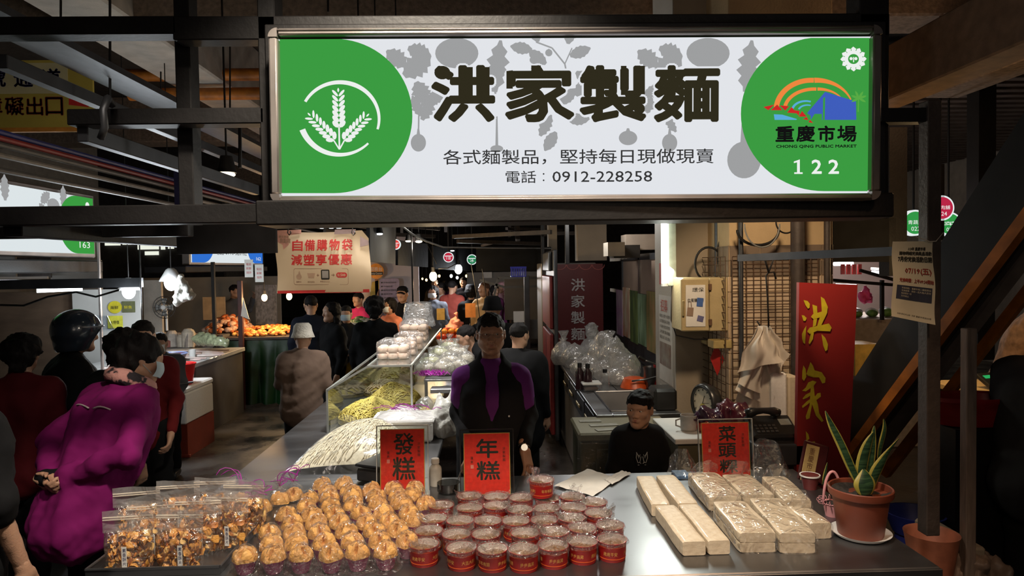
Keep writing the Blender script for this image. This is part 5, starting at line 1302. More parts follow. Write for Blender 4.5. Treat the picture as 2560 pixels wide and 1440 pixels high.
crowd([
 (938, 6.9, 1.56, PI, BLKC, 'person in black with round black hair and a shoulder strap, back turned', dict(hair='perm', bulk=1.15)),
 (778, 8.0, 1.55, PI+.3, NAVY, 'person in a navy coat behind the cream bucket hat', dict(hair='short', bulk=1.2)),
 (830, 7.3, 1.50, -.9, BLKC, 'person with long black hair in black, seen from the side', dict(hair='long')),
 (866, 8.1, 1.42, 0, BLKC, 'short person in black wearing a pale blue mask, facing forward', dict(hair='short', mask=MASKM, arms=('hold', 'hold'))),
 (894, 7.2, 1.04, -.3, YELJ, 'small child in a mustard yellow jacket', dict(hair='fringe', child=True, hscale=1.25)),
 (976, 8.8, 1.47, -.8, SAL, 'woman in a salmon pink jacket and white mask with a crossbody strap', dict(hair='bob', mask=MASKW, bulk=1.1, legs=GREYC)),
 (1008, 9.6, 1.60, -.2, BLKC, 'man in a black cap and black tracksuit facing forward', dict(hair='short', hat=[('cap', BLKC)], bulk=1.1)),
 (1045, 7.95, 1.42, PI-.8, BRN, 'person in a brown quilted coat with a hood, reaching towards the fruit', dict(hair='none', hat=[('hood', BRN)], bulk=1.2, arms=('reach', 'reach'))),
 (1084, 11, 1.56, -.2, GRB, 'person in a slate blue fleece and white mask behind the fruit', dict(hair='bob', mask=MASKW, bulk=1.15)),
 (1104, 12.5, 1.58, -1.2, WHT, 'person in a white jacket seen from the side in the far aisle', dict(hair='tail')),
 (1116, 14, 1.58, PI-.6, PURC, 'person in a plum coat in the far aisle', dict(hair='bob')),
 (1132, 12, 1.62, PI-.5, RUST, 'person in a rust red coat in the far aisle, back turned', dict(hair='short', bulk=1.2)),
 (1178, 11, 1.56, PI+.2, BLKC, 'person in a black top and hat with a diagonal white strap', dict(hair='bob', hat=[('bucket', BLKC)])),
 (1212, 10.5, 1.62, -.6, CRM, 'person in a cream jacket with a brown ponytail near the fruit lamp', dict(hair='tail', hairm=pm('brown_hair', (.10, .045, .02), .5))),
 (1238, 13, 1.50, .6, PURC, 'person in a wine coloured coat beside the metal rack', dict(hair='bob')),
 (1256, 14, 1.52, -.5, pm('cloth_pale_pink', (.7, .4, .45), .85), 'person in a pale pink top in the far aisle', dict(hair='none', hat=[('hood', pm('cloth_pale_pink', (.7, .4, .45), .85))])),
 (1160, 16, 1.62, 0, NAVY, 'person in navy deep in the aisle under the bright bulb', dict(hair='short')),
 (1088, 16, 1.6, 0, BRN, 'tall person in brown deep in the aisle at the left', dict(hair='short')),
 (898, 10.25, 1.50, -.6, PNK, 'vendor in a hot pink jacket behind the vegetables', dict(hair='short', arms=('low', 'low'))),
 (1262, 6.0, 1.45, -1.5, BLKC, 'customer with black hair bending over the packed noodles behind the man', dict(hair='short', lean=.6)),
 (1296, 5.2, 1.42, PI-.6, BLKC, 'person in a bulky black coat right behind the man', dict(hair='short', bulk=1.5, hem=.34)),
 (1232, 6.6, 1.55, PI, BLKC, 'person in a black bucket hat behind the man with glasses', dict(hair='short', hat=[('bucket', BLKC)], bulk=1.1)),
 (588, 11.6, 1.62, 1.2, GREYC, 'vendor in a grey shirt raising an arm under the warm bulb', dict(hair='short', arms=('hold', 'up'))),
])
# --- right edge: vendor leaning over a lit tray and a shopper in front
YP = A(2535, 860, 3.9)
person('vendor in a brown patterned jacket and yellow mask leaning over a lit tray', A(2545, 860, 5.0).x, 5.0, 1.72, .9, pm('brown_pattern', (.22, .13, .08), .8, 0, .4, 20, bump=.6, bscale=14), hair='short', mask=pm('yellow_mask', (.75, .5, .06), .7), lean=.22, arms=('reach', 'reach'), vox=.016, bulk=1.2)
person('shopper in a dark grey coat carrying a bag at the right edge', A(2625, 1000, 3.0).x, 3.0, 1.66, PI-.9, cloth('charcoal', (.035, .033, .033)), legs=cloth('charcoal_trousers', (.02, .018, .018)), hair='short', bulk=1.35, lean=.35, vox=.018, arms=('low', 'reach'))
def XZ(x, y, Y): q = A(x, y, Y); return (q.x, q.z)
# ------------------------------------------------------------------ lit side signs (they face the aisle)
def side_sign(name, label, X, y0, y1, z0, z1, no, ecol, wcol=None):
    t = thing(name, label, 'sign', (X, (y0+y1)/2, z0)); L_ = y1-y0; H_ = z1-z0
    obj('sign_frame', MB().b2((X-.12, y0-.04, z0-.04), (X-.01, y1+.04, z1+.04), .01), ALU, t)
    obj('face_panel', MB().b2((X-.01, y0, z0), (X, y1, z1)), em('side_sign_white', (.72, .78, .8), 1.0), t)
    o = (X+.001, y0, z0); U_, V_ = (0, 1, 0), (0, 0, 1); m = MB()
    for s_, c in ((0, .13), (1, .87)):
        P = [(L_*(0 if s_ == 0 else 1), 0), (L_*(0 if s_ == 0 else 1), H_)]+[(L_*(c+(.13 if s_ == 0 else -.13)*math.sin(PI*i/24)-(.0)), H_/2+H_/2*math.cos(PI*i/24)) for i in range(25)]
        m.plate(P, o, U_, V_)
    obj('coloured_end', m, ecol, t)
    m = MB()
    def lf(cx, cy, L2, W2, a_): m.plate([((cx+(q[0]-0)/1.)*1., (cy-(q[1]-0))*1.) for q in leaf(0, 0, L2, W2, a_)], (X+.0006, y0, z0), U_, V_)
    for f in (0, .36):
        for a, b, c, d, e in ((.27, .8, .16, .05, -.9), (.30, .62, .13, .04, .8), (.42, .75, .22, .05, 0), (.25, .45, .14, .04, 2.2), (.47, .5, .14, .03, 1.2)): lf((a+f)*L_, b*H_, c, d, e)
        m.plate(circ((.35+f)*L_, .78*H_, .09, 18, .065), (X+.0006, y0, z0), U_, V_)
    obj('vegetable_print', m, SGREY, t)
    m = MB(); put(m, no, (X+.002, y0, z0), U_, V_, (L_*.885, H_*.1, L_*.965, H_*.21)); m.plate(circ(L_*.955, H_*.86, .035, 12), (X+.002, y0, z0), U_, V_)
    obj('number_lettering', m, em('sign_white_print', (.85, .87, .85)), t)
    return t
s1 = side_sign('lit_stall_sign', 'lit white stall sign with a green end reading 163 at the left', -4.1, 5.0, 7.2, 2.05, 2.62, '163', SG)
m = MB(); put(m, '海鮮魚舖', (-4.098, 5.0, 2.05), (0, 1, 0), (0, 0, 1), (.6, .16, 1.7, .36)); obj('lettering', m, SINK, s1)
s2_ = side_sign('lit_stall_sign', 'lit stall sign with blue ends reading 162 farther along', -4.1, 9.5, 12.4, 1.98, 2.5, '162', em('sign_blue', (.03, .16, .62), 1.))
m = MB(); put(m, '電話 0910-520162', (-4.098, 9.5, 1.98), (0, 1, 0), (0, 0, 1), (.8, .12, 2.1, .22)); obj('lettering', m, SBLK, s2_)
single('sign_canopy', MB().b2((-4.6, 4.2, 1.86), (-4.05, 7.26, 1.98), .01), BLK, 'black canopy box under the sign reading 163', 'canopy')
single('sign_canopy', MB().b2((-4.6, 9.2, 1.84), (-4.05, 12.5, 1.93), .01), BLK, 'black canopy box under the sign with blue ends', 'canopy')
# yellow hanging direction board
p = A(-150, 152, 5.0); q = A(235, 318, 5.0)
t = thing('hanging_board', 'yellow hanging board with blue and red characters at upper left', 'sign', ((p.x+q.x)/2, 5, q.z))
a = A(172, 250, 5).x
obj('board', MB().b2((p.x, 5.0, q.z), (q.x, 5.02, p.z)), pm('dull_yellow', (.42, .33, .06), .5, 0, .1, 4), t)
obj('upper_band', MB().b2((p.x, 4.996, A(0, 235, 5).z), (a, 4.999, p.z-.02)), pm('dull_cream', (.5, .45, .26), .5, 0, .1, 4), t)
obj('red_arrow', MB().plate([XZ(x, y, 4.994) for x, y in ((172, 228), (186, 225), (215, 245), (222, 268), (172, 262))], (0, 4.994, 0), (1, 0, 0), (0, 0, 1)), REDINK, t)
obj('bottom_strip', MB().b2((p.x, 4.99, q.z-.03), (A(200, 318, 5).x, 5.02, q.z)), pm('orange_strip', (.5, .2, .03), .5), t)
def wr(m, s, x0, y0, x1, y1, Y, bold=0): a_ = A(x0, y1, Y); b_ = A(x1, y0, Y); [put(m, s, (bold*math.cos(k*1.57), Y, bold*math.sin(k*1.57)), (1, 0, 0), (0, 0, 1), (a_.x, a_.z, b_.x, b_.z), 0, 1) for k in range(4 if bold else 1)]; return m
m = MB()
for s_, x0, x1 in (('號', -32, 12), ('通', 36, 80), ('道', 106, 150)): wr(m, s_, x0, 172, x1, 217, 4.99, .004)
obj('lettering', m, pm('navy_ink', (.03, .03, .12), .6), t)
m = MB()
for s_, x0, x1 in (('障', -42, 4), ('礙', 14, 58), ('出', 67, 106), ('口', 115, 156)): wr(m, s_, x0, 243, x1, 288, 4.99, .004)
obj('lettering', m, pm('dark_red_ink', (.22, .03, .02), .6), t)
p = A(150, 152, 5.4); single('white_notice', MB().b2((p.x, 5.4, p.z-.14), (p.x+.27, 5.41, p.z)), PAPER, 'white notice with a red corner mark behind the yellow board', 'notice')

# ------------------------------------------------------------------ fish stall
def card(name, label, cat, x0, y0, x1, y1, Y, mt, th=.02, group=None):
    p = A(x0, y1, Y); q = A(x1, y0, Y)
    return single(name, MB().b2((p.x, Y, p.z), (q.x, Y+th, q.z)), mt, label, cat, group)
card('partition', 'brown stained wall panel behind the helmeted shopper', 'panel', -260, 728, 190, 990, 8.0, pm('brown_board', (.13, .085, .055), .7, 0, .25, 3, stretch=(1, 1, 3)), .04)
card('partition', 'pale wall panel with the yellow stickers in the fish stall', 'panel', 190, 722, 350, 1010, 7.9, pm('pale_board', (.5, .5, .48), .6, 0, .1, 3), .03)
card('partition', 'long pale wall behind the fan and hanging lamp', 'panel', 352, 690, 700, 880, 12.6, pm('beige_wall', (.34, .29, .23), .8, 0, .12, 3), .04)
card('partition', 'white wall panel below the sign reading 163', 'panel', 128, 650, 252, 728, 9.8, pm('pale_board', (.5, .5, .48), .6, 0, .1, 3), .03)
card('partition', 'white board at the left edge beneath the green ended sign', 'panel', -200, 640, 38, 712, 9.7, pm('pale_board', (.5, .5, .48), .6, 0, .1, 3), .03)
card('dark_picture', 'dark framed picture between the white boards', 'picture', 44, 642, 126, 695, 9.6, pm('dark_picture', (.05, .04, .035), .4, 0, .5, 14), .02)
card('partition', 'beige column wall right of the tall fish stall post', 'panel', 362, 700, 402, 860, 9.0, PALE, .05)
for i, (x0, y0, x1, y1) in enumerate(((262, 602, 300, 614), (306, 600, 334, 612), (344, 606, 396, 624), (402, 612, 412, 624), (420, 612, 434, 622), (362, 628, 396, 638))):
    p = A(x0, y1, 16); q = A(x1, y0, 16); o = struct('window_%d' % (i+1), MB().b2((p.x, 16, p.z), (q.x, 16.02, q.z)), em('daylight_window', (.85, .88, .75), 1.0))
struct('wall_side', MB().b2((-9, 16.05, 0), (-6.2, 16.2, 4.7)), CONCD)
def tubelamp(label, a, b, r, s_=5, col=(.9, .95, 1)):
    a, b = Vector(a), Vector(b); d = (b-a).normalized(); t = thing('tube_lamp', label, 'lamp', (a+b)/2)
    obj('tube', MB().cyl(a, b, r, n=10), em('tube_glow%d' % s_, col, s_), t, 'auto')
    obj('fitting', MB().beam(a+Vector((0, 0, r*2.2)), b+Vector((0, 0, r*2.2)), r*3, r*1.6), WHITEP, t); return t
tubelamp('long white tube lamp low under the beam behind the helmet', A(92, 727, 7.4), A(206, 722, 7.6), .022, 6)
tubelamp('tube lamp at the far left beyond the white board', A(-30, 704, 9.2), A(120, 702, 9.4), .02, 3)
def shade_lamp(label, px, py, Y, r, bulb, s_, shade=True, cord=.5, cat='lamp', col2=None):
    c = A(px, py, Y); t = thing('hanging_lamp', label, cat, c)
    obj('bulb', MB().ell(c, (r*.62, r*.62, r*.8), 14, 10), em('bulb_%s_%d' % (bulb, s_), dict(warm=(1, .62, .25), cool=(.9, .96, 1), yellow=(1, .8, .45))[bulb], s_), t, True)
    if shade: obj('shade', MB().lathe([(r*.25, r*1.35), (r*.45, r*1.2), (r*1.0, r*.25), (r*1.05, r*.1), (r*.98, r*.2), (r*.4, r*1.1)], 20, c), pm('lamp_shade_white', (.5, .5, .5), .4), t, 'auto')
    else: obj('socket', MB().cyl(c+Vector((0, 0, r*.7)), c+Vector((0, 0, r*1.5)), r*.32, n=10), BLK, t)
    obj('cord', MB().cyl(c+Vector((0, 0, r*1.2)), (c.x, c.y, 4.76), .005, n=5), BLK, t); return t
shade_lamp('bright cool lamp glowing on the pale panel above the yellow stickers', 322, 728, 7.0, .10, 'cool', 12)
shade_lamp('white shaded lamp over the fish, beside hanging white bags', 428, 706, 7.2, .11, 'cool', 12)
shade_lamp('round warm bulb left of the hanging paper banner', 661, 744, 9.5, .065, 'warm', 12, False, .7)
shade_lamp('round warm bulb just below the hanging paper banner', 723, 741, 9.6, .065, 'warm', 12, False, .7)
shade_lamp('large round warm bulb over the fruit in the middle aisle', 1083, 691, 8.4, .075, 'yellow', 14, False, .5)
shade_lamp('brightest cool white lamp deep in the middle aisle', 1146, 673, 11, .10, 'cool', 14, False, .5)
for i, (px, py, Y, r, b) in enumerate(((1147, 668, 16, .05, 'cool'), (1066, 700, 13, .035, 'warm'), (1056, 697, 14, .03, 'warm'), (1128, 690, 15, .05, 'cool'), (1166, 690, 18, .05, 'warm'), (1152, 704, 19, .05, 'warm'), (1098, 690, 14, .04, 'warm'), (1143, 694, 20, .06, 'cool'))):
    if i: shade_lamp(['', 'tiny warm bulb left of the large round bulb, upper', 'tiny warm bulb left of the large round bulb, lower', 'small cool lamp below the brightest aisle lamp', 'small warm lamp far back right of the brightest aisle lamp', 'small warm lamp far back among the heads', 'small warm lamp right beside the large round bulb', 'farthest cool lamp at the end of the aisle'][i], px, py, Y, r, b, 6, False, .3)
def spot_can(label, px, py, Y, r, s_=8, b='yellow', rod=.25):
    c = A(px, py, Y); t = thing('spot_lamp', label, 'lamp', c)
    obj('lens', MB().ell(c, (r, r, r*.35), 14, 6), em('spot_%s_%d' % (b, s_), dict(warm=(1, .62, .25), cool=(.9, .96, 1), yellow=(1, .88, .6))[b], s_), t, True)
    obj('can', MB().cyl(c+Vector((0, 0, r*.2)), c+Vector((0, 0, r*2.2)), r*1.15, r*.7, 14), BLK, t, 'auto')
    obj('stem', MB().cyl(c+Vector((0, 0, r*2)), (c.x, c.y, 4.76), .006, n=5), BLK, t); return t
spot_can('round downlight glowing in the dark left of the big sign', 567, 436, 4.2, .05, 6)
spot_can('yellowish spot lamp right of the paper banner top', 907, 560, 4.6, .028, 10)
spot_can('small downlight above the black awning', 949, 585, 6.0, .028, 6, 'cool')
spot_can('left lamp of the pair on the black aisle pole', 1021, 603, 7.0, .03, 8)
spot_can('right, brighter lamp of the pair on the black aisle pole', 1047, 604, 7.0, .035, 12)
for i, px in enumerate((804, 828, 847)): spot_can(['left', 'middle', 'right'][i]+' of three small white lamps above the paper banner', px, 568, 9, .05, 5, 'cool')
spot_can('small lamp clipped to the cable above the right pole lamp', 1000, 563, 5.5, .012, 6)
spot_can('small white lamp over the red round sign', 1131, 627, 10, .03, 5, 'cool')
# stickers
for i, (cx, cy, w_, h_, c, l) in enumerate(((287, 768, 34, 32, (.6, .52, .03), 'round yellow sticker on the pale fish stall panel'), (321, 767, 32, 28, (.12, .13, .06), 'small dark green picture sticker beside the round yellow one'), (288, 805, 36, 34, (.6, .58, .06), 'square yellow sticker with black print under the round one'))):
    p = A(cx, cy, 7.88); r = w_/2/1707*7.88
    t = single('sticker', MB().plate(circ(0, 0, r, 20, r*.9) if i == 0 else [(-r, -r*.85), (r, -r*.85), (r, r*.85), (-r, r*.85)], p, (1, 0, 0), (0, 0, 1), .004), pm('sticker_%d' % i, c, .5), l, 'sticker')
    m = MB(); put(m, ['海鮮', '鮮魚', '大特價'][i], (p.x-t.location.x, -.012, p.z-t.location.z), (1, 0, 0), (0, 0, 1), (-r*.6, -r*.3, r*.6, r*.2)); obj('lettering', m, INK if i != 1 else pm('sticker_0', c), t, local=True)
for i, (x0, x1, y0, y1, Y, mt, l) in enumerate(((345, 362, 560, 1000, 6.6, GREYM, 'grey steel post of the fish stall'), (248, 256, 545, 950, 6.9, ALU, 'thin bright upright beside the sign reading 163'), (526, 540, 655, 850, 9.15, BLK, 'shiny black pole behind the fish counter'), (592, 607, 702, 850, 9.16, pm('dark_red_paint', (.05, .012, .012), .5), 'dark red post with a small white flag'), (1027, 1037, 615, 905, 6.9, BLK, 'tall black aisle pole carrying a pair of lamps'), (1310, 1326, 690, 860, 7.6, GREYM, 'grey steel post of the rolling rack behind the man'), (1412, 1424, 545, 660, 6.6, BLK, 'black post above the tall red cabinet'), (1352, 1362, 545, 680, 8.5, BLK, 'thin black post left of the tall red cabinet'))):
    p = A(x0, y0, Y); q = A(x1, y1, Y); single('steel_post', MB().b2((p.x, Y, 0 if i not in (6, 7) else q.z), (q.x, Y+(q.x-p.x), p.z+(.6 if i in (4, 6, 7) else 0)), .003), mt, l, 'post')
m = MB().beam(A(-60, 713, 6.7), A(355, 706, 6.7), .05, .09); single('cross_beam', m, GREYM, 'dark grey cross beam of the fish stall above the tube lamp', 'beam')
m = MB().tube([A(-20, 762, 6.5), A(60, 764, 6.5), A(120, 742, 6.5), A(190, 730, 6.5), A(240, 742, 6.5), A(298, 725, 6.5)], .010, 5); single('drooping_cable', m, BLK, 'drooping dark cable in front of the brown panel', 'cable', smooth=True)
# fan
c = A(413, 768, 8.8); t = thing('electric_fan', 'round electric fan against the pale fish stall wall', 'fan', (c.x, c.y, c.z-.3))
m = MB()
for r in (.06, .10, .14): m.tube([c+Vector((r*math.cos(a), -.05+.02*(r > .12), r*math.sin(a))) for a in [2*PI*i/20 for i in range(21)]], .004, 4)
for i in range(14): a = 2*PI*i/14; m.tube([c+Vector((.02*math.cos(a), -.06, .02*math.sin(a))), c+Vector((.14*math.cos(a), -.03, .14*math.sin(a)))], .002, 4)
obj('guard', m, GREYM, t)
for i in range(4): a = i*PI/2; obj('blade', MB().plate([(.02*math.cos(a-.4), .02*math.sin(a-.4)), (.12*math.cos(a-.35), .12*math.sin(a-.35)), (.12*math.cos(a+.35), .12*math.sin(a+.35)), (.02*math.cos(a+.4), .02*math.sin(a+.4))], c-Vector((0, .03, 0)), (1, 0, 0), (0, 0, 1), .004), pm('fan_blade', (.25, .25, .24), .4), t)
obj('hub', MB().cyl(c-Vector((0, .06, 0)), c+Vector((0, .06, 0)), .03, n=14), WHITEP, t); obj('stand', MB().cyl(c-Vector((0, -.03, .02)), c-Vector((0, -.03, .3)), .015, n=8), WHITEP, t)
# hanging bags by the lamp
m = SDF().cone(A(452, 692, 7.0), A(474, 738, 7.0), .02, .05, .03).cone(A(452, 692, 7.0), A(441, 758, 7.0), .02, .035, .03).cone(A(450, 695, 7.02), A(458, 745, 7.02), .02, .05, .03).mesh(.011, (.008, 50, 2)); single('hanging_bags', m, pm('white_poly_bag', (.55, .54, .5), .45), 'bundle of white plastic bags hanging beside the shaded lamp', 'bags', smooth=True)
# fish counter
XC = -3.25; t = thing('fish_counter', 'pale topped fish counter running along the left aisle', 'counter', (-3.8, 7.2, 0))
obj('counter_body', MB().b2((-4.4, 5.2, 0), (-3.68, 7.6, .80)), pm('grey_counter', (.11, .10, .095), .6, 0, .15, 4), t); obj('counter_body', MB().b2((-4.4, 7.6, 0), (XC-.02, 9.0, .80)), pm('grey_counter', (.11, .10, .095), .6, 0, .15, 4), t)
obj('worktop', MB().b2((-4.45, 5.15, .80), (XC, 9.05, .85), .006), pm('wet_white_top', (.55, .56, .56), .25, 0, .12, 5), t)
FISH = pm('fish_fillet', (.62, .42, .38), .3, 0, .25, 12, col2=(.75, .68, .64)); r = random.Random(5)
for i in range(44):
    y = 6.1+.06*i; x = -3.30-.62*(i % 3)*.42-.1*r.random()
    m = SDF().cone((0, 0, 0), (.26, .05*r.uniform(-1, 1), 0), .030, .016, .01).mesh(.014)
    m.v = [(a, b, c_*.55) for a, b, c_ in m.v]; moved(m, TR((x-.15, y, .868), r.uniform(-.4, .2)))
    single('fish_fillet', m, FISH, 'pale pink fish fillet laid in the row on the fish counter', 'fish', 'fish fillets on the counter', True)
p = A(430, 852, 7.6); t = thing('enamel_bowl', 'wide dark bowl with a blue rim on the fish counter', 'bowl', (p.x, p.y, .85))
obj('bowl', MB().lathe([(0, .0), (.1, .0), (.15, .10), (.145, .10), (.1, .02), (0, .02)], 26, (p.x, p.y, .85)), pm('maroon_enamel', (.09, .02, .03), .3), t, 'auto'); obj('rim', MB().lathe([(.148, .097), (.16, .105), (.148, .112), (.142, .1)], 26, (p.x, p.y, .85)), pm('blue_rim', (.25, .32, .6), .3), t, 'auto')
p = A(480, 860, 8.0); single('paper_cup', MB().lathe([(0, 0), (.03, 0), (.04, .10), (.037, .1), (.028, .005)], 18, (p.x, p.y, .85)), WHITEP, 'white cup standing on the fish counter', 'cup', smooth='auto')
m = SDF().cone(A(500, 848, 8.4), A(560, 855, 8.2), .08, .05, .05).mesh(.02, (.016, 25, 2)); m.v = [(a, b, max(c_, .852)) for a, b, c_ in m.v]; single('wrapped_greens', m, pm('wrapped_greens', (.30, .33, .20), .2, 0, .4, 30, coat=.5), 'clear wrapped bundle of green vegetables at the far end of the fish counter', 'vegetables', smooth=True)
p = A(440, 905, 6.1); single('steel_knife', MB().box((p.x-.02, p.y, .862), (.3, .05, .012), Matrix.Rotation(.5, 3, 'Z')), STEEL, 'broad steel knife lying on the fish counter', 'knife')
# things at the back of the fish stall
r = random.Random(12); JUN = [pm('junk_%d' % i, c, .5) for i, c in enumerate(((.45, .4, .36), (.3, .1, .08), (.5, .45, .4), (.25, .22, .2), (.55, .5, .42)))]
for i in range(14):
    px = 405+i*12; Y = 9.1+r.random()*.3; h_ = r.uniform(.10, .24); w_ = .05+.03*r.random(); c = A(px, 830, Y); c.x = min(c.x, -4.02); Y = min(Y, 9.2)
    single('packed_goods', crumple(MB().lathe([(0, 0), (w_, 0), (w_*1.05, h_*.8), (w_*.6, h_), (0, h_*1.02)], 12, (c.x, c.y, .86+.0)), .01, i, 30), JUN[i % 5], 'small crumpled pack on the shelf below the fan', 'goods', 'packs on the shelf behind the fish')
single('back_shelf', MB().b2((-4.9, 9.06, 0), (-3.98, 9.29, .86), .01), pm('grey_counter', (.11, .10, .095), .6), 'grey shelf block at the back of the fish stall', 'shelf')
# foam box, crate and bucket
t = thing('plastic_crate', 'dark red plastic crate on the wet floor under the foam box', 'crate', (-3.05, 6.95, 0)); xr = A(468, 1060, 6.85).x; xl = xr-.60
CRR = pm('crate_red', (.26, .035, .015), .5, 0, .12, 8)
for a, b in (((xl, 6.85, .0), (xr, 6.87, .33)), ((xl, 7.48, 0), (xr, 7.5, .33)), ((xl, 6.87, 0), (xl+.02, 7.48, .33)), ((xr-.02, 6.87, 0), (xr, 7.48, .33))): obj('crate_wall', MB().b2(a, b), CRR, t)
obj('crate_lip', MB().b2((xl-.01, 6.84, .0), (xr+.02, 6.87, .03), .004), CRR, t)
for k in range(5): obj('crate_slot', MB().b2((xl+.07+k*.1, 6.846, .12), (xl+.11+k*.1, 6.85, .22)), pm('slot_dark', (.03, .01, .01), .7), t)
t = thing('foam_box', 'large white foam box with scribbled figures standing on the red crate', 'box', (-3.05, 6.95, .335)); obj('box_body', MB().b2((xl-.01, 6.83, .335), (xr, 7.5, .64), .012), STYRO, t); obj('lid', MB().b2((xl-.015, 6.825, .642), (xr+.005, 7.505, .70), .015), STYRO, t)
m = MB(); put(m, '91k', (0, 6.826, 0), (1, 0, 0), (0, 0, 1), (xr-.26, .44, xr-.10, .58)); obj('scribble', m, pm('brown_ink', (.12, .05, .02), .6), t)
c = A(457, 968, 7.1); t = thing('red_bucket', 'bright red plastic bucket standing on the white foam box', 'bucket', (c.x, 7.05, .70)); c = Vector((c.x, 7.05, .702))
obj('bucket_body', MB().lathe([(0, .0), (.11, 0), (.115, .01), (.145, .20), (.155, .205), (.155, .215), (.14, .212), (.11, .015)], 30, c), REDP, t, 'auto'); obj('handle', MB().tube([c+Vector((.155*math.cos(a), -.02*math.sin(a), .205+.02*math.sin(a))) for a in [PI*i/12 for i in range(13)]], .005, 6), REDP, t, True)

# ------------------------------------------------------------------ fried food stall with green tarp
TARP = pm('green_tarp', (.004, .03, .006), .45, 0, .3, 4, bump=.6, bscale=6)
t = thing('food_stand', 'food stand draped in a dark green tarpaulin under the warm bulbs', 'stall', (-2.7, 8.6, 0))
p = A(572, 840, 9.35); q = A(748, 840, 9.35)
obj('tarp', crumple(MB().grid(lambda u, v: Vector((p.x+(q.x-p.x)*u, 9.3-.12*(1-v)*abs(math.sin(u*14)), .05+v*.87)), 50, 14), .02, 5, 8), TARP, t, True)
obj('tarp_side', crumple(MB().grid(lambda u, v: Vector((q.x+.06*(1-v)*abs(math.sin(u*14)), 9.3+u*1.6, .05+v*.87)), 30, 14), .02, 6, 8), TARP, t, True)
obj('stand_top', MB().b2((p.x-.05, 9.25, .925), (q.x+.02, 10.95, .955)), pm('dark_board', (.06, .04, .03), .6), t)
def heap(name, label, cat, c, rx, ry, h_, n, s0, mats, sd, parent=None, zf=.6):
    r = random.Random(sd); m = MB()
    for i in range(n):
        a = r.uniform(0, 2*PI); q = r.random()**.5; x, y = q*math.cos(a), q*math.sin(a); z = h_*(1-q**2)*r.uniform(.75, 1)
        s_ = s0*r.uniform(.7, 1.3); m.cur = r.randrange(len(mats)); e = Matrix.Rotation(r.uniform(0, 6), 3, 'Z') @ Matrix.Rotation(r.uniform(-.6, .6), 3, 'X')
        m.ell(Vector(c)+Vector((x*rx, y*ry, z+s_*.3)), (s_, s_*.7, s_*zf), 7, 5, e)
    return single(name, m, mats, label, cat, kind='stuff', smooth=True)
FR = [pm('fried_orange', (.75, .25, .04), .45, 0, .3, 30), pm('fried_gold', (.8, .4, .1), .45, 0, .3, 30), pm('fried_dark', (.4, .1, .02), .45, 0, .3, 30)]
heap('fried_food', 'heap of orange fried food on the near tray of the green draped stand', 'food', (A(672, 838, 9.8).x, 9.85, .96), .50, .5, .09, 460, .035, FR, 3)
heap('fried_food', 'heap of pale brown fried pieces behind the dark red post', 'food', (A(566, 830, 9.8).x, 9.9, 1.0), .30, .4, .20, 200, .05, [pm('fried_pale', (.5, .3, .2), .5, 0, .3, 30), FR[2]], 4)
single('fried_shelf', MB().b2((A(528, 840, 9.6).x, 9.3, 0), (p.x-.06, 10.4, .99)), pm('grey_counter', (.11, .10, .095), .6), 'grey stand under the pale brown fried pieces', 'stall')
card('clear_screen', 'upright plastic screen with dark grey pattern beside the left warm bulb', 'screen', 640, 712, 690, 812, 11.0, pm('patterned_screen', (.16, .16, .18), .3, 0, .5, 30, stretch=(1, 1, .6)))
card('clear_screen', 'lit acrylic screen in front of the pale fried pieces', 'screen', 508, 742, 562, 800, 10.6, pm('acrylic_warm', (.4, .27, .15), .4, 0, .2, 10))
m = MB().plate([XZ(x, y, 9.1) for x, y in ((608, 745), (623, 798), (602, 790))], (0, 9.1, 0), (1, 0, 0), (0, 0, 1), .01); single('white_flag', m, PAPER, 'small white triangular flag on the dark red post', 'flag')
for i, (px, py, l) in enumerate(((622, 670, 'small white notice with a drawing under the blue ended sign'), (648, 682, 'small pink lettered notice beside the drawing'))):
    p = A(px, py, 8.2); t = single('paper_notice', MB().b2((p.x-.05, 8.2, p.z-.11), (p.x+.05, 8.205, p.z+.10)), PAPER, l, 'notice'); m = MB()
    for k in range(3): put(m, ['電話', '新鮮', '現炸'][k], (0, -.004, 0), (1, 0, 0), (0, 0, 1), (-.03, .14-.05*k, .03, .17-.05*k))
    obj('lettering', m, REDINK, t, local=True)
# middle vegetables stand
r = random.Random(8); VG = [pm('leaf_green', (.10, .2, .04), .5, 0, .3, 20), pm('pale_green', (.4, .45, .2), .5, 0, .3, 20), pm('radish_white', (.6, .58, .5), .5)]
st_ = single('vegetable_stand', MB().b2((A(845, 820, 9.2).x, 8.9, 0), (A(955, 820, 9.2).x, 9.9, .95)), pm('dark_board', (.06, .04, .03), .6), 'dark vegetable stand in the middle aisle', 'stall')
heap('vegetables', 'heap of green leafy vegetables on the middle stand', 'vegetables', (A(900, 800, 9.2).x, 9.35, .955), .28, .42, .22, 220, .06, VG, 5, zf=.35)
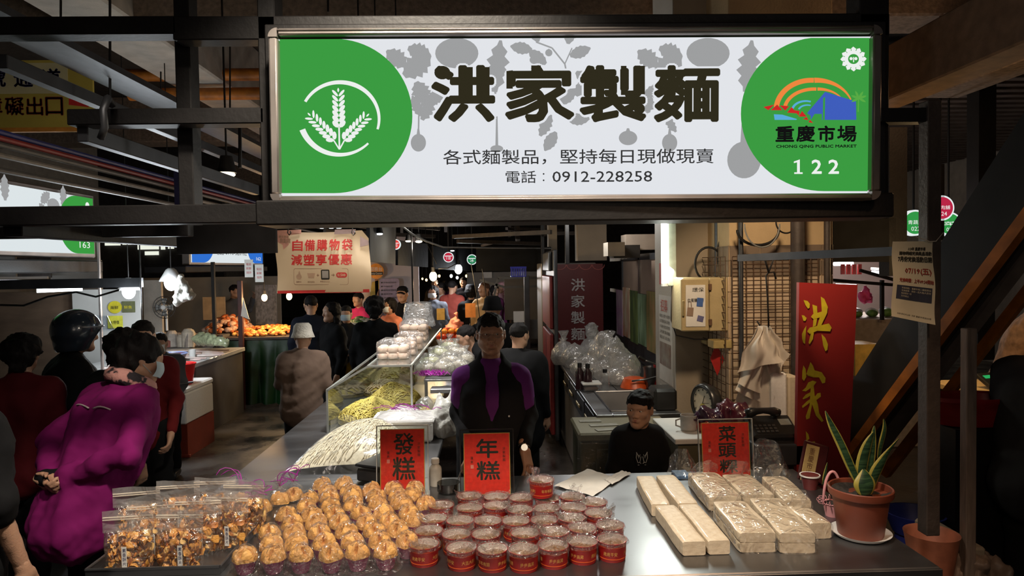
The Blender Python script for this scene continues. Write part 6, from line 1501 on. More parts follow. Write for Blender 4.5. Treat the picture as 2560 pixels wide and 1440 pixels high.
# fruit stall with single fruits
fs = single('fruit_stand', MB().b2((A(1070, 830, 8.0).x, 7.9, 0), (A(1262, 830, 8.0).x, 9.3, .93)), pm('dark_board', (.06, .04, .03), .6), 'dark fruit stand under the large warm bulb', 'stall')
FO = [pm('persimmon', (.75, .17, .03), .35, 0, .15, 10), pm('red_fruit', (.5, .05, .02), .35, 0, .2, 10), pm('orange_fruit', (.8, .33, .04), .4, 0, .1, 10)]
fp = [single('fruit', MB().ell((0, 0, .036), (.041, .041, .036), 12, 8), FO[i], 'x', 'fruit', 'fruit heaped on the fruit stand', True, (0, 0, 0)) for i in range(3)]
fc = A(1140, 800, 8.3).x; n = 0
for L_ in range(3):
    for i in range(9-L_*2):
        for j in range(7-L_*2):
            o = fp[(i*3+j*5+L_+(i > 5)) % 3 if i < 5 else 2].copy(); COL.objects.link(o); o.location = (fc-.30+.083*i+.042*L_*2, 7.98+.085*j+.042*L_*2, .932+.060*L_+.004*((i*7+j*3) % 3)); o['label'] = ['glossy red and orange fruit in the bottom layer on the fruit stand', 'red and orange fruit in the second layer on the fruit stand', 'red and orange fruit on top of the heap on the fruit stand'][L_]; n += 1
for o in fp: bpy.data.objects.remove(o)
m = SDF().cone((fc-.02, 8.3, 1.12), (fc+.02, 8.3, 1.25), .10, .03, .04).mesh(.014, (.02, 30, 2)); single('net_bag', m, pm('pink_net', (.8, .3, .2), .5), 'pink net bag of fruit standing on top of the fruit heap', 'bag', smooth=True)
t = thing('price_card', 'orange price card on sticks behind the fruit heap', 'sign', (A(1175, 775, 8.6).x, 8.6, .93)); c = A(1175, 776, 8.6); obj('card', MB().b2((c.x-.06, 8.6, c.z-.09), (c.x+.07, 8.61, c.z+.09)), pm('orange_card', (.45, .16, .03), .6), t); obj('stick', MB().cyl((c.x, 8.61, .93), (c.x, 8.61, c.z), .006, n=5), BLK, t)
t = single('shopping_bag', MB().b2(A(1092, 800, 9.0), A(1113, 770, 9.12)), pm('kraft_paper', (.4, .25, .06), .7), 'mustard paper shopping bag carried in the middle aisle', 'bag')
# hanging paper banner
YB = 3.98
p = A(692, 733, YB); q = A(923, 574, YB); bw, bh = q.x-p.x, q.z-p.z
t = thing('paper_banner', 'cream paper banner with two lines of dark red characters hanging over the counter', 'banner', ((p.x+q.x)/2, YB, p.z))
BANM = pm('cream_banner', (.56, .44, .30), .75, 0, .07, 4, bump=.2, bscale=6)
def bz(u, v): return Vector((p.x+bw*u+.006*math.sin(v*5), YB+.010*math.sin(u*7)+.006*math.sin(v*6+u*3), p.z+bh*v-.012*math.sin(u*PI)*(v > .9)-(.05*max(0, (u-.93)/.07)*v)))
obj('sheet', MB().grid(bz, 30, 16), BANM, t, True)
def bput(m, s, x0, y0, x1, y1, bold=0.):
    V_, F_, asp = txt(s, 0, 1)
    for k in range(4 if bold else 1):
        P = []
        for a, b in V_:
            px = x0+(x1-x0)*a+bold*math.cos(k*PI/2); py = y1+(y0-y1)*b+bold*math.sin(k*PI/2); w_ = A(px, py, YB); u = (w_.x-p.x)/bw; v = (w_.z-p.z)/bh; c = bz(u, v); P.append(Vector((w_.x, c.y-.0035-.0001*k, w_.z)))
        m.add(P, F_)
def bpoly(m, pts, lift=.003):
    P = []
    for px, py in pts: w_ = A(px, py, YB); u = (w_.x-p.x)/bw; v = (w_.z-p.z)/bh; P.append(Vector((w_.x, bz(min(1, max(0, u)), v).y-lift, w_.z)))
    m.add(P, [list(range(len(P)))])
m = MB()
for i, ch in enumerate('自備購物袋'): bput(m, ch, 731+i*31.3, 600+(-1.2*i*.4), 756+i*31.3, 627-(.4*i), .7)
obj('lettering', m, REDINK, t)
m = MB()
for i, ch in enumerate('減塑享優惠'): bput(m, ch, 728+i*31.5, 637-.4*i, 755+i*31.5, 663-.4*i, .7)
obj('lettering', m, REDINK, t)
BR_ = pm('banner_brown', (.25, .14, .09), .7); m = MB()
P = rrect(733, 671, 872, 712, 5); P2 = rrect(733.8, 671.8, 871.2, 711.2, 4.6)
for i in range(len(P)): j = (i+1) % len(P); bpoly(m, [P[i], P[j], P2[j], P2[i]])
obj('outline', m, BR_, t)
m = MB(); bpoly(m, [(767, 683), (788, 683), (785, 695), (770, 695)]); bpoly(m, [(741, 694), (747, 676), (753, 694)]); bpoly(m, circ(746, 692, 7, 14), .0032); obj('bag_icons', m, pm('icon_tan', (.42, .28, .19), .7), t)
m = MB(); bpoly(m, rrect(803, 674, 825, 699, 3)); obj('phone_icon', m, INK, t); m = MB(); bpoly(m, [(806, 677), (822, 677), (822, 695), (806, 695)], .0036); obj('phone_screen', m, pm('grey_print', (.3, .28, .26), .7), t)
m = MB(); bput(m, '+', 792, 685, 798, 691, .3); bput(m, '→', 830, 684, 838, 691, .3); bput(m, '備購物袋', 739, 703, 752, 707); bput(m, '購物容器', 768, 703, 786, 707); bput(m, '掃描QRCODE', 800, 702, 826, 706); obj('lettering', m, BR_, t)
m = MB(); bpoly(m, rrect(842, 681, 869, 694, 6)); obj('red_pill', m, REDINK, t); m = MB(); bput(m, '500', 853, 684, 865, 691, .3); bput(m, '點', 845, 684, 851, 691); obj('lettering', m, BANM, t)
m = MB(); bpoly(m, [(694, 727), (923, 723), (923, 731), (694, 734)]); obj('red_border', m, REDINK, t); m = MB(); bput(m, '重慶公有零售市場', 745, 728, 790, 732); bput(m, '自治會', 815, 727, 835, 731); bput(m, '減塑生活從你我開始', 845, 727, 884, 731); obj('lettering', m, BANM, t)
m = MB(); bpoly(m, [(692, 576), (752, 574), (752, 584), (720, 588), (722, 612), (709, 624), (707, 612), (692, 604)]); obj('pink_corner', m, pm('banner_pink', (.45, .22, .17), .7), t)
m = MB(); bput(m, '環保集點', 697, 589, 722, 595, .2); bput(m, '集點趣', 700, 596, 726, 608, .3); obj('lettering', m, BR_, t)
m = MB(); bpoly(m, [(838, 574), (890, 573), (886, 584), (836, 586)]); bpoly(m, [(900, 590), (921, 602), (921, 612), (900, 617)]); obj('lilac_corner', m, pm('banner_lilac', (.33, .24, .24), .7), t)
m = MB()
for px in (726, 886): m.tube([A(px, 578, YB)+Vector((0, -.006, 0)), A(px+3, 583, YB)+Vector((0, -.012, 0)), A(px-2, 588, YB)+Vector((0, -.006, 0)), A(px-6, 582, YB)+Vector((0, -.006, .0)), A(px-3, 560, YB+.01), A(px-4, 540, YB+.03)], .003, 5)
obj('hook', m, BLK, t, True)
# the wall with the service counter graphics
card('service_wall', 'pale purple wall carrying the orange round sign and purple notice', 'panel', 905, 590, 1045, 850, 10.5, pm('lilac_wall', (.42, .38, .42), .7, 0, .06, 2), .05)
p = A(940, 678, 10.4); t = thing('round_notice', 'orange round sign on a drawn stick beside the paper banner', 'sign', (p.x, 10.4, p.z)); r_ = 19/1707*10.4
obj('disc', MB().cyl((p.x, 10.42, p.z), (p.x, 10.40, p.z), r_, n=28), pm('sign_orange', (.75, .28, .02), .5), t); m = MB(); put(m, '服務台', (p.x, 10.395, p.z), (1, 0, 0), (0, 0, 1), (-r_*.75, .0, r_*.8, r_*.55)); obj('lettering', m, PAPER, t)
obj('black_band', MB().b2((p.x-r_*.9, 10.39, p.z-r_*.5), (p.x+r_*.9, 10.40, p.z-r_*.1)), INK, t); m = MB(); put(m, 'Service Counter', (p.x, 10.385, p.z), (1, 0, 0), (0, 0, 1), (-r_*.8, -r_*.42, r_*.8, -r_*.18)); obj('lettering', m, PAPER, t)
obj('drawn_stick', MB().b2((p.x-.02, 10.41, p.z-.42), (p.x+.03, 10.42, p.z-r_)), pm('drawn_brown', (.28, .12, .05), .6), t); obj('drawn_arm', MB().plate([XZ(x, y, 10.41) for x, y in ((930, 705), (948, 700), (950, 715), (942, 735), (940, 760), (924, 760), (926, 730))], (0, 10.41, 0), (1, 0, 0), (0, 0, 1), .01), pm('drawn_mustard', (.4, .27, .04), .6), t)
p = A(949, 757, 10.4); q = A(998, 696, 10.4); t = thing('list_notice', 'purple rounded notice with six bulleted lines', 'sign', ((p.x+q.x)/2, 10.4, p.z)); r2 = .04
obj('notice_panel', MB().plate(rrect(p.x, p.z, q.x, q.z, r2), (0, 10.40, 0), (1, 0, 0), (0, 0, 1), .01), pm('notice_lilac', (.27, .22, .33), .6), t)
m = MB()
for k, s_ in enumerate(('市場資訊服務', '失物招領', '輪椅借用服務', '意見反映', '廣播尋人服務', '其他')): z = q.z-.06-.058*k; put(m, s_, (0, 10.388, 0), (1, 0, 0), (0, 0, 1), (p.x+.07, z-.012, p.x+.05+.03*len(s_)+.03, z+.012)); m.plate([(p.x+.03, z-.01), (p.x+.05, z-.01), (p.x+.05, z+.01), (p.x+.03, z+.01)], (0, 10.388, 0), (1, 0, 0), (0, 0, 1))
obj('lettering', m, INK, t)
# black awnings and fascia in the aisle
def pl(name, label, cat, pts, mt, th=.03): return single(name, slab(pts, th), mt, label, cat)
pl('black_awning', 'black plastic awning sheet hanging right of the paper banner', 'awning', [(925, 560, 5.6), (990, 560, 7.4), (988, 660, 7.4), (925, 654, 5.6)], BLK2)
pl('black_awning', 'black awning strip beside the red circular sign', 'awning', [(995, 600, 8.0), (1070, 610, 9.5), (1070, 668, 9.5), (995, 663, 8.0)], BLK2)
pl('black_awning', 'black awning behind the pair of round signs', 'awning', [(1082, 615, 10), (1190, 625, 12), (1190, 678, 12), (1082, 672, 10)], BLK2)
pl('black_fascia', 'wide black fascia board over the rear stalls', 'fascia', [(1190, 617, 9.0), (1378, 617, 9.0), (1378, 678, 9.0), (1190, 678, 9.0)], BLK2)
pl('black_awning', 'black curtain of the stall behind the paper banner', 'awning', [(440, 635, 6.2), (700, 628, 6.2), (700, 560, 6.2), (440, 560, 6.2)], BLK2) if False else None
for i, (px, py, r, Y, c, s_, lab) in enumerate(((1121, 643, 13, 9.8, (.5, .02, .05), '118', 'round red lit stall sign in the middle aisle'), (1180, 649, 13, 10.5, (.02, .2, .08), '冰', 'round green lit stall sign in the middle aisle'), (988, 611, 13, 7.9, (.75, .06, .05), '肉', 'half hidden round red lit sign behind the black awning'))):
    c_ = A(px, py, Y); R_ = r/1707*Y; t = thing('round_stall_sign', lab, 'sign', c_); obj('rim', MB().cyl((c_.x, Y+.05, c_.z), (c_.x, Y, c_.z), R_, n=28), em('rim_glow', (.8, .85, .85), 1), t); obj('bracket', MB().cyl((c_.x, Y+.03, c_.z+R_*.8), (c_.x, Y+.03, 4.76), .012, n=6), BLK, t); obj('face', MB().cyl((c_.x, Y, c_.z), (c_.x, Y-.005, c_.z), R_*.84, n=28), em('round_face_%d' % i, c, 1), t)
    m = MB(); put(m, s_, (c_.x, Y-.008, c_.z), (1, 0, 0), (0, 0, 1), (-R_*.4, -R_*.5, R_*.4, R_*.1)); m.b2((c_.x-R_*.7, Y-.008, c_.z+R_*.15), (c_.x+R_*.7, Y-.0075, c_.z+R_*.3)); obj('lettering', m, em('rim_glow', (.8, .85, .85), 1), t)
# rear shutters and frames
SHUT = pm('grey_shutter', (.20, .185, .165), .6, .1, .12, 3); card('shutter', 'wide grey shutter behind the rear stalls', 'shutter', 1170, 678, 1385, 850, 15, SHUT, .05); card('shutter', 'grey panel door right of the rolling rack', 'shutter', 1262, 690, 1352, 800, 10.5, pm('grey_door', (.10, .09, .085), .6, 0, .12, 3), .05)
m = MB()
for a, b in (((1245, 695), (1345, 695)), ((1262, 718), (1350, 715)), ((1200, 700), (1262, 718)), ((1228, 772), (1245, 695))): m.beam(A(*a, 9.0), A(*b, 9.0), .03, .03)
single('steel_rack', m, GREYM, 'light grey steel rack frame behind the stallholder', 'rack')
c = A(1296, 680, 7.6); t = thing('blue_basket', 'blue plastic basket hung up behind the man', 'basket', (c.x, 7.6, c.z-.06)); m = MB()
for k in range(9): m.b2((c.x-.085+k*.02, 7.6, c.z-.05), (c.x-.073+k*.02, 7.61, c.z+.05))
m.b2((c.x-.09, 7.595, c.z+.04), (c.x+.09, 7.615, c.z+.06)); m.b2((c.x-.085, 7.595, c.z-.055), (c.x+.085, 7.78, c.z-.045)); obj('basket_side', m, pm('royal_blue', (.015, .02, .35), .4), t)
card('white_note', 'white paper note taped to the grey shutter', 'notice', 1207, 680, 1230, 695, 14.9, PAPER); card('white_card', 'white tilted card on the rack behind the man', 'card', 1284, 778, 1310, 806, 7.5, PAPER, .01)
r = random.Random(21)
for i in range(26):
    a = A(r.uniform(930, 1380), r.uniform(560, 612), 1.); Y = r.uniform(8, 15); p = CAM+(a-CAM)*Y; q = p+Vector((r.uniform(-1.5, 1.5) if i % 2 else .02, r.uniform(-2, 2), 0 if i % 2 else .9)); single('ceiling_strut', MB().beam(p, q, .05, .05), pm('dim_steel', (.07, .055, .045), .6, .2), 'dim steel strut under the ceiling of the middle aisle', 'strut', 'ceiling struts over the middle aisle')
m = MB().tube([A(998, 560, 5.5), A(1030, 585, 5.8), A(1065, 603, 6.3), A(1108, 618, 7), A(1240, 620, 8.5), A(1380, 621, 8.6)], .009, 5); single('power_cable', m, pm('grey_cable', (.2, .2, .19), .5), 'pale grey cable running from the lamps along the black fascia', 'cable', smooth=True)
for i, (a, b) in enumerate((((1063, 600), (1092, 660)), ((1178, 660), (1200, 800)), ((1205, 672), (1222, 800)), ((1096, 672), (1140, 660)))): single('hanging_wire', MB().tube([A(*a, 8.2), A((a[0]+b[0])/2+2, (a[1]+b[1])/2+4, 8.2), A(*b, 8.2)], .005, 4), BLK, ['thin wire from the cable to the large round bulb', 'thin wire hanging beside the fruit price card', 'thin wire hanging over the cream jacket', 'thin slack wire beside the brightest aisle lamp'][i], 'wire')

# ------------------------------------------------------------------ glass display case on the side counter
a = A(818, 1052, 4.22); X0 = A(818, 1000, 4.2).x; X1 = A(920, 918, 4.2).x; X2 = A(1028, 914, 4.2).x; Z0 = A(818, 976, 4.2).z; Z1 = A(970, 915, 4.2).z; YA, YZ = 4.2, 6.7
t = thing('display_case', 'glass display case of noodles with a sloping front on the side counter', 'case', ((X0+X2)/2, YA, ZC))
obj('end_glass', MB().plate([(X0, ZC), (X2, ZC), (X2, Z1), (X1, Z1), (X0, Z0)], (0, YA, 0), (1, 0, 0), (0, 0, 1), .004), GLASS, t)
obj('top_glass', MB().b2((X1, YA, Z1-.004), (X2, YZ, Z1+.001)), film('top_glass', (.8, .84, .83), .10, .04, 3, .03, .06), t)
obj('slope_glass', MB().add([(X0, YA, Z0), (X1, YA, Z1), (X1, YZ, Z1), (X0, YZ, Z0)], [(0, 1, 2, 3)]), GLASS, t); obj('side_glass', MB().b2((X0, YA, ZC), (X0+.004, YZ, Z0)), GLASS, t)
m = MB(); FRM = pm('case_trim', (.42, .44, .42), .35, .5, .1, 5)
for p_, q_ in (((X0, YA, ZC), (X0, YA, Z0)), ((X0, YA, Z0), (X1, YA, Z1)), ((X1, YA, Z1), (X2, YA, Z1)), ((X2, YA, ZC), (X2, YA, Z1)), ((X2, YA, Z1), (X2, YZ, Z1)), ((X0, YA, Z0), (X0, YZ, Z0)), ((X1, YA, Z1), (X1, YZ, Z1)), ((X0, YZ, ZC), (X0, YZ, Z0)), ((X2, YZ, ZC), (X2, YZ, Z1))): m.beam(p_, q_, .012, .012)
obj('trim', m, FRM, t); obj('shelf', MB().b2((X0+.02, YA+.9, ZC+.13), (X2-.01, YZ-.02, ZC+.138)), GLASS, t)
YN = pm('yellow_noodle', (.62, .46, .10), .5, 0, .15, 20); YM = pm('yellow_noodle_mass', (.42, .30, .05), .6, 0, .2, 30)
def noodles(label, cx, cy, rx, ry, h_, z0, mt, mm, n, sd, rad=.0032, name='noodle_heap'):
    r = random.Random(sd); hf = lambda x, y: z0+h_*max(0, 1-(x/rx)**2-(y/ry)**2)**.5*(1+.15*math.sin(x*23+sd)*math.cos(y*19))
    t = thing(name, label, 'noodles', (cx, cy, z0))
    obj('mass', MB().grid(lambda u, v: Vector((cx+v*rx*math.cos(u*6.2832), cy+v*ry*math.sin(u*6.2832), hf(v*rx*math.cos(u*6.2832)*.999, v*ry*math.sin(u*6.2832)*.999)-.003)), 30, 9, True), mm, t, True)
    m = MB()
    for i in range(n):
        x = r.uniform(-1, 1)*rx*.85; y = r.uniform(-1, 1)*ry*.85; a = r.uniform(0, 6.3); P = []
        for k in range(8):
            x += .018*math.cos(a); y += .018*math.sin(a); a += r.uniform(-.8, .8)
            q = (x/rx)**2+(y/ry)**2
            if q > .97: x *= (.95/q)**.5; y *= (.95/q)**.5
            P.append(Vector((cx+x, cy+y, hf(x, y)+r.uniform(0, .006))))
        m.tube(P, rad, 4, False)
    o = obj('strands', m, mt, t, True); o['kind'] = 'stuff'; return t
noodles('heap of bright yellow noodles nearest in the glass case', A(925, 1030, 4.5).x, 4.52, .21, .24, .13, ZC+.002, YN, YM, 330, 1)
noodles('second heap of yellow noodles farther back in the case', A(985, 990, 5.0).x, 5.02, .20, .22, .14, ZC+.002, YN, YM, 260, 2)
noodles('pale brown flat noodles on the tray in the case', A(975, 960, 5.4).x-.02, 5.48, .20, .2, .10, ZC+.002, pm('brown_noodle', (.5, .36, .22), .5, 0, .2, 20), YM, 160, 3, .005)
noodles('yellow ribbon noodles at the back of the case', A(985, 942, 6.0).x, 6.02, .2, .24, .12, ZC+.002, pm('ribbon_noodle', (.6, .45, .2), .5, 0, .2, 20), YM, 150, 4, .006)
# packs of buns on the case
BUN = pm('bun', (.72, .55, .42), .6, 0, .08, 12)
def buns(label, cx, cy, z0, nx, ny, nz, R_, sd, h_=.042):
    t = thing('bun_pack', label, 'bread', (cx, cy, z0), 0, 'packs of pale round buns on the glass case')
    for k in range(nz):
        for i in range(nx):
            for j in range(ny): obj('bun', MB().lathe([(0, 0), (R_*.9, .002), (R_, h_*.3), (R_*.92, h_*.8), (R_*.5, h_), (0, h_)], 18, (cx+(i-(nx-1)/2)*R_*2.02, cy+(j-(ny-1)/2)*R_*2.02, z0+.003+k*h_)), BUN, t, True)
    f = MB().grid(lambda u, v: Vector((cx+math.copysign(abs(math.cos(u*6.2832))**.5, math.cos(u*6.2832))*R_*nx*1.08*(1 if v < .8 else 1-(v-.8)*2.6), cy+math.copysign(abs(math.sin(u*6.2832))**.5, math.sin(u*6.2832))*R_*ny*1.08*(1 if v < .8 else 1-(v-.8)*2.6), z0+.003+(h_*nz+.02)*min(1, v*1.25)+.03*max(0, v-.8)*5)), 34, 12, True)
    obj('bag_film', crumple(f, .009, sd, 35), film('bun_film', (.96, .95, .96), .06, .2, 20, .8, .14), t, True); return t
ZT_ = Z1+.002
buns('front pack of round buns nearest on the glass case', A(982, 905, 4.5).x, 4.55, ZT_, 3, 2, 2, .034, 1)
buns('single stack of buns right of the front pack', A(1035, 895, 4.7).x-.02, 4.74, ZT_, 1, 2, 2, .034, 2)
buns('second pack of buns behind the nearest one', A(1020, 880, 5.0).x-.0, 5.05, ZT_, 3, 2, 2, .034, 3)
buns('tall stack of flat buns under the big crumpled bag', A(1040, 860, 5.6).x-.02, 5.65, ZT_, 3, 3, 3, .036, 4)
m = MB().grid(lambda u, v: Vector((A(1040, 830, 5.7).x+.15*math.cos(u*6.28)*(1-.25*v), 5.9+.16*math.sin(u*6.28)*(1-.2*v), ZT_+.10+.20*v)), 26, 12, True); crumple(m, .022, 7, 22)
single('crumpled_bag', m, film('crumple_film', (.92, .92, .93), .08, .22, 18, .9, .3), 'big crumpled clear bag standing on the far bun stack', 'bag', smooth=True)
# packed noodles on the inner side of the counter
t = thing('inner_shelf', 'steel shelf along the inner side of the counter holding packed noodles', 'shelf', (-.35, 5.4, ZC)); xa, xb = X2+.02, -.18
obj('shelf_board', MB().b2((xa, 4.75, 1.06), (xb+.02, 7.0, 1.075), .003), STEEL, t)
for y in (4.8, 6.9):
    for x in (xa+.01, xb): obj('leg', MB().b2((x-.01, y-.01, ZC), (x+.01, y+.01, 1.06)), STEEL, t)
PB = film('packed_film', (.93, .93, .92), .08, .22, 16, .9, .2); r = random.Random(31)
for i, (px, py, Y, w_, c) in enumerate(((1060, 905, 4.95, .07, 0), (1110, 905, 4.95, .075, 0), (1150, 905, 5.0, .07, 0), (1075, 890, 5.3, .08, 1), (1125, 885, 5.35, .09, 0), (1165, 890, 5.4, .06, 0), (1100, 868, 5.8, .09, 1), (1140, 865, 5.9, .09, 0), (1125, 852, 6.3, .09, 1), (1155, 848, 6.5, .08, 2))):
    c_ = A(px, py, Y); m = SDF().ell((c_.x, Y, 1.12), (w_, w_*.9, .045), .02).mesh(.012, (.008, 30, i)); m.v = [(x, y, max(z, 1.078)) for x, y, z in m.v]
    lab = ['nearest left', 'nearest middle', 'nearest right', 'second row left', 'second row middle', 'second row right', 'third row left', 'third row right', 'far left', 'far right'][i]
    t = thing('noodle_pack', 'clear bag of pale noodles on the inner shelf, '+lab, 'bag', (c_.x, Y, 1.076), 0, 'bags of noodles on the inner shelf'); obj('noodle_nest', m, [pm('white_noodle', (.62, .58, .5), .5, 0, .12, 50, bump=.8, bscale=90), pm('pale_green_noodle', (.55, .56, .36), .5, 0, .12, 50, bump=.8, bscale=90), pm('cabbage', (.55, .6, .3), .5, 0, .2, 20)][c], t, True)
    f = MB().lathe([(w_*1.0, .0), (w_*1.15, .03), (w_*1.1, .07), (w_*.6, .105), (w_*.15, .12), (w_*.4, .16)], 22, (c_.x, Y, 1.079)); obj('bag_film', crumple(f, .014, i+3, 30), PB, t, True)
m = MB()
for i in range(60):
    a = r.uniform(0, 6.3); c_ = Vector((A(1080, 920, 4.8).x+r.uniform(-.09, .09), 4.78+r.uniform(-.03, .03), 1.10)); m.tube([c_, c_+Vector((.03*math.cos(a), .02*math.sin(a), .02+.02*r.random())), c_+Vector((.05*math.cos(a+.5), .03*math.sin(a), .01))], .0025, 4)
single('purple_ties', m, PUR, 'dense purple tufts of bag ties on the inner shelf edge', 'ties', kind='stuff')
single('steel_tray', MB().b2((A(1078, 930, 4.72).x, 4.62, 1.0), (A(1142, 930, 4.72).x, 4.74, 1.03), .004), STEEL, 'narrow steel tray below the purple ties', 'tray')
for i, (px, Y, w_, h_) in enumerate(((1060, 4.45, .06, .16), (1105, 4.5, .055, .14))):
    c_ = A(px, 1000, Y); m = MB().lathe([(w_*.9, 0), (w_*1.1, h_*.4), (w_*.9, h_*.8), (w_*.35, h_)], 22, (c_.x, Y, ZC)); t = thing('clear_sack', ['hazy clear sack of yellow noodles standing behind the case end', 'clear sack of noodles beside the standing carrier bag'][i], 'bag', (c_.x, Y, ZC)); obj('bag_film', crumple(m, .014, i, 25), PB, t, True)
    obj('noodle_fill', MB().ell((c_.x, Y, ZC+.05), (w_*.85, w_*.85, .045), 14, 8), YM, t, True)
# ------------------------------------------------------------------ right side: column, tiled pillar, kitchen counter
YC = 4.73; XC0 = A(1690, 900, YC).x; YT = 4.30; XT0 = A(1825, 900, YT).x; XT1 = A(2082, 900, YT).x
WALLP = pm('beige_column_paint', (.34, .28, .21), .75, 0, .10, 3, bump=.2); WCOL = pm('white_column_paint', (.46, .45, .42), .6, 0, .06, 3, bump=.15)
struct('pillar', MB().b2((XC0, YC, 0), (XT0+.3, 5.3, 4.7), .004), WALLP, label='square beige painted column right of the tube lamp')
obj_p = struct('pillar', MB().b2((XT0, YT, 0), (XT1, 5.1, 4.7), .004), pm('pillar_plaster', (.50, .36, .20), .8, 0, .10, 5, bump=.3), label='tiled pillar behind the wire grid')
TILE = [pm('cream_tile_%d' % i, c, .28, 0, .06, 6, coat=.3) for i, c in enumerate(((.60, .47, .33), (.55, .43, .30), (.64, .50, .36)))]
TILEB = pm('brown_tile', (.20, .15, .11), .35, 0, .1, 6)
OFF[obj_p.name] = Vector((0, 0, 0))
ts = .0985; zt_ = A(1950, 612, YT).z; zb_ = A(1950, 690, YT).z; r = random.Random(3)
tm = {}
def tile(x, y, z, side, mt, w_=ts):
    k = (side, mt.name, round(w_, 4))
    if k not in tm:
        d = (w_-.004, .008, ts-.004) if side == 0 else (.008, w_-.004, ts-.004)
        o = obj('tile', MB().box((0, 0, 0), d, None, .0015), mt, obj_p, local=True); tm[k] = o
    else: o = tm[k].copy(); COL.objects.link(o)
    o.location = (x, y, z)
nx = int((XT1-XT0)/ts)
for j in range(int((zt_-.78)/ts)+1):
    z = zt_-ts*(j+.5); mt = TILEB if z > zb_ else None
    for i in range(nx+1):
        w_ = ts if i < nx else (XT1-XT0)-nx*ts
        if w_ > .02: tile(XT0+ts*i+w_/2, YT-.004, z, 0, mt or TILE[r.randrange(3)], w_)
    for i in range(4): tile(XT0-.004, YT+ts*(i+.5), z, 1, mt or TILE[r.randrange(3)])
# wire grid in front of the tiles
GR = pm('rusty_wire', (.10, .055, .03), .6, .4, .3, 20)
t = thing('wire_grid', 'rusty square wire grid fixed in front of the tiled pillar', 'grid', ((XT0+XT1)/2, YT-.05, .8))
z0, z1 = .88, A(1950, 640, YT).z; n = 0
for i in range(13):
    x = XT0+.0+i*(XT1-.12-XT0)/12; obj('wire', MB().cyl((x, YT-.05, z0), (x, YT-.05, z1), .0032, n=5, caps=False), GR, t)
for j in range(21):
    z = z0+(z1-z0)*j/20; obj('wire', MB().cyl((XT0, YT-.055, z), (XT1-.12, YT-.055, z), .0032, n=5, caps=False), GR, t); obj('wire', MB().cyl((XT0-.045, YT-.05, z), (XT0-.045, YC-.02, z), .003, n=5, caps=False), GR, t)
for i in range(5): y = YT-.05+i*.085; obj('wire', MB().cyl((XT0-.045, y, z0), (XT0-.045, y, z1), .003, n=5, caps=False), GR, t)
# pipes by the pillar
for i, (px, w_, y0, y1, Y, mt, l) in enumerate(((1852, 11, 540, 900, 4.2, GREYM, 'grey vertical pipe in front of the tiled pillar at its left corner'), (1994, 34, 540, 1000, 4.1, BROWNM, 'thick brown vertical post right of the wire grid'), (2068, 16, 540, 740, 4.15, BROWNM, 'brown pipe at the right edge of the tiled pillar'), (1797, 22, 540, 693, 4.55, GREYM, 'grey conduit running down into the electric box'), (1812, 20, 540, 690, 4.6, pm('pale_pipe', (.38, .40, .40), .5), 'pale pipe beside the conduit above the electric box'))):
    p = A(px, y0, Y); q = A(px, y1, Y); R_ = w_/2/1707*Y; m = MB().cyl((p.x, Y, p.z+.3), (p.x, Y, q.z), R_, n=14); single('wall_pipe', m, mt, l, 'pipe', smooth='auto')
m = MB(); r = random.Random(2)
def loop(cx, cy, rx, ry, a0, a1, Y, rad=.007, n=18): return MB().tube([A(cx+rx*math.cos(a0+(a1-a0)*i/n), cy-ry*math.sin(a0+(a1-a0)*i/n), Y) for i in range(n+1)], rad, 5)
for i, (m, l) in enumerate(((loop(1895, 575, 52, 38, PI, 2*PI, 4.15, .009), 'thick black cable looping under the header right of the tube lamp'), (loop(1905, 560, 44, 58, PI, 2*PI, 4.1, .005), 'thin grey cable loop under the header'), (loop(1965, 555, 25, 28, PI, 2*PI, 4.12, .005), 'small cable loop under the header near the thick brown post'), (loop(1772, 660, 34, 42, .8, 5.4, 4.5, .008), 'black hose curled on the column above the electric box'), (loop(1812, 640, 18, 55, 1.2, 4.8, 4.5, .005), 'thin black cable bowed over the electric box'))):
    single('cable_loop', m, BLK if i != 1 else pm('grey_cable', (.2, .2, .19), .5), l, 'cable', smooth=True)
single('lamp_cable', MB().tube([A(1680, 715, 4.6), A(1678, 800, 4.66), A(1690, 838, 4.66), A(1735, 848, 4.6), A(1772, 848, 4.5)], .005, 5), pm('dark_cable', (.06, .05, .05), .5), 'thin cable from the tube lamp to the electric box', 'cable', smooth=True)
# vertical tube lamp
p = A(1660, 552, 4.55); q = A(1660, 708, 4.55); t = thing('tube_lamp', 'upright glowing fluorescent tube at the corner of the column', 'lamp', (p.x, 4.55, q.z))
obj('tube', MB().cyl((p.x, 4.55, q.z), (p.x, 4.55, p.z+.12), .021, n=14), em('tube_light', (.93, 1., .84), 7), t, 'auto')
obj('batten', MB().b2((p.x+.03, 4.56, q.z-.02), (p.x+.085, 4.63, p.z+.14), .004), pm('tube_batten', (.55, .6, .5), .4), t); obj('end_cap', MB().cyl((p.x, 4.55, q.z-.02), (p.x, 4.55, q.z), .023, n=14), WHITEP, t)
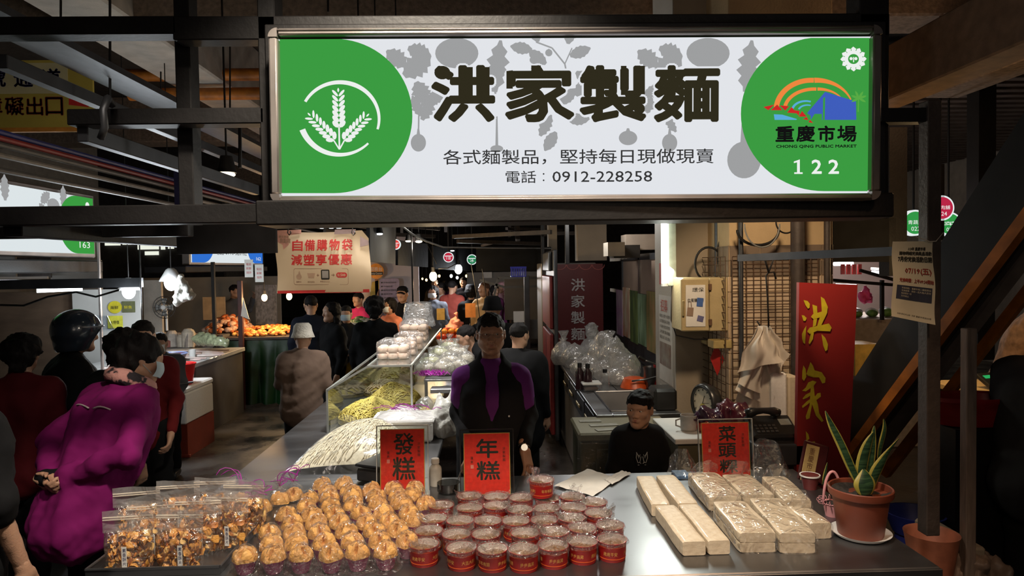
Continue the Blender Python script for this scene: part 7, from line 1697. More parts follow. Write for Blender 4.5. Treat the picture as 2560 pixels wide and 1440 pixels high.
# electric box
E0 = A(1702, 842, 4.32); p = A(1702, 830, 4.32); q = A(1772, 694, 4.32); bxR = A(1818, 700, 4.32).x
t = thing('electric_box', 'old cream electric box with its door lit and a notice taped on', 'box', ((p.x+bxR)/2, 4.32, p.z)); BOX = pm('cream_enamel', (.46, .36, .19), .45, 0, .12, 8, bump=.15)
obj('cabinet', MB().b2((p.x+.02, 4.34, p.z+.0), (bxR, 4.62, q.z), .006), BOX, t); obj('door', MB().b2((p.x, 4.305, p.z+.005), (q.x-.003, 4.335, q.z-.005), .006), BOX, t); obj('side_door', MB().b2((q.x+.003, 4.315, p.z+.002), (bxR+.003, 4.336, q.z-.004), .005), BOX, t)
for z in (p.z+.06, q.z-.06): obj('hinge', MB().b2((q.x-.008, 4.295, z-.02), (q.x+.012, 4.31, z+.02), .002), pm('rust', (.12, .06, .03), .7), t)
obj('latch', MB().box((p.x+.012, 4.295, (p.z+q.z)/2-.02), (.014, .015, .10), None, .004), pm('brass', (.5, .4, .2), .35, .6), t)
n0 = obj('notice', MB().b2((p.x+.028, 4.300, p.z+.035), (q.x-.03, 4.304, q.z-.045)), PAPER, t)
m = MB(); w_ = q.x-p.x; put(m, '環保', (0, 4.298, 0), (1, 0, 0), (0, 0, 1), (p.x+.07, q.z-.09, q.x-.04, q.z-.062)); put(m, '自備購物袋', (0, 4.298, 0), (1, 0, 0), (0, 0, 1), (p.x+.04, q.z-.155, q.x-.04, q.z-.13)); obj('lettering', m, INK, n0)
for i, (x, z, a, c) in enumerate(((p.x+.055, p.z+.13, .1, (.25, .17, .12)), (p.x+.118, p.z+.19, .1, (.05, .12, .35)), (p.x+.12, p.z+.085, .25, (.12, .12, .25)))):
    obj('drawn_bag', MB().box((x, 4.297, z), (.04, .001, .055 if i < 2 else .036), Matrix.Rotation(a, 3, 'Y')), pm('drawn_%d' % i, c, .7), n0)
m = MB().tube([(p.x+.042, 4.296, p.z+.16), (p.x+.045, 4.296, p.z+.195), (p.x+.06, 4.296, p.z+.195), (p.x+.064, 4.296, p.z+.16)], .002, 4); obj('drawn_handle', m, pm('drawn_0', (.25, .17, .12), .7), n0)
m = MB().b2(A(1766, 862, 4.5), A(1800, 846, 4.62), .004); m.b2(A(1784, 872, 4.28), A(1818, 846, 4.4), .004); single('junction_box', m, pm('yellowed_plastic', (.4, .3, .12), .5), 'yellowed junction box under the electric box', 'box')
# red diamond charm
c = A(1793, 905, 4.36); c.x = min(c.x, XT0-.06); t = single('paper_charm', MB().plate([(-.045, .02), (-.02, .085), (.012, .085), (.045, .02), (0, -.09)], c, (.85, -.5, 0), (0, 0, 1), .004), pm('charm_red', (.45, .015, .01), .6), 'red diamond paper charm hanging on the corner grid', 'charm')
# clock on the shelf
c = A(1762, 1008, 4.18); t = thing('wall_clock', 'round black rimmed clock leaning sideways against the grid', 'clock', (c.x, 4.2, c.z-.12)); Rk = Matrix.Rotation(-1.25, 3, 'Z')
nv = Rk @ Vector((0, -1, 0)); m = MB(); prof = [(.095, -.02), (.108, -.03), (.12, -.02), (.125, .01), (.11, .05), (0, .06)]
def disc(pf, c=c, n=32):
    mm = MB(); V_ = []
    for rr, d in pf:
        for i in range(n): a = 2*PI*i/n; V_.append(c+Rk @ Vector((rr*math.cos(a), d, rr*math.sin(a))))
    F_ = [(j*n+i, j*n+(i+1) % n, (j+1)*n+(i+1) % n, (j+1)*n+i) for j in range(len(pf)-1) for i in range(n)]; return mm.add(V_, F_)
obj('rim', disc(prof), pm('black_plastic', (.02, .02, .02), .3), t, True); obj('face', disc([(.0, -.012), (.1, -.012)]), pm('clock_face', (.55, .5, .4), .4, 0, .1, 30), t)
m = disc([(0, -.014), (.035, -.014)], c-Vector((0, 0, .035))); obj('yellow_picture', m, pm('clock_yellow', (.5, .42, .08), .5), t); m = MB()
for i in range(12): a = i*PI/6; m.box(c+Rk @ Vector((.084*math.cos(a), -.015, .084*math.sin(a))), (.008, .002, .008), Rk)
m.beam(c+Rk @ Vector((0, -.017, 0)), c+Rk @ Vector((.02, -.017, .05)), .003, .003); m.beam(c+Rk @ Vector((0, -.017, 0)), c+Rk @ Vector((.06, -.017, .01)), .003, .003); obj('hands_and_marks', m, INK, t)
# shelf with mug and dark bags behind the third price board
sy = 3.75; p = A(1682, 1093, sy); t = thing('side_shelf', 'white topped cabinet beside the boy holding a mug and bags', 'cabinet', (p.x+.45, sy, 0))
obj('cabinet_body', MB().b2((p.x+.02, 3.72, 0), (A(2060, 1100, sy).x, 4.22, p.z-.03)), pm('olive_chest', (.11, .10, .06), .6, 0, .12, 4), t); obj('shelf_top', MB().b2((p.x, 3.70, p.z-.03), (A(2070, 1100, sy).x, 4.23, p.z), .004), WHITEP, t)
zs_ = p.z
c = A(1722, 1075, 3.9); single('mug', MB().lathe([(0, 0), (.04, 0), (.048, .01), (.048, .09), (.045, .09), (.043, .01)], 22, (c.x, 3.9, zs_)).tube([(c.x-.046, 3.9, zs_+.07), (c.x-.075, 3.9, zs_+.06), (c.x-.075, 3.9, zs_+.03), (c.x-.046, 3.9, zs_+.02)], .005, 6), pm('mug_white', (.5, .46, .42), .35), 'off-white mug with a handle on the white cabinet top', 'mug', smooth='auto')
for i, (px, py, rx, h_, c_, l) in enumerate(((1775, 1110, .09, .15, (.035, .008, .03), 'crumpled dark purple plastic bag on the cabinet beside the mug'), (1830, 1090, .10, .17, (.06, .008, .02), 'crumpled wine red plastic bag behind the third price board'), (1762, 1140, .05, .07, (.5, .06, .03), 'small orange red bag at the left edge of the third price board'))):
    c = A(px, py, 3.88); m = SDF().ell((c.x, 3.88, zs_+h_*.5), (rx, .08, h_*.5), .02).mesh(.011, (.016, 30, i)); m.v = [(x, y, max(z, zs_+.001)) for x, y, z in m.v]; single('dark_bag', m, pm('bag_%d' % i, c_, .3, 0, .3, 20, coat=.4), l, 'bag', smooth=True)
# telephone / till on a box
c = A(1948, 1130, 3.62); t = thing('desk_phone', 'black desk telephone with keypad on a dark box behind the radish cakes', 'phone', (c.x, 3.62, zs_)); w_ = .17
BP = pm('black_plastic', (.02, .02, .02), .3); DG = pm('dark_grey_plastic', (.07, .07, .07), .4)
b0 = A(1888, 1180, 3.45); b1 = A(2012, 1108, 3.45); zt2 = b1.z
obj('dark_box', MB().b2((b0.x, 3.42, ZC-.04), (b1.x, 3.68, zt2), .006), pm('dark_box', (.035, .035, .04), .5), t)
Rp = Matrix.Rotation(.45, 3, 'X'); c = Vector(((b0.x+b1.x)/2, 3.56, zt2+.055)); obj('phone_body', MB().box(c, (.25, .18, .045), Rp, .012), BP, t)
obj('handset', MB().tube([c+Rp @ Vector((-.12+.03*i, .07, .045+.018*math.sin(PI*i/6))) for i in range(7)], [.022, .026, .018, .016, .018, .026, .022], 10), BP, t, True); obj('display', MB().box(c+Rp @ Vector((.075, .02, .024)), (.06, .05, .002), Rp), pm('lcd', (.25, .27, .25), .3), t)
for i in range(5):
    for j in range(3): obj('key', MB().box(c+Rp @ Vector((-.09+.024*i, -.055+.024*j, .025)), (.016, .014, .006), Rp, .002), DG, t)
# hanging carrier bags on hooks
t = thing('hook_rod', 'black wire hooks hanging from the bar in front of the tiled pillar', 'hook', A(1920, 640, 3.95)); m = MB().tube([A(1912, 648, 3.9), A(1922, 682, 3.95), A(1935, 680, 3.95), A(1940, 698, 3.95)], .006, 6); m.tube([A(1934, 648, 3.9), A(1922, 680, 3.95), A(1915, 690, 3.95), A(1919, 750, 3.95), A(1922, 815, 3.95)], .005, 6); m.tube([A(1893, 803, 3.95), A(1905, 822, 3.95), A(1922, 816, 3.95)], .005, 6); obj('hook_wire', m, BLK, t, True)
PBW = pm('hung_white_bags', (.55, .49, .42), .5, 0, .06, 8, bump=.5, bscale=14)
t = thing('hung_bags', 'bunch of empty white carrier bags hanging from the hooks', 'bags', A(1900, 815, 3.95))
def bagsheet(top, bl, br, dy, n=1):
    T = A(*top, 3.93+dy); B0 = A(*bl, 3.88+dy); B1 = A(*br, 3.86+dy)
    def fn(u, v):
        b_ = B0.lerp(B1, u); e = T+Vector(((u-.5)*.05, 0, 0)); q = e.lerp(b_, v**.85); q.y += .022*math.sin(u*13+dy*60)*(1-v*.5)+.012*math.sin(u*5+v*4); q.x += .008*math.sin(v*9+u*4); return q
    m = MB().grid(fn, 30, 18); return crumple(m, .006, int(dy*1000)+3, 30)
for i, a in enumerate((((1905, 815), (1838, 932), (1960, 905), .0), ((1908, 818), (1842, 958), (1905, 985), .02), ((1912, 820), (1835, 975), (1900, 1005), .05), ((1914, 815), (1826, 1018), (1928, 1052), .09), ((1915, 818), (1930, 1000), (1973, 885), .07))): obj('bag_layer', bagsheet(*a), PBW, t, True)
# styrofoam boxes leaning by the banner
p = A(1935, 1050, 3.9); q = A(1974, 935, 3.9); r_ = A(1998, 945, 3.9)
t = thing('foam_box', 'tall off-white foam box standing on end next to the red banner', 'box', (p.x+.07, 3.98, zs_)); obj('box_body', MB().b2((p.x, 3.93, zs_), (q.x, 4.15, q.z), .01), STYRO, t); obj('lid', MB().b2((q.x+.003, 3.92, zs_+.0), (r_.x, 4.16, q.z-.015), .01), pm('styro_yellowed', (.55, .46, .33), .75, 0, .05, 60, bump=.3), t)
# big red banner
p = A(1988, 1190, 3.42); q = A(2144, 708, 3.42)
t = thing('red_banner', 'tall red signboard with large yellow brush characters beside the stair', 'sign', ((p.x+q.x)/2, 3.42, p.z-.0)); z_ = 0.0
obj('board', MB().add([(p.x-.0, 3.42, .35), (A(2122, 1170, 3.42).x-.02, 3.42, .35), (q.x, 3.42, A(2144, 712, 3.42).z), (A(1998, 706, 3.42).x, 3.42, A(1998, 706, 3.42).z)]+[(p.x, 3.45, .35), (A(2122, 1170, 3.42).x-.02, 3.45, .35), (q.x, 3.45, A(2144, 712, 3.42).z), (A(1998, 706, 3.42).x, 3.45, A(1998, 706, 3.42).z)], [(0, 1, 2, 3), (7, 6, 5, 4), (0, 4, 5, 1), (1, 5, 6, 2), (2, 6, 7, 3), (3, 7, 4, 0)]), pm('banner_red', (.30, .016, .014), .6, 0, .08, 3), t)
YG = pm('banner_yellow', (.62, .48, .02), .6)
_bl = [0]
def br(m, pts): _bl[0] += 1; m.plate([XZ(x, y, 3.414) for x, y in pts], (0, 3.416-.0003*(_bl[0] % 12), 0), (1, 0, 0), (0, 0, 1))
Kx = lambda u, v: (1660+u/3.13, 640+v/3.13)        # from the detail view of the photograph
def brush(m, L_): 
    for S_ in L_: br(m, [Kx(*p_) for p_ in S_])
m = MB(); brush(m, [[(1093, 345), (1125, 352), (1143, 375), (1140, 405), (1128, 413), (1108, 385)], [(1078, 463), (1098, 466), (1117, 485), (1108, 508), (1092, 508)], [(1080, 610), (1098, 570), (1115, 545), (1110, 610), (1105, 688), (1090, 680), (1082, 650)],
    [(1162, 380), (1198, 392), (1202, 470), (1190, 545), (1165, 555), (1172, 470)], [(1228, 318), (1255, 335), (1283, 400), (1275, 450), (1222, 560), (1195, 560), (1235, 430)], [(1150, 475), (1165, 455), (1250, 430), (1280, 440), (1255, 470), (1170, 495)],
    [(1120, 590), (1140, 560), (1210, 545), (1290, 528), (1312, 560), (1300, 590), (1200, 585), (1140, 610)], [(1150, 600), (1172, 600), (1165, 650), (1140, 690), (1130, 680)], [(1232, 610), (1262, 640), (1282, 690), (1278, 735), (1262, 745), (1245, 700)]])
obj('brush_character', m, YG, t)
m = MB(); brush(m, [[(1090, 855), (1108, 885), (1113, 945), (1095, 978), (1080, 960), (1082, 900)], [(1145, 830), (1165, 858), (1180, 900), (1172, 945), (1145, 935), (1112, 925)], [(1120, 935), (1180, 895), (1235, 910), (1266, 955), (1262, 992), (1240, 998), (1215, 950), (1170, 950)],
    [(1130, 990), (1165, 975), (1195, 985), (1170, 1020), (1110, 1060), (1082, 1055), (1110, 1030)], [(1150, 1020), (1172, 1010), (1180, 1090), (1205, 1160), (1215, 1230), (1250, 1290), (1235, 1300), (1190, 1250), (1160, 1160), (1140, 1270), (1115, 1280), (1110, 1255), (1140, 1170)],
    [(1085, 1115), (1110, 1085), (1150, 1065), (1165, 1080), (1120, 1110), (1090, 1122)], [(1080, 1175), (1115, 1140), (1150, 1115), (1160, 1130), (1120, 1165), (1085, 1190)], [(1175, 1110), (1200, 1075), (1225, 1070), (1228, 1100), (1190, 1130)]])
obj('brush_character', m, YG, t)
m = MB(); brush(m, [[(1110, 1370), (1130, 1395), (1138, 1430), (1115, 1450)], [(1095, 1460), (1180, 1450), (1185, 1480), (1100, 1500)]]); obj('brush_character', m, YG, t)
# notice hung on the front post
P4 = [A(2230, 604, 2.37), A(2330, 603, 2.37), A(2336, 812, 2.35), A(2226, 790, 2.35)]
def nz_(u, v): q = P4[0].lerp(P4[1], u).lerp(P4[3].lerp(P4[2], u), v); q.y += -.004-.006*math.sin(u*6+1)*v+.005*math.sin(v*9); return q
t = thing('paper_notice', 'creased cream paper notice dated 07/19 tied to the front post', 'notice', P4[3]); obj('sheet', MB().grid(nz_, 16, 24), pm('cream_notice', (.50, .47, .36), .75, 0, .06, 6, bump=.3, bscale=14), t, True)
def nput(m, s, u0, v0, u1, v1, bold=0.):
    V_, F_, a_ = txt(s, 0, 1)
    for k in range(3 if bold else 1): m.add([nz_(u0+(u1-u0)*a+bold*math.cos(k*2.1), v1+(v0-v1)*b+bold*math.sin(k*2.1)*.5)+Vector((0, -.0025-.0001*k, 0)) for a, b in V_], F_)
m = MB(); nput(m, '113年 重慶市場', .40, .075, .82, .115, .004); nput(m, '購物明細兌換獎品活動', .18, .13, .97, .175, .006); obj('lettering', m, INK, t); m = MB(); nput(m, '7月份兌換活動日期', .15, .195, .97, .26, .008); obj('lettering', m, INK, t)
m = MB(); nput(m, '07/19(五)', .30, .34, .93, .425, .006); obj('date_lettering', m, pm('date_red', (.22, .03, .02), .6), t); m = MB(); nput(m, '兌換時間：上午09:30開始', .15, .475, .96, .525, .004); obj('lettering', m, pm('date_red', (.22, .03, .02), .6), t)
def nbox(m, pts): m.add([nz_(u, v)+Vector((0, -.002, 0)) for u, v in pts], [list(range(len(pts)))])
m = MB()
for i in range(6): nbox(m, [(.09+.14*i, .57), (.09+.14*(i+1), .57), (.09+.14*(i+1), .75), (.09+.14*i, .75)])
obj('navy_box', m, pm('notice_navy', (.03, .035, .06), .6), t); m = MB(); nput(m, '兌換地點：重慶市場二樓服務台', .20, .59, .90, .615); nput(m, '兌換對象：限前一百人每人限兌', .20, .625, .90, .65); nput(m, '每次限兌一份', .20, .66, .46, .685); nput(m, '兌完為止', .20, .695, .40, .72); obj('lettering', m, pm('cream_notice', (.50, .47, .36), .75), t)
m = MB(); nput(m, '主辦 彰化市公所  承辦 重慶市場自治會', .12, .93, .92, .95); obj('lettering', m, INK, t)
single('tie_string', MB().tube([A(2290, 592, 2.36), A(2325, 604, 2.36), A(2340, 603, 2.36), A(2358, 582, 2.40)], .0015, 4), pm('pale_string', (.5, .48, .42), .7), 'thin pale string tying the notice to the post', 'string')
# round lit signs beyond the stair
for i, (px, py, r_, Y, c, s_, ss, lab) in enumerate(((2288, 557, 33, 6.6, (.03, .30, .06), '青蔬果', '022', 'round green lit sign partly behind the front post'), (2355, 520, 32, 6.0, (.48, .02, .06), '豬肉舖', '024', 'round red lit sign behind the staircase'), (2375, 560, 30, 7.4, (.03, .30, .06), '菜', '025', 'round green lit sign mostly behind the staircase'))):
    c_ = A(px, py, Y); R_ = r_/1707*Y; t = thing('round_stall_sign', lab, 'sign', c_); obj('rim', MB().cyl((c_.x, Y+.06, c_.z), (c_.x, Y, c_.z), R_, n=36), em('rim_glow', (.8, .85, .85), 1), t); obj('bracket', MB().cyl((c_.x, Y+.03, c_.z+R_*.8), (c_.x, Y+.03, 4.76), .012, n=6), BLK, t); obj('face', MB().cyl((c_.x, Y, c_.z), (c_.x, Y-.005, c_.z), R_*.86, n=36), em('round_big_%d' % i, c, 1), t)
    m = MB(); put(m, s_, (c_.x, Y-.009, c_.z), (1, 0, 0), (0, 0, 1), (-R_*.6, -R_*.12, R_*.6, R_*.2)); put(m, ss, (c_.x, Y-.009, c_.z), (1, 0, 0), (0, 0, 1), (-R_*.35, -R_*.62, R_*.35, -R_*.3)); obj('lettering', m, em('sign_white_print', (.85, .87, .85)), t)
# black fascia right of the pillar and the lit stall beyond
pl('black_fascia', 'black fascia panel between the tiled pillar and the front post', 'fascia', [(2082, 545, 5.2), (2240, 545, 5.2), (2240, 655, 5.2), (2082, 655, 5.2)], BLK2)
YB2 = 9.0
card('rear_wall', 'pinkish lit wall of the stall seen past the red signboard', 'panel', 2080, 640, 2330, 850, YB2, pm('pink_wall', (.55, .42, .38), .7, 0, .08, 3), .05)
card('yellow_box', 'yellow lit box at the foot of the stall beyond the red signboard', 'box', 2138, 860, 2200, 940, 6.0, pm('yellow_box', (.75, .50, .12), .5), .3)
tubelamp('cool tube lamp in the stall beyond the red signboard', A(2085, 660, 7.5), A(2132, 659, 7.5), .022, 6)
tubelamp('second cool tube lamp in the stall beyond the red signboard', A(2180, 680, 7.8), A(2232, 684, 7.8), .018, 4)
tubelamp('third small tube lamp low in the stall beyond the red signboard', A(2090, 712, 7.2), A(2140, 714, 7.2), .015, 4)
for i in range(4): c = A(2108+i*14, 672, 7.3); t = single('red_lantern', MB().b2((c.x-.02, 7.3, c.z-.06), (c.x+.02, 7.32, c.z+.05)), pm('lantern_red', (.6, .1, .1), .5), 'small red and white packet hanging in the row under the tube lamp', 'packet', 'red packets hanging in a row')
c = A(2165, 735, 7.0); single('pink_bag', SDF().ell(c, (.07, .05, .09), .02).mesh(.014, (.02, 30, 4)), pm('pink_bag', (.7, .05, .2), .5), 'bright pink bag hanging in the lit stall', 'bag', smooth=True)
r = random.Random(6)
t = single('stall_table', MB().b2((A(2085, 790, 7).x, 6.6, 0), (A(2240, 790, 7).x, 7.6, 1.28), .01), pm('tan_table', (.3, .24, .2), .6), 'tan counter of the stall beyond the red signboard', 'counter')
for i in range(12): c = A(2095+i*12, 778, 6.9); s_ = .04+.03*r.random(); single('stall_goods', MB().ell((c.x, 6.8+.1*(i % 3), 1.285+s_*.7), (s_, s_, s_*.7), 9, 6), [VG[0], WHITEP, pm('grey_pack', (.3, .3, .3), .5)][i % 3], 'small packed good on the tan counter beyond the red signboard', 'goods', 'goods on the far tan counter', True)
for i, (a, b) in enumerate((((2078, 700), (2230, 712)), ((2150, 676), (2236, 700)), ((2205, 700), (2205, 800)))): single('rack_bar', MB().beam(A(*a, 6.5), A(*b, 6.5), .03, .03), BLK, ['long black rack bar across the lit stall', 'slanting dark bar in the lit stall', 'upright dark bar in the lit stall'][i], 'bar')
# tray, scale and tub by the right hand vendor
t = thing('lit_table', 'table with lit yellow trays in front of the leaning vendor', 'table', (A(2480, 960, 4.5).x, 4.5, 0)); p = A(2385, 962, 4.5); q = A(2580, 962, 4.5); zz = p.z-.02
obj('table_top', MB().b2((p.x, 4.3, zz-.03), (q.x+.5, 4.8, zz)), pm('tray_yellow', (.75, .52, .22), .4), t); obj('table_body', MB().b2((p.x+.05, 4.4, 0), (q.x+.5, 4.75, zz-.03)), pm('dark_board', (.06, .04, .03), .6), t)
t = thing('tablet_scale', 'dark scale panel with green glowing keys on the lit table', 'scale', A(2490, 945, 4.45)); c = A(2492, 938, 4.45); c.z = zz+.05; R_ = Matrix.Rotation(.5, 3, 'X') @ Matrix.Rotation(.1, 3, 'Z'); obj('panel', MB().box(c, (.20, .16, .03), R_, .006), BP, t)
for i, (x, y) in enumerate(((-.05, .03), (.02, .035), (.03, -.01), (-.03, -.02))): obj('green_key', MB().box(c+R_ @ Vector((x, y, .017)), (.05, .03, .002), R_), em('green_key', (.03, .45, .12), .8), t)
c = A(2412, 1030, 3.3); t = thing('red_tub', 'dark red plastic tub below the lit table behind the front post', 'tub', (c.x, 3.3, .55)); obj('tub', MB().lathe([(0, .31), (.13, .31), (.15, .36), (.165, .42), (.175, .43), (.175, .45), (.155, .44), (.12, .33)], 30, (c.x, 3.25, .74), 1.25, .7), pm('tub_red', (.28, .012, .015), .4), t, 'auto')
single('tub_stool', MB().b2((c.x-.15, 3.15, 0), (c.x+.15, 3.35, 1.045)), DK, 'dark stool under the red tub', 'stool')
# things below at the right corner
p = A(2375, 1440, 2.6); m = MB().b2((A(2354, 1400, 2.9).x, 2.75, 0), (A(2405, 1400, 2.9).x, 3.1, A(2380, 1372, 2.75).z), .01); single('cardboard_box', m, pm('pale_cardboard', (.32, .27, .2), .8), 'pale cardboard box on the floor between the two right posts', 'box')
c = A(2262, 1330, 2.9); t = single('orange_basin', MB().lathe([(0, .5), (.07, .5), (.10, .70), (.105, .72), (.095, .71), (.07, .52)], 30, (c.x+.02, 2.75, 0)).cyl((c.x+.02, 2.75, 0), (c.x+.02, 2.75, .5), .09, n=16), pm('orange_basin', (.40, .14, .08), .5), 'orange plastic basin on a stand behind the snake plant', 'basin', smooth='auto')
c = A(2262, 1290, 3.35); single('blue_basin', MB().lathe([(0, .5), (.10, .5), (.14, .60), (.13, .60), (.09, .52)], 26, (c.x+.02, 3.3, 0)).cyl((c.x+.02, 3.3, 0), (c.x+.02, 3.3, .5), .09, n=16), pm('blue_basin', (.02, .03, .2), .5), 'dark blue basin behind the orange one', 'basin', smooth='auto')
for i, (px, py, l) in enumerate(((2455, 1420, 'crumpled pale bag on the floor at the bottom right'), (2510, 1440, 'crumpled brown bag at the bottom right corner'))): c = A(px, py, 2.7); m = SDF().ell((c.x, 2.75, c.z-.05), (.07, .06, .10), .02).mesh(.012, (.02, 35, i+2)); single('crumpled_bag', m, pm('dull_bag', (.25, .18, .14), .5, 0, .3, 12), l, 'bag', smooth=True); single('floor_crate', MB().b2((c.x-.09, 2.68, 0), (c.x+.08, 2.85, c.z-.145)), DK, ['dark crate under the crumpled pale bag', 'dark crate under the crumpled brown bag'][i], 'crate')

# ------------------------------------------------------------------ kitchen counter along the right wall
XK = .69
t = thing('kitchen_counter', 'steel kitchen counter with drawers and a sink along the right wall', 'counter', (1.1, 5.6, 0))
SY0, SY1, SX0, SX1 = 4.62, 5.35, .80, 1.24
for a, b in (((XK, 5.36, .82), (1.55, 8.0, .85)), ((XK, SY0-.1, .82), (SX0, 5.36, .85)), ((SX0, SY0-.1, .82), (XC0-.02, SY0, .85))): obj('worktop', MB().b2(a, b, .003), STEEL, t)
obj('counter_body', MB().b2((XK+.04, 4.6, .02), (XC0-.03, 8.0, .60)), pm('grey_counter', (.11, .10, .095), .6, 0, .15, 4), t)
sk = obj('sink_basin', MB().add([(SX0, SY0, .85), (SX1, SY0, .85), (SX1, SY1, .85), (SX0, SY1, .85), (SX0+.04, SY0+.04, .66), (SX1-.04, SY0+.04, .66), (SX1-.04, SY1-.04, .66), (SX0+.04, SY1-.04, .66)], [(0, 4, 5, 1), (1, 5, 6, 2), (2, 6, 7, 3), (3, 7, 4, 0), (4, 7, 6, 5)]), STEEL, t)
m = MB()
for a, b in (((SX0, SY0), (SX1, SY0)), ((SX1, SY0), (SX1, SY1)), ((SX1, SY1), (SX0, SY1)), ((SX0, SY1), (SX0, SY0))): m.cyl((a[0], a[1], .853), (b[0], b[1], .853), .008, n=8)
obj('sink_rim', m, STEEL, sk, 'auto')
for i in range(4):
    y = 4.75+i*.5; d = obj('drawer', MB().b2((XK+.01, y, .64), (XK+.04, y+.44, .80), .004), GREYM, t); obj('handle', MB().b2((XK-.012, y+.12, .72), (XK-.002, y+.32, .745), .003), pm('brass_handle', (.45, .33, .16), .4, .6), d)
# tall red cabinet (fridge) with the red banner
YF2 = 7.3; p = A(1382, 918, YF2); q = A(1515, 655, YF2)
t = thing('tall_cabinet', 'tall steel cabinet with a red panel and white brush characters', 'cabinet', ((p.x+q.x)/2, YF2, 0)); xl = A(1372, 800, YF2).x; xr = A(1518, 800, YF2).x
obj('cabinet_body', MB().b2((xl-.02, 8.05, 0), (xr, 8.8, q.z), .01), pm('cabinet_grey', (.18, .165, .15), .5, .3, .1, 4), t); obj('red_panel', MB().b2((A(1388, 800, 8.03).x, 8.02, .9), (A(1508, 800, 8.03).x, 8.045, A(1440, 660, 8.03).z)), pm('deep_red_panel', (.11, .005, .007), .5, 0, .08, 3), t)
m = MB()
for i, ch in enumerate('洪家製麵'):
    for k in range(4): a = A(1428+k%2*.8, 727+i*41+k//2*.8, 8.01); b = A(1461+k%2*.8, 696+i*41+k//2*.8, 8.01); put(m, ch, (0, 8.012-k*.0005, 0), (1, 0, 0), (0, 0, 1), (a.x, a.z, b.x, b.z))
obj('lettering', m, pm('silver_lettering', (.5, .46, .46), .6), t)
m = MB()
for i in range(4): c = A(1400+i*32, 662, 8.01); m.plate(circ(0, 0, .075, 14, .06, PI, 2*PI)+circ(0, 0, .066, 14, .052, PI, 2*PI)[::-1], (c.x, 8.013, c.z), (1, 0, 0), (0, 0, 1))
obj('scallop_print', m, pm('scallop_red', (.30, .06, .05), .5), t)
for i, (y0, y1, z0, z1, c_, l) in enumerate(((7.0, 8.0, .1, 1.15, (.20, .02, .02), 0), (7.0, 8.0, 1.2, 1.75, (.20, .02, .02), 0), (7.1, 7.9, 1.8, 2.0, (.1, .1, .1), 0))):
    x = A(1372, 800, 7.5).x-.03; obj('side_door', MB().b2((x, y0, z0), (x+.04, y1, z1), .01), pm('door_red_%d' % (i == 2), c_, .4), t)
obj('side_frame', MB().b2((A(1372, 800, 7.5).x+.012, 6.95, .05), (A(1372, 800, 7.5).x+.05, 8.04, 2.02), .01), GREYM, t)
# beige wall blocks above the cabinet
card('wall_block', 'beige wall block above the tall red cabinet', 'panel', 1445, 548, 1516, 652, 9.0, WALLP, .3)
card('wall_block', 'narrow beige upright above the cabinet left corner', 'panel', 1372, 548, 1392, 655, 9.2, WALLP, .2)
# window wall with posters (faces the kitchen), plane x = 1.52
XW = 1.50; t = thing('window_screen', 'framed glazed screen with vegetable posters along the kitchen counter', 'screen', (XW, 6.4, .85)); YW0, YW1 = 5.32, 8.6
zz = lambda py, Y: A(1228, py, Y).z
obj('frame_rail', MB().b2((XW, YW0, 1.90), (XW+.05, YW1, 1.96)), GREYM, t); obj('splash_back', MB().b2((XW, YW0, .86), (XW+.02, YW1, 1.04)), STEEL, t); obj('frame_rail', MB().b2((XW, YW0, 1.52), (XW+.05, YW1, 1.56)), GREYM, t)
for i, y in enumerate((YW0, 6.0, 6.9, 7.8)): obj('mullion', MB().b2((XW, y, 1.5), (XW+.04, y+.05, 1.96)), GREYM if i != 2 else ALU, t); 
for i, y in enumerate((5.37, 6.05, 6.95)): obj('pane', MB().b2((XW+.015, y, 1.56), (XW+.02, y+.85 if i else y+.63, 1.90)), pm('frosted_pane', (.42, .31, .24), .35, 0, .1, 4), t)
PO = [pm('poster_%d' % i, tuple(min(.8, 2*q) for q in a), .45, 0, .3, 9, col2=tuple(min(.8, 2*q) for q in b), stretch=(1, 1, .4)) for i, (a, b) in enumerate((((.35, .33, .32), (.2, .05, .2)), ((.3, .1, .05), (.5, .4, .3)), ((.02, .04, .02), (.10, .14, .04)), ((.16, .22, .14), (.04, .07, .03)), ((.3, .16, .08), (.10, .12, .04)), ((.08, .16, .06), (.3, .36, .22)), ((.05, .08, .03), (.26, .3, .2))))]
for i in range(7): y = 5.36+i*.40; pp = obj('poster', MB().b2((XW-.008, y, 1.03+.02*(i % 2)), (XW-.002, y+.38, 1.56+.02*(i % 3))), PO[6-i], t)
# column posters on its left face
t = thing('column_poster', 'white poster with red heading down the left face of the column', 'poster', (XC0, 5.0, 1.0)); xp = XC0-.006
struct('pillar', MB().b2((XC0-.004, YC+.002, 0), (XC0, 5.3, 4.7)), WCOL, label='white painted left face of the column')
U2 = (0, -1, 0)
for nme, y0, y1, z0, z1, mt in (('sheet', 5.18, 4.80, .98, 1.62, PAPER), ('red_patch', 5.16, 4.97, 1.70, 1.86, pm('poster_red', (.5, .05, .07), .6)), ('photo', 5.16, 4.84, 1.10, 1.27, pm('poster_photo', (.18, .08, .06), .5, 0, .6, 9, col2=(.35, .34, .32))), ('lower_sheet', 5.16, 4.80, .62, .94, PAPER)): obj(nme, MB().b2((xp-(.002 if nme == 'photo' else 0), y1, z0), (xp+.004, y0, z1)), mt, t)
m = MB(); put(m, '招募', (xp-.003, 0, 0), U2, (0, 0, 1), (-5.12, 1.50, -4.92, 1.59)); obj('red_lettering', m, REDINK, t)
m = MB()
for k in range(5): put(m, ['歡迎加入我們一起做麵', '各式麵製品每日現做', '市場內批發零售', '洪家製麵', '電話洽詢'][k], (xp-.003, 0, 0), U2, (0, 0, 1), (-5.15, 1.455-.04*k, -4.86, 1.48-.04*k))
for k in range(3): m.b2((xp-.003, 5.10-.10*k, .70), (xp-.002, 5.15-.10*k, .86), .0)
obj('black_lettering', m, INK, t)
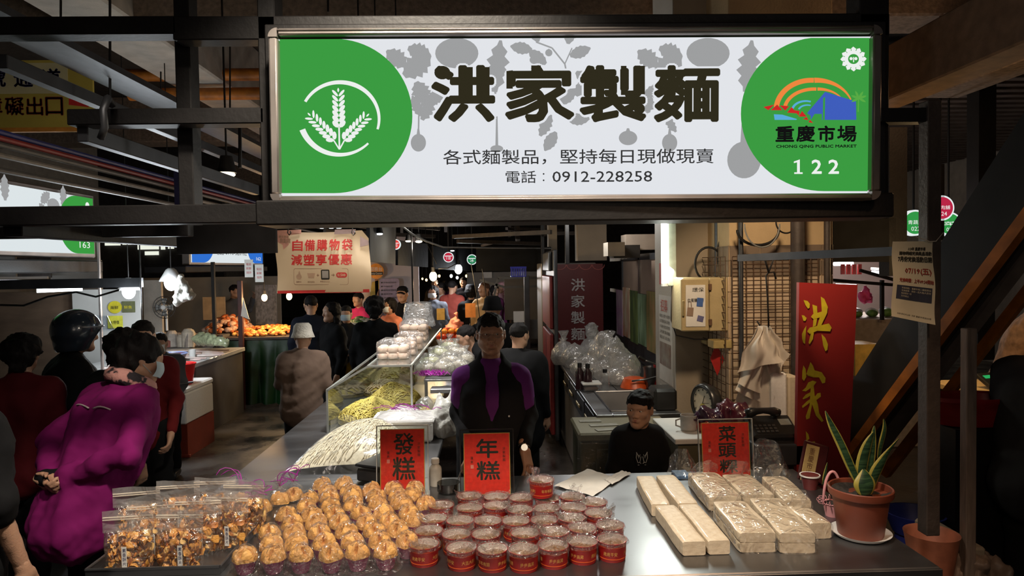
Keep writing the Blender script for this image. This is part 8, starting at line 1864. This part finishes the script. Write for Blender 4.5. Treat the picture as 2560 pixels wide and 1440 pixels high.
# boxes stored above the screen
for i, (x0, x1, y0, y1, c_, l) in enumerate(((1520, 1562, 605, 640, (.5, .45, .38), 'white carton on top of the glazed screen'), (1535, 1600, 612, 645, (.04, .035, .03), 'dark sack on top of the glazed screen'), (1565, 1642, 585, 625, (.42, .34, .27), 'tan carton above the glazed screen near the tube lamp'), (1616, 1634, 588, 622, (.6, .56, .5), 'white bag hanging above the glazed screen'))):
    card('stored_carton', l, 'box', x0, y0, x1, y1, 6.2+.2*i, pm('carton_%d' % i, c_, .7, 0, .15, 6), .25)
# chest behind the boy
p = A(1452, 1082, 4.12); q = A(1690, 1082, 4.12); t = thing('storage_chest', 'old olive grey chest wrapped in clear plastic behind the boy', 'chest', ((p.x+q.x)/2, 4.3, 0)); CHM = pm('olive_chest', (.11, .10, .06), .6, 0, .12, 4, bump=.2)
obj('chest_body', MB().b2((p.x, 4.12, 0), (q.x, 4.55, p.z-.06), .01), CHM, t); obj('lid', MB().b2((p.x-.015, 4.10, p.z-.055), (q.x+.01, 4.56, p.z), .012), pm('chest_lid', (.22, .19, .12), .45, 0, .12, 4), t); obj('door_panel', MB().b2((p.x+.09, 4.108, .1), (q.x-.05, 4.122, p.z-.10), .006), CHM, t)
for i, (x, y, w_) in enumerate(((p.x+.1, 4.42, .14), (p.x+.17, 4.3, .18), (p.x+.18, 4.18, .16))): obj('paper_patch', MB().box((x, y, p.z+.003), (w_, .06, .003), Matrix.Rotation(.1*i, 3, 'Z')), pm('dull_paper', (.35, .32, .27), .7), t)
f = MB().grid(lambda u, v: Vector((p.x-.025+(q.x-p.x+.05)*u, 4.085+.0*v, p.z+.008-.5*v)), 30, 14); crumple(f, .010, 3, 12); obj('plastic_cover', f, CLEAR, t)
# seasoning, bowls and clear bags on the kitchen counter
SB = film('soft_bag_film', (.95, .95, .95), .10, .18, 14, 1., .36)
def blob(label, px, py, Y, r_, h_, sd, knot=True, mat_=None):
    c = A(px, py, Y); m = MB().lathe([(r_*.8, 0), (r_*1.08, h_*.25), (r_*1.05, h_*.55), (r_*.6, h_*.85), (r_*.14, h_*.95)]+([(r_*.3, h_*1.15), (r_*.5, h_*1.3)] if knot else [(0, h_)]), 26, (c.x, Y, .852)); crumple(m, r_*.16, sd, 18)
    m.v = [(x, y, max(z, .852)) for x, y, z in m.v]; t = thing('clear_bag', label, 'bag', (c.x, Y, .852), 0, 'clear bags on the kitchen counter'); obj('bag_film', m, mat_ or SB, t, True); m2 = MB().merge(m); m3 = MB(); c3 = Vector((c.x, Y, .852)); m3.v = [tuple(c3+(Vector(v)-c3)*.8) for v in m2.v]; m3.f = m2.f; m3.m = m2.m; obj('inner_bags', crumple(m3, r_*.2, sd+9, 24), SB, t, True); return t
for i, a in enumerate(((1410, 900, 6.9, .12, .26), (1440, 905, 6.7, .14, .24), (1480, 895, 6.8, .13, .30), (1470, 935, 6.1, .14, .20), (1520, 905, 6.3, .14, .30), (1515, 940, 5.9, .13, .18), (1560, 935, 5.9, .14, .24), (1545, 955, 5.7, .12, .15))): blob('clear crumpled bag on the kitchen counter, '+['far left by the cabinet', 'in front of the red panel', 'tall one under the red panel', 'left of the middle', 'middle of the heap', 'front middle of the heap', 'right end by the splash back', 'front right by the grinder'][i], *a, i, i in (0, 2, 4))
# the big inflated bag
c = A(1575, 910, 5.95); s = SDF().cone(A(1480, 905, 6.2), A(1500, 855, 6.2), .06, .05, .1).cone(A(1530, 900, 6.1), A(1510, 850, 6.1), .12, .05, .1).cone(A(1560, 935, 5.8), A(1525, 860, 6.0), .13, .05, .12).cone(A(1600, 965, 5.6), A(1540, 880, 5.9), .06, .08, .1); _m = s.mesh(.016, (.02, 14, 2)); _m.v = [(min(x, XW-.02), y, max(z, .853)) for x, y, z in _m.v]; single('inflated_bag', _m, SB, 'big inflated clear plastic bag peaked in front of the window screen', 'bag', smooth=True)
s = SDF().cone(A(1485, 860, 6.8), A(1478, 820, 6.8), .07, .06, .05).cone(A(1490, 890, 6.8), A(1500, 850, 6.8), .08, .05, .05); single('upright_bag', s.mesh(.016, (.016, 18, 5)), SB, 'upright clear bag standing in front of the red panel characters', 'bag', smooth=True)
def bottle(label, px, py, Y, r_, h_, c_, cap=(.01, .01, .01)):
    c = A(px, py, Y); t = thing('seasoning_bottle', label, 'bottle', (c.x, Y, .852), 0, 'bottles on the kitchen counter'); obj('bottle_body', MB().lathe([(0, 0), (r_, 0), (r_, h_*.7), (r_*.45, h_*.85), (r_*.45, h_*.9)], 18, (c.x, Y, .852)), c_, t, 'auto'); obj('cap', MB().lathe([(r_*.52, h_*.88), (r_*.52, h_*1.05), (0, h_*1.05)], 16, (c.x, Y, .852)), pm('cap_%.2f' % cap[0], cap, .4), t, 'auto')
DKB = pm('dark_sauce', (.03, .012, .015), .15, 0, .2, 10, coat=.6); bottle('dark sauce bottle at the counter edge, left one', 1450, 990, 5.5, .035, .20, DKB); bottle('dark sauce bottle at the counter edge, right one', 1470, 990, 5.45, .035, .20, DKB); bottle('clear water bottle with a black cap', 1513, 985, 5.42, .035, .16, film('pet_film', (.9, .92, .93), .08, .1, 8, .4, .1))
c = A(1478, 990, 5.38); t = thing('lidded_box', 'clear food box with a white lid on the kitchen counter', 'box', (c.x, 5.38, .852)); obj('box_body', MB().b2((c.x-.06, 5.37, .852), (c.x+.07, 5.5, .90), .006), film('pet_film', (.9, .92, .93), .08), t); obj('lid', MB().b2((c.x-.07, 5.365, .90), (c.x+.085, 5.51, .918), .005), WHITEP, t); obj('food', MB().b2((c.x-.05, 5.38, .855), (c.x+.06, 5.49, .885), .01), pm('dark_food', (.1, .05, .03), .5), t)
c = A(1586, 972, 5.5); t = thing('orange_bowl', 'orange plastic bowl upside down beside the grinder', 'bowl', (c.x, 5.5, .852)); obj('bowl', MB().lathe([(.115, .0), (.112, .01), (.085, .075), (.05, .085), (0, .085)], 26, (c.x, 5.5, .856)), pm('orange_bowl', (.7, .10, .02), .35), t, 'auto'); obj('black_tray', MB().b2((c.x-.16, 5.37, .852), (c.x+.2, 5.66, .857), .002), BP, t)
c = A(1625, 945, 5.42); t = thing('hand_grinder', 'steel hand grinder with a crank and red clamp by the column', 'grinder', (c.x, 5.42, .852)); obj('grinder_body', MB().lathe([(.03, .0), (.035, .05), (.05, .08), (.05, .15), (.06, .18)], 20, (c.x, 5.42, .852)), STEEL, t, 'auto'); obj('crank', MB().tube([(c.x-.16, 5.36, .93), (c.x-.05, 5.36, .94), (c.x+.05, 5.38, .96), (c.x+.055, 5.38, 1.05), (c.x-.02, 5.37, 1.08), (c.x-.07, 5.37, 1.10)], .008, 8), STEEL, t, True); obj('knob', MB().cyl((c.x-.10, 5.37, 1.12), (c.x-.05, 5.37, 1.09), .013, n=10), BLK, t); obj('clamp', MB().b2((c.x+.04, 5.41, .852), (c.x+.09, 5.48, 1.05), .008), REDP, t)
c = A(1650, 1015, 4.85); single('red_cup_cloth', MB().lathe([(0, 0), (.04, 0), (.05, .08), (.045, .08), (.036, .01)], 18, (c.x-.02, 4.9, .87)), pm('cherry_plastic', (.35, .02, .04), .4), 'cherry red plastic cup beside the sink', 'cup', smooth='auto'); single('dark_bin', MB().b2((c.x-.10, 4.60, .84), (c.x+.06, 4.80, 1.0), .02), BP, 'black plastic bin right behind the boy', 'bin')
# bag hanging far behind the man's shoulder
c = A(1313, 1010, 5.3); single('purple_bag', SDF().cone((c.x, 5.3, .55), (c.x-.02, 5.3, .85), .09, .05, .05).mesh(.014, (.012, 30, 3)), pm('magenta_bag', (.35, .03, .25), .5), 'magenta plastic bag low behind the man beside the red cabinet', 'bag', smooth=True)
single('bag_stool', MB().b2((c.x-.12, 5.2, 0), (c.x+.1, 5.4, .46)), DK, 'dark stool under the magenta bag', 'stool')
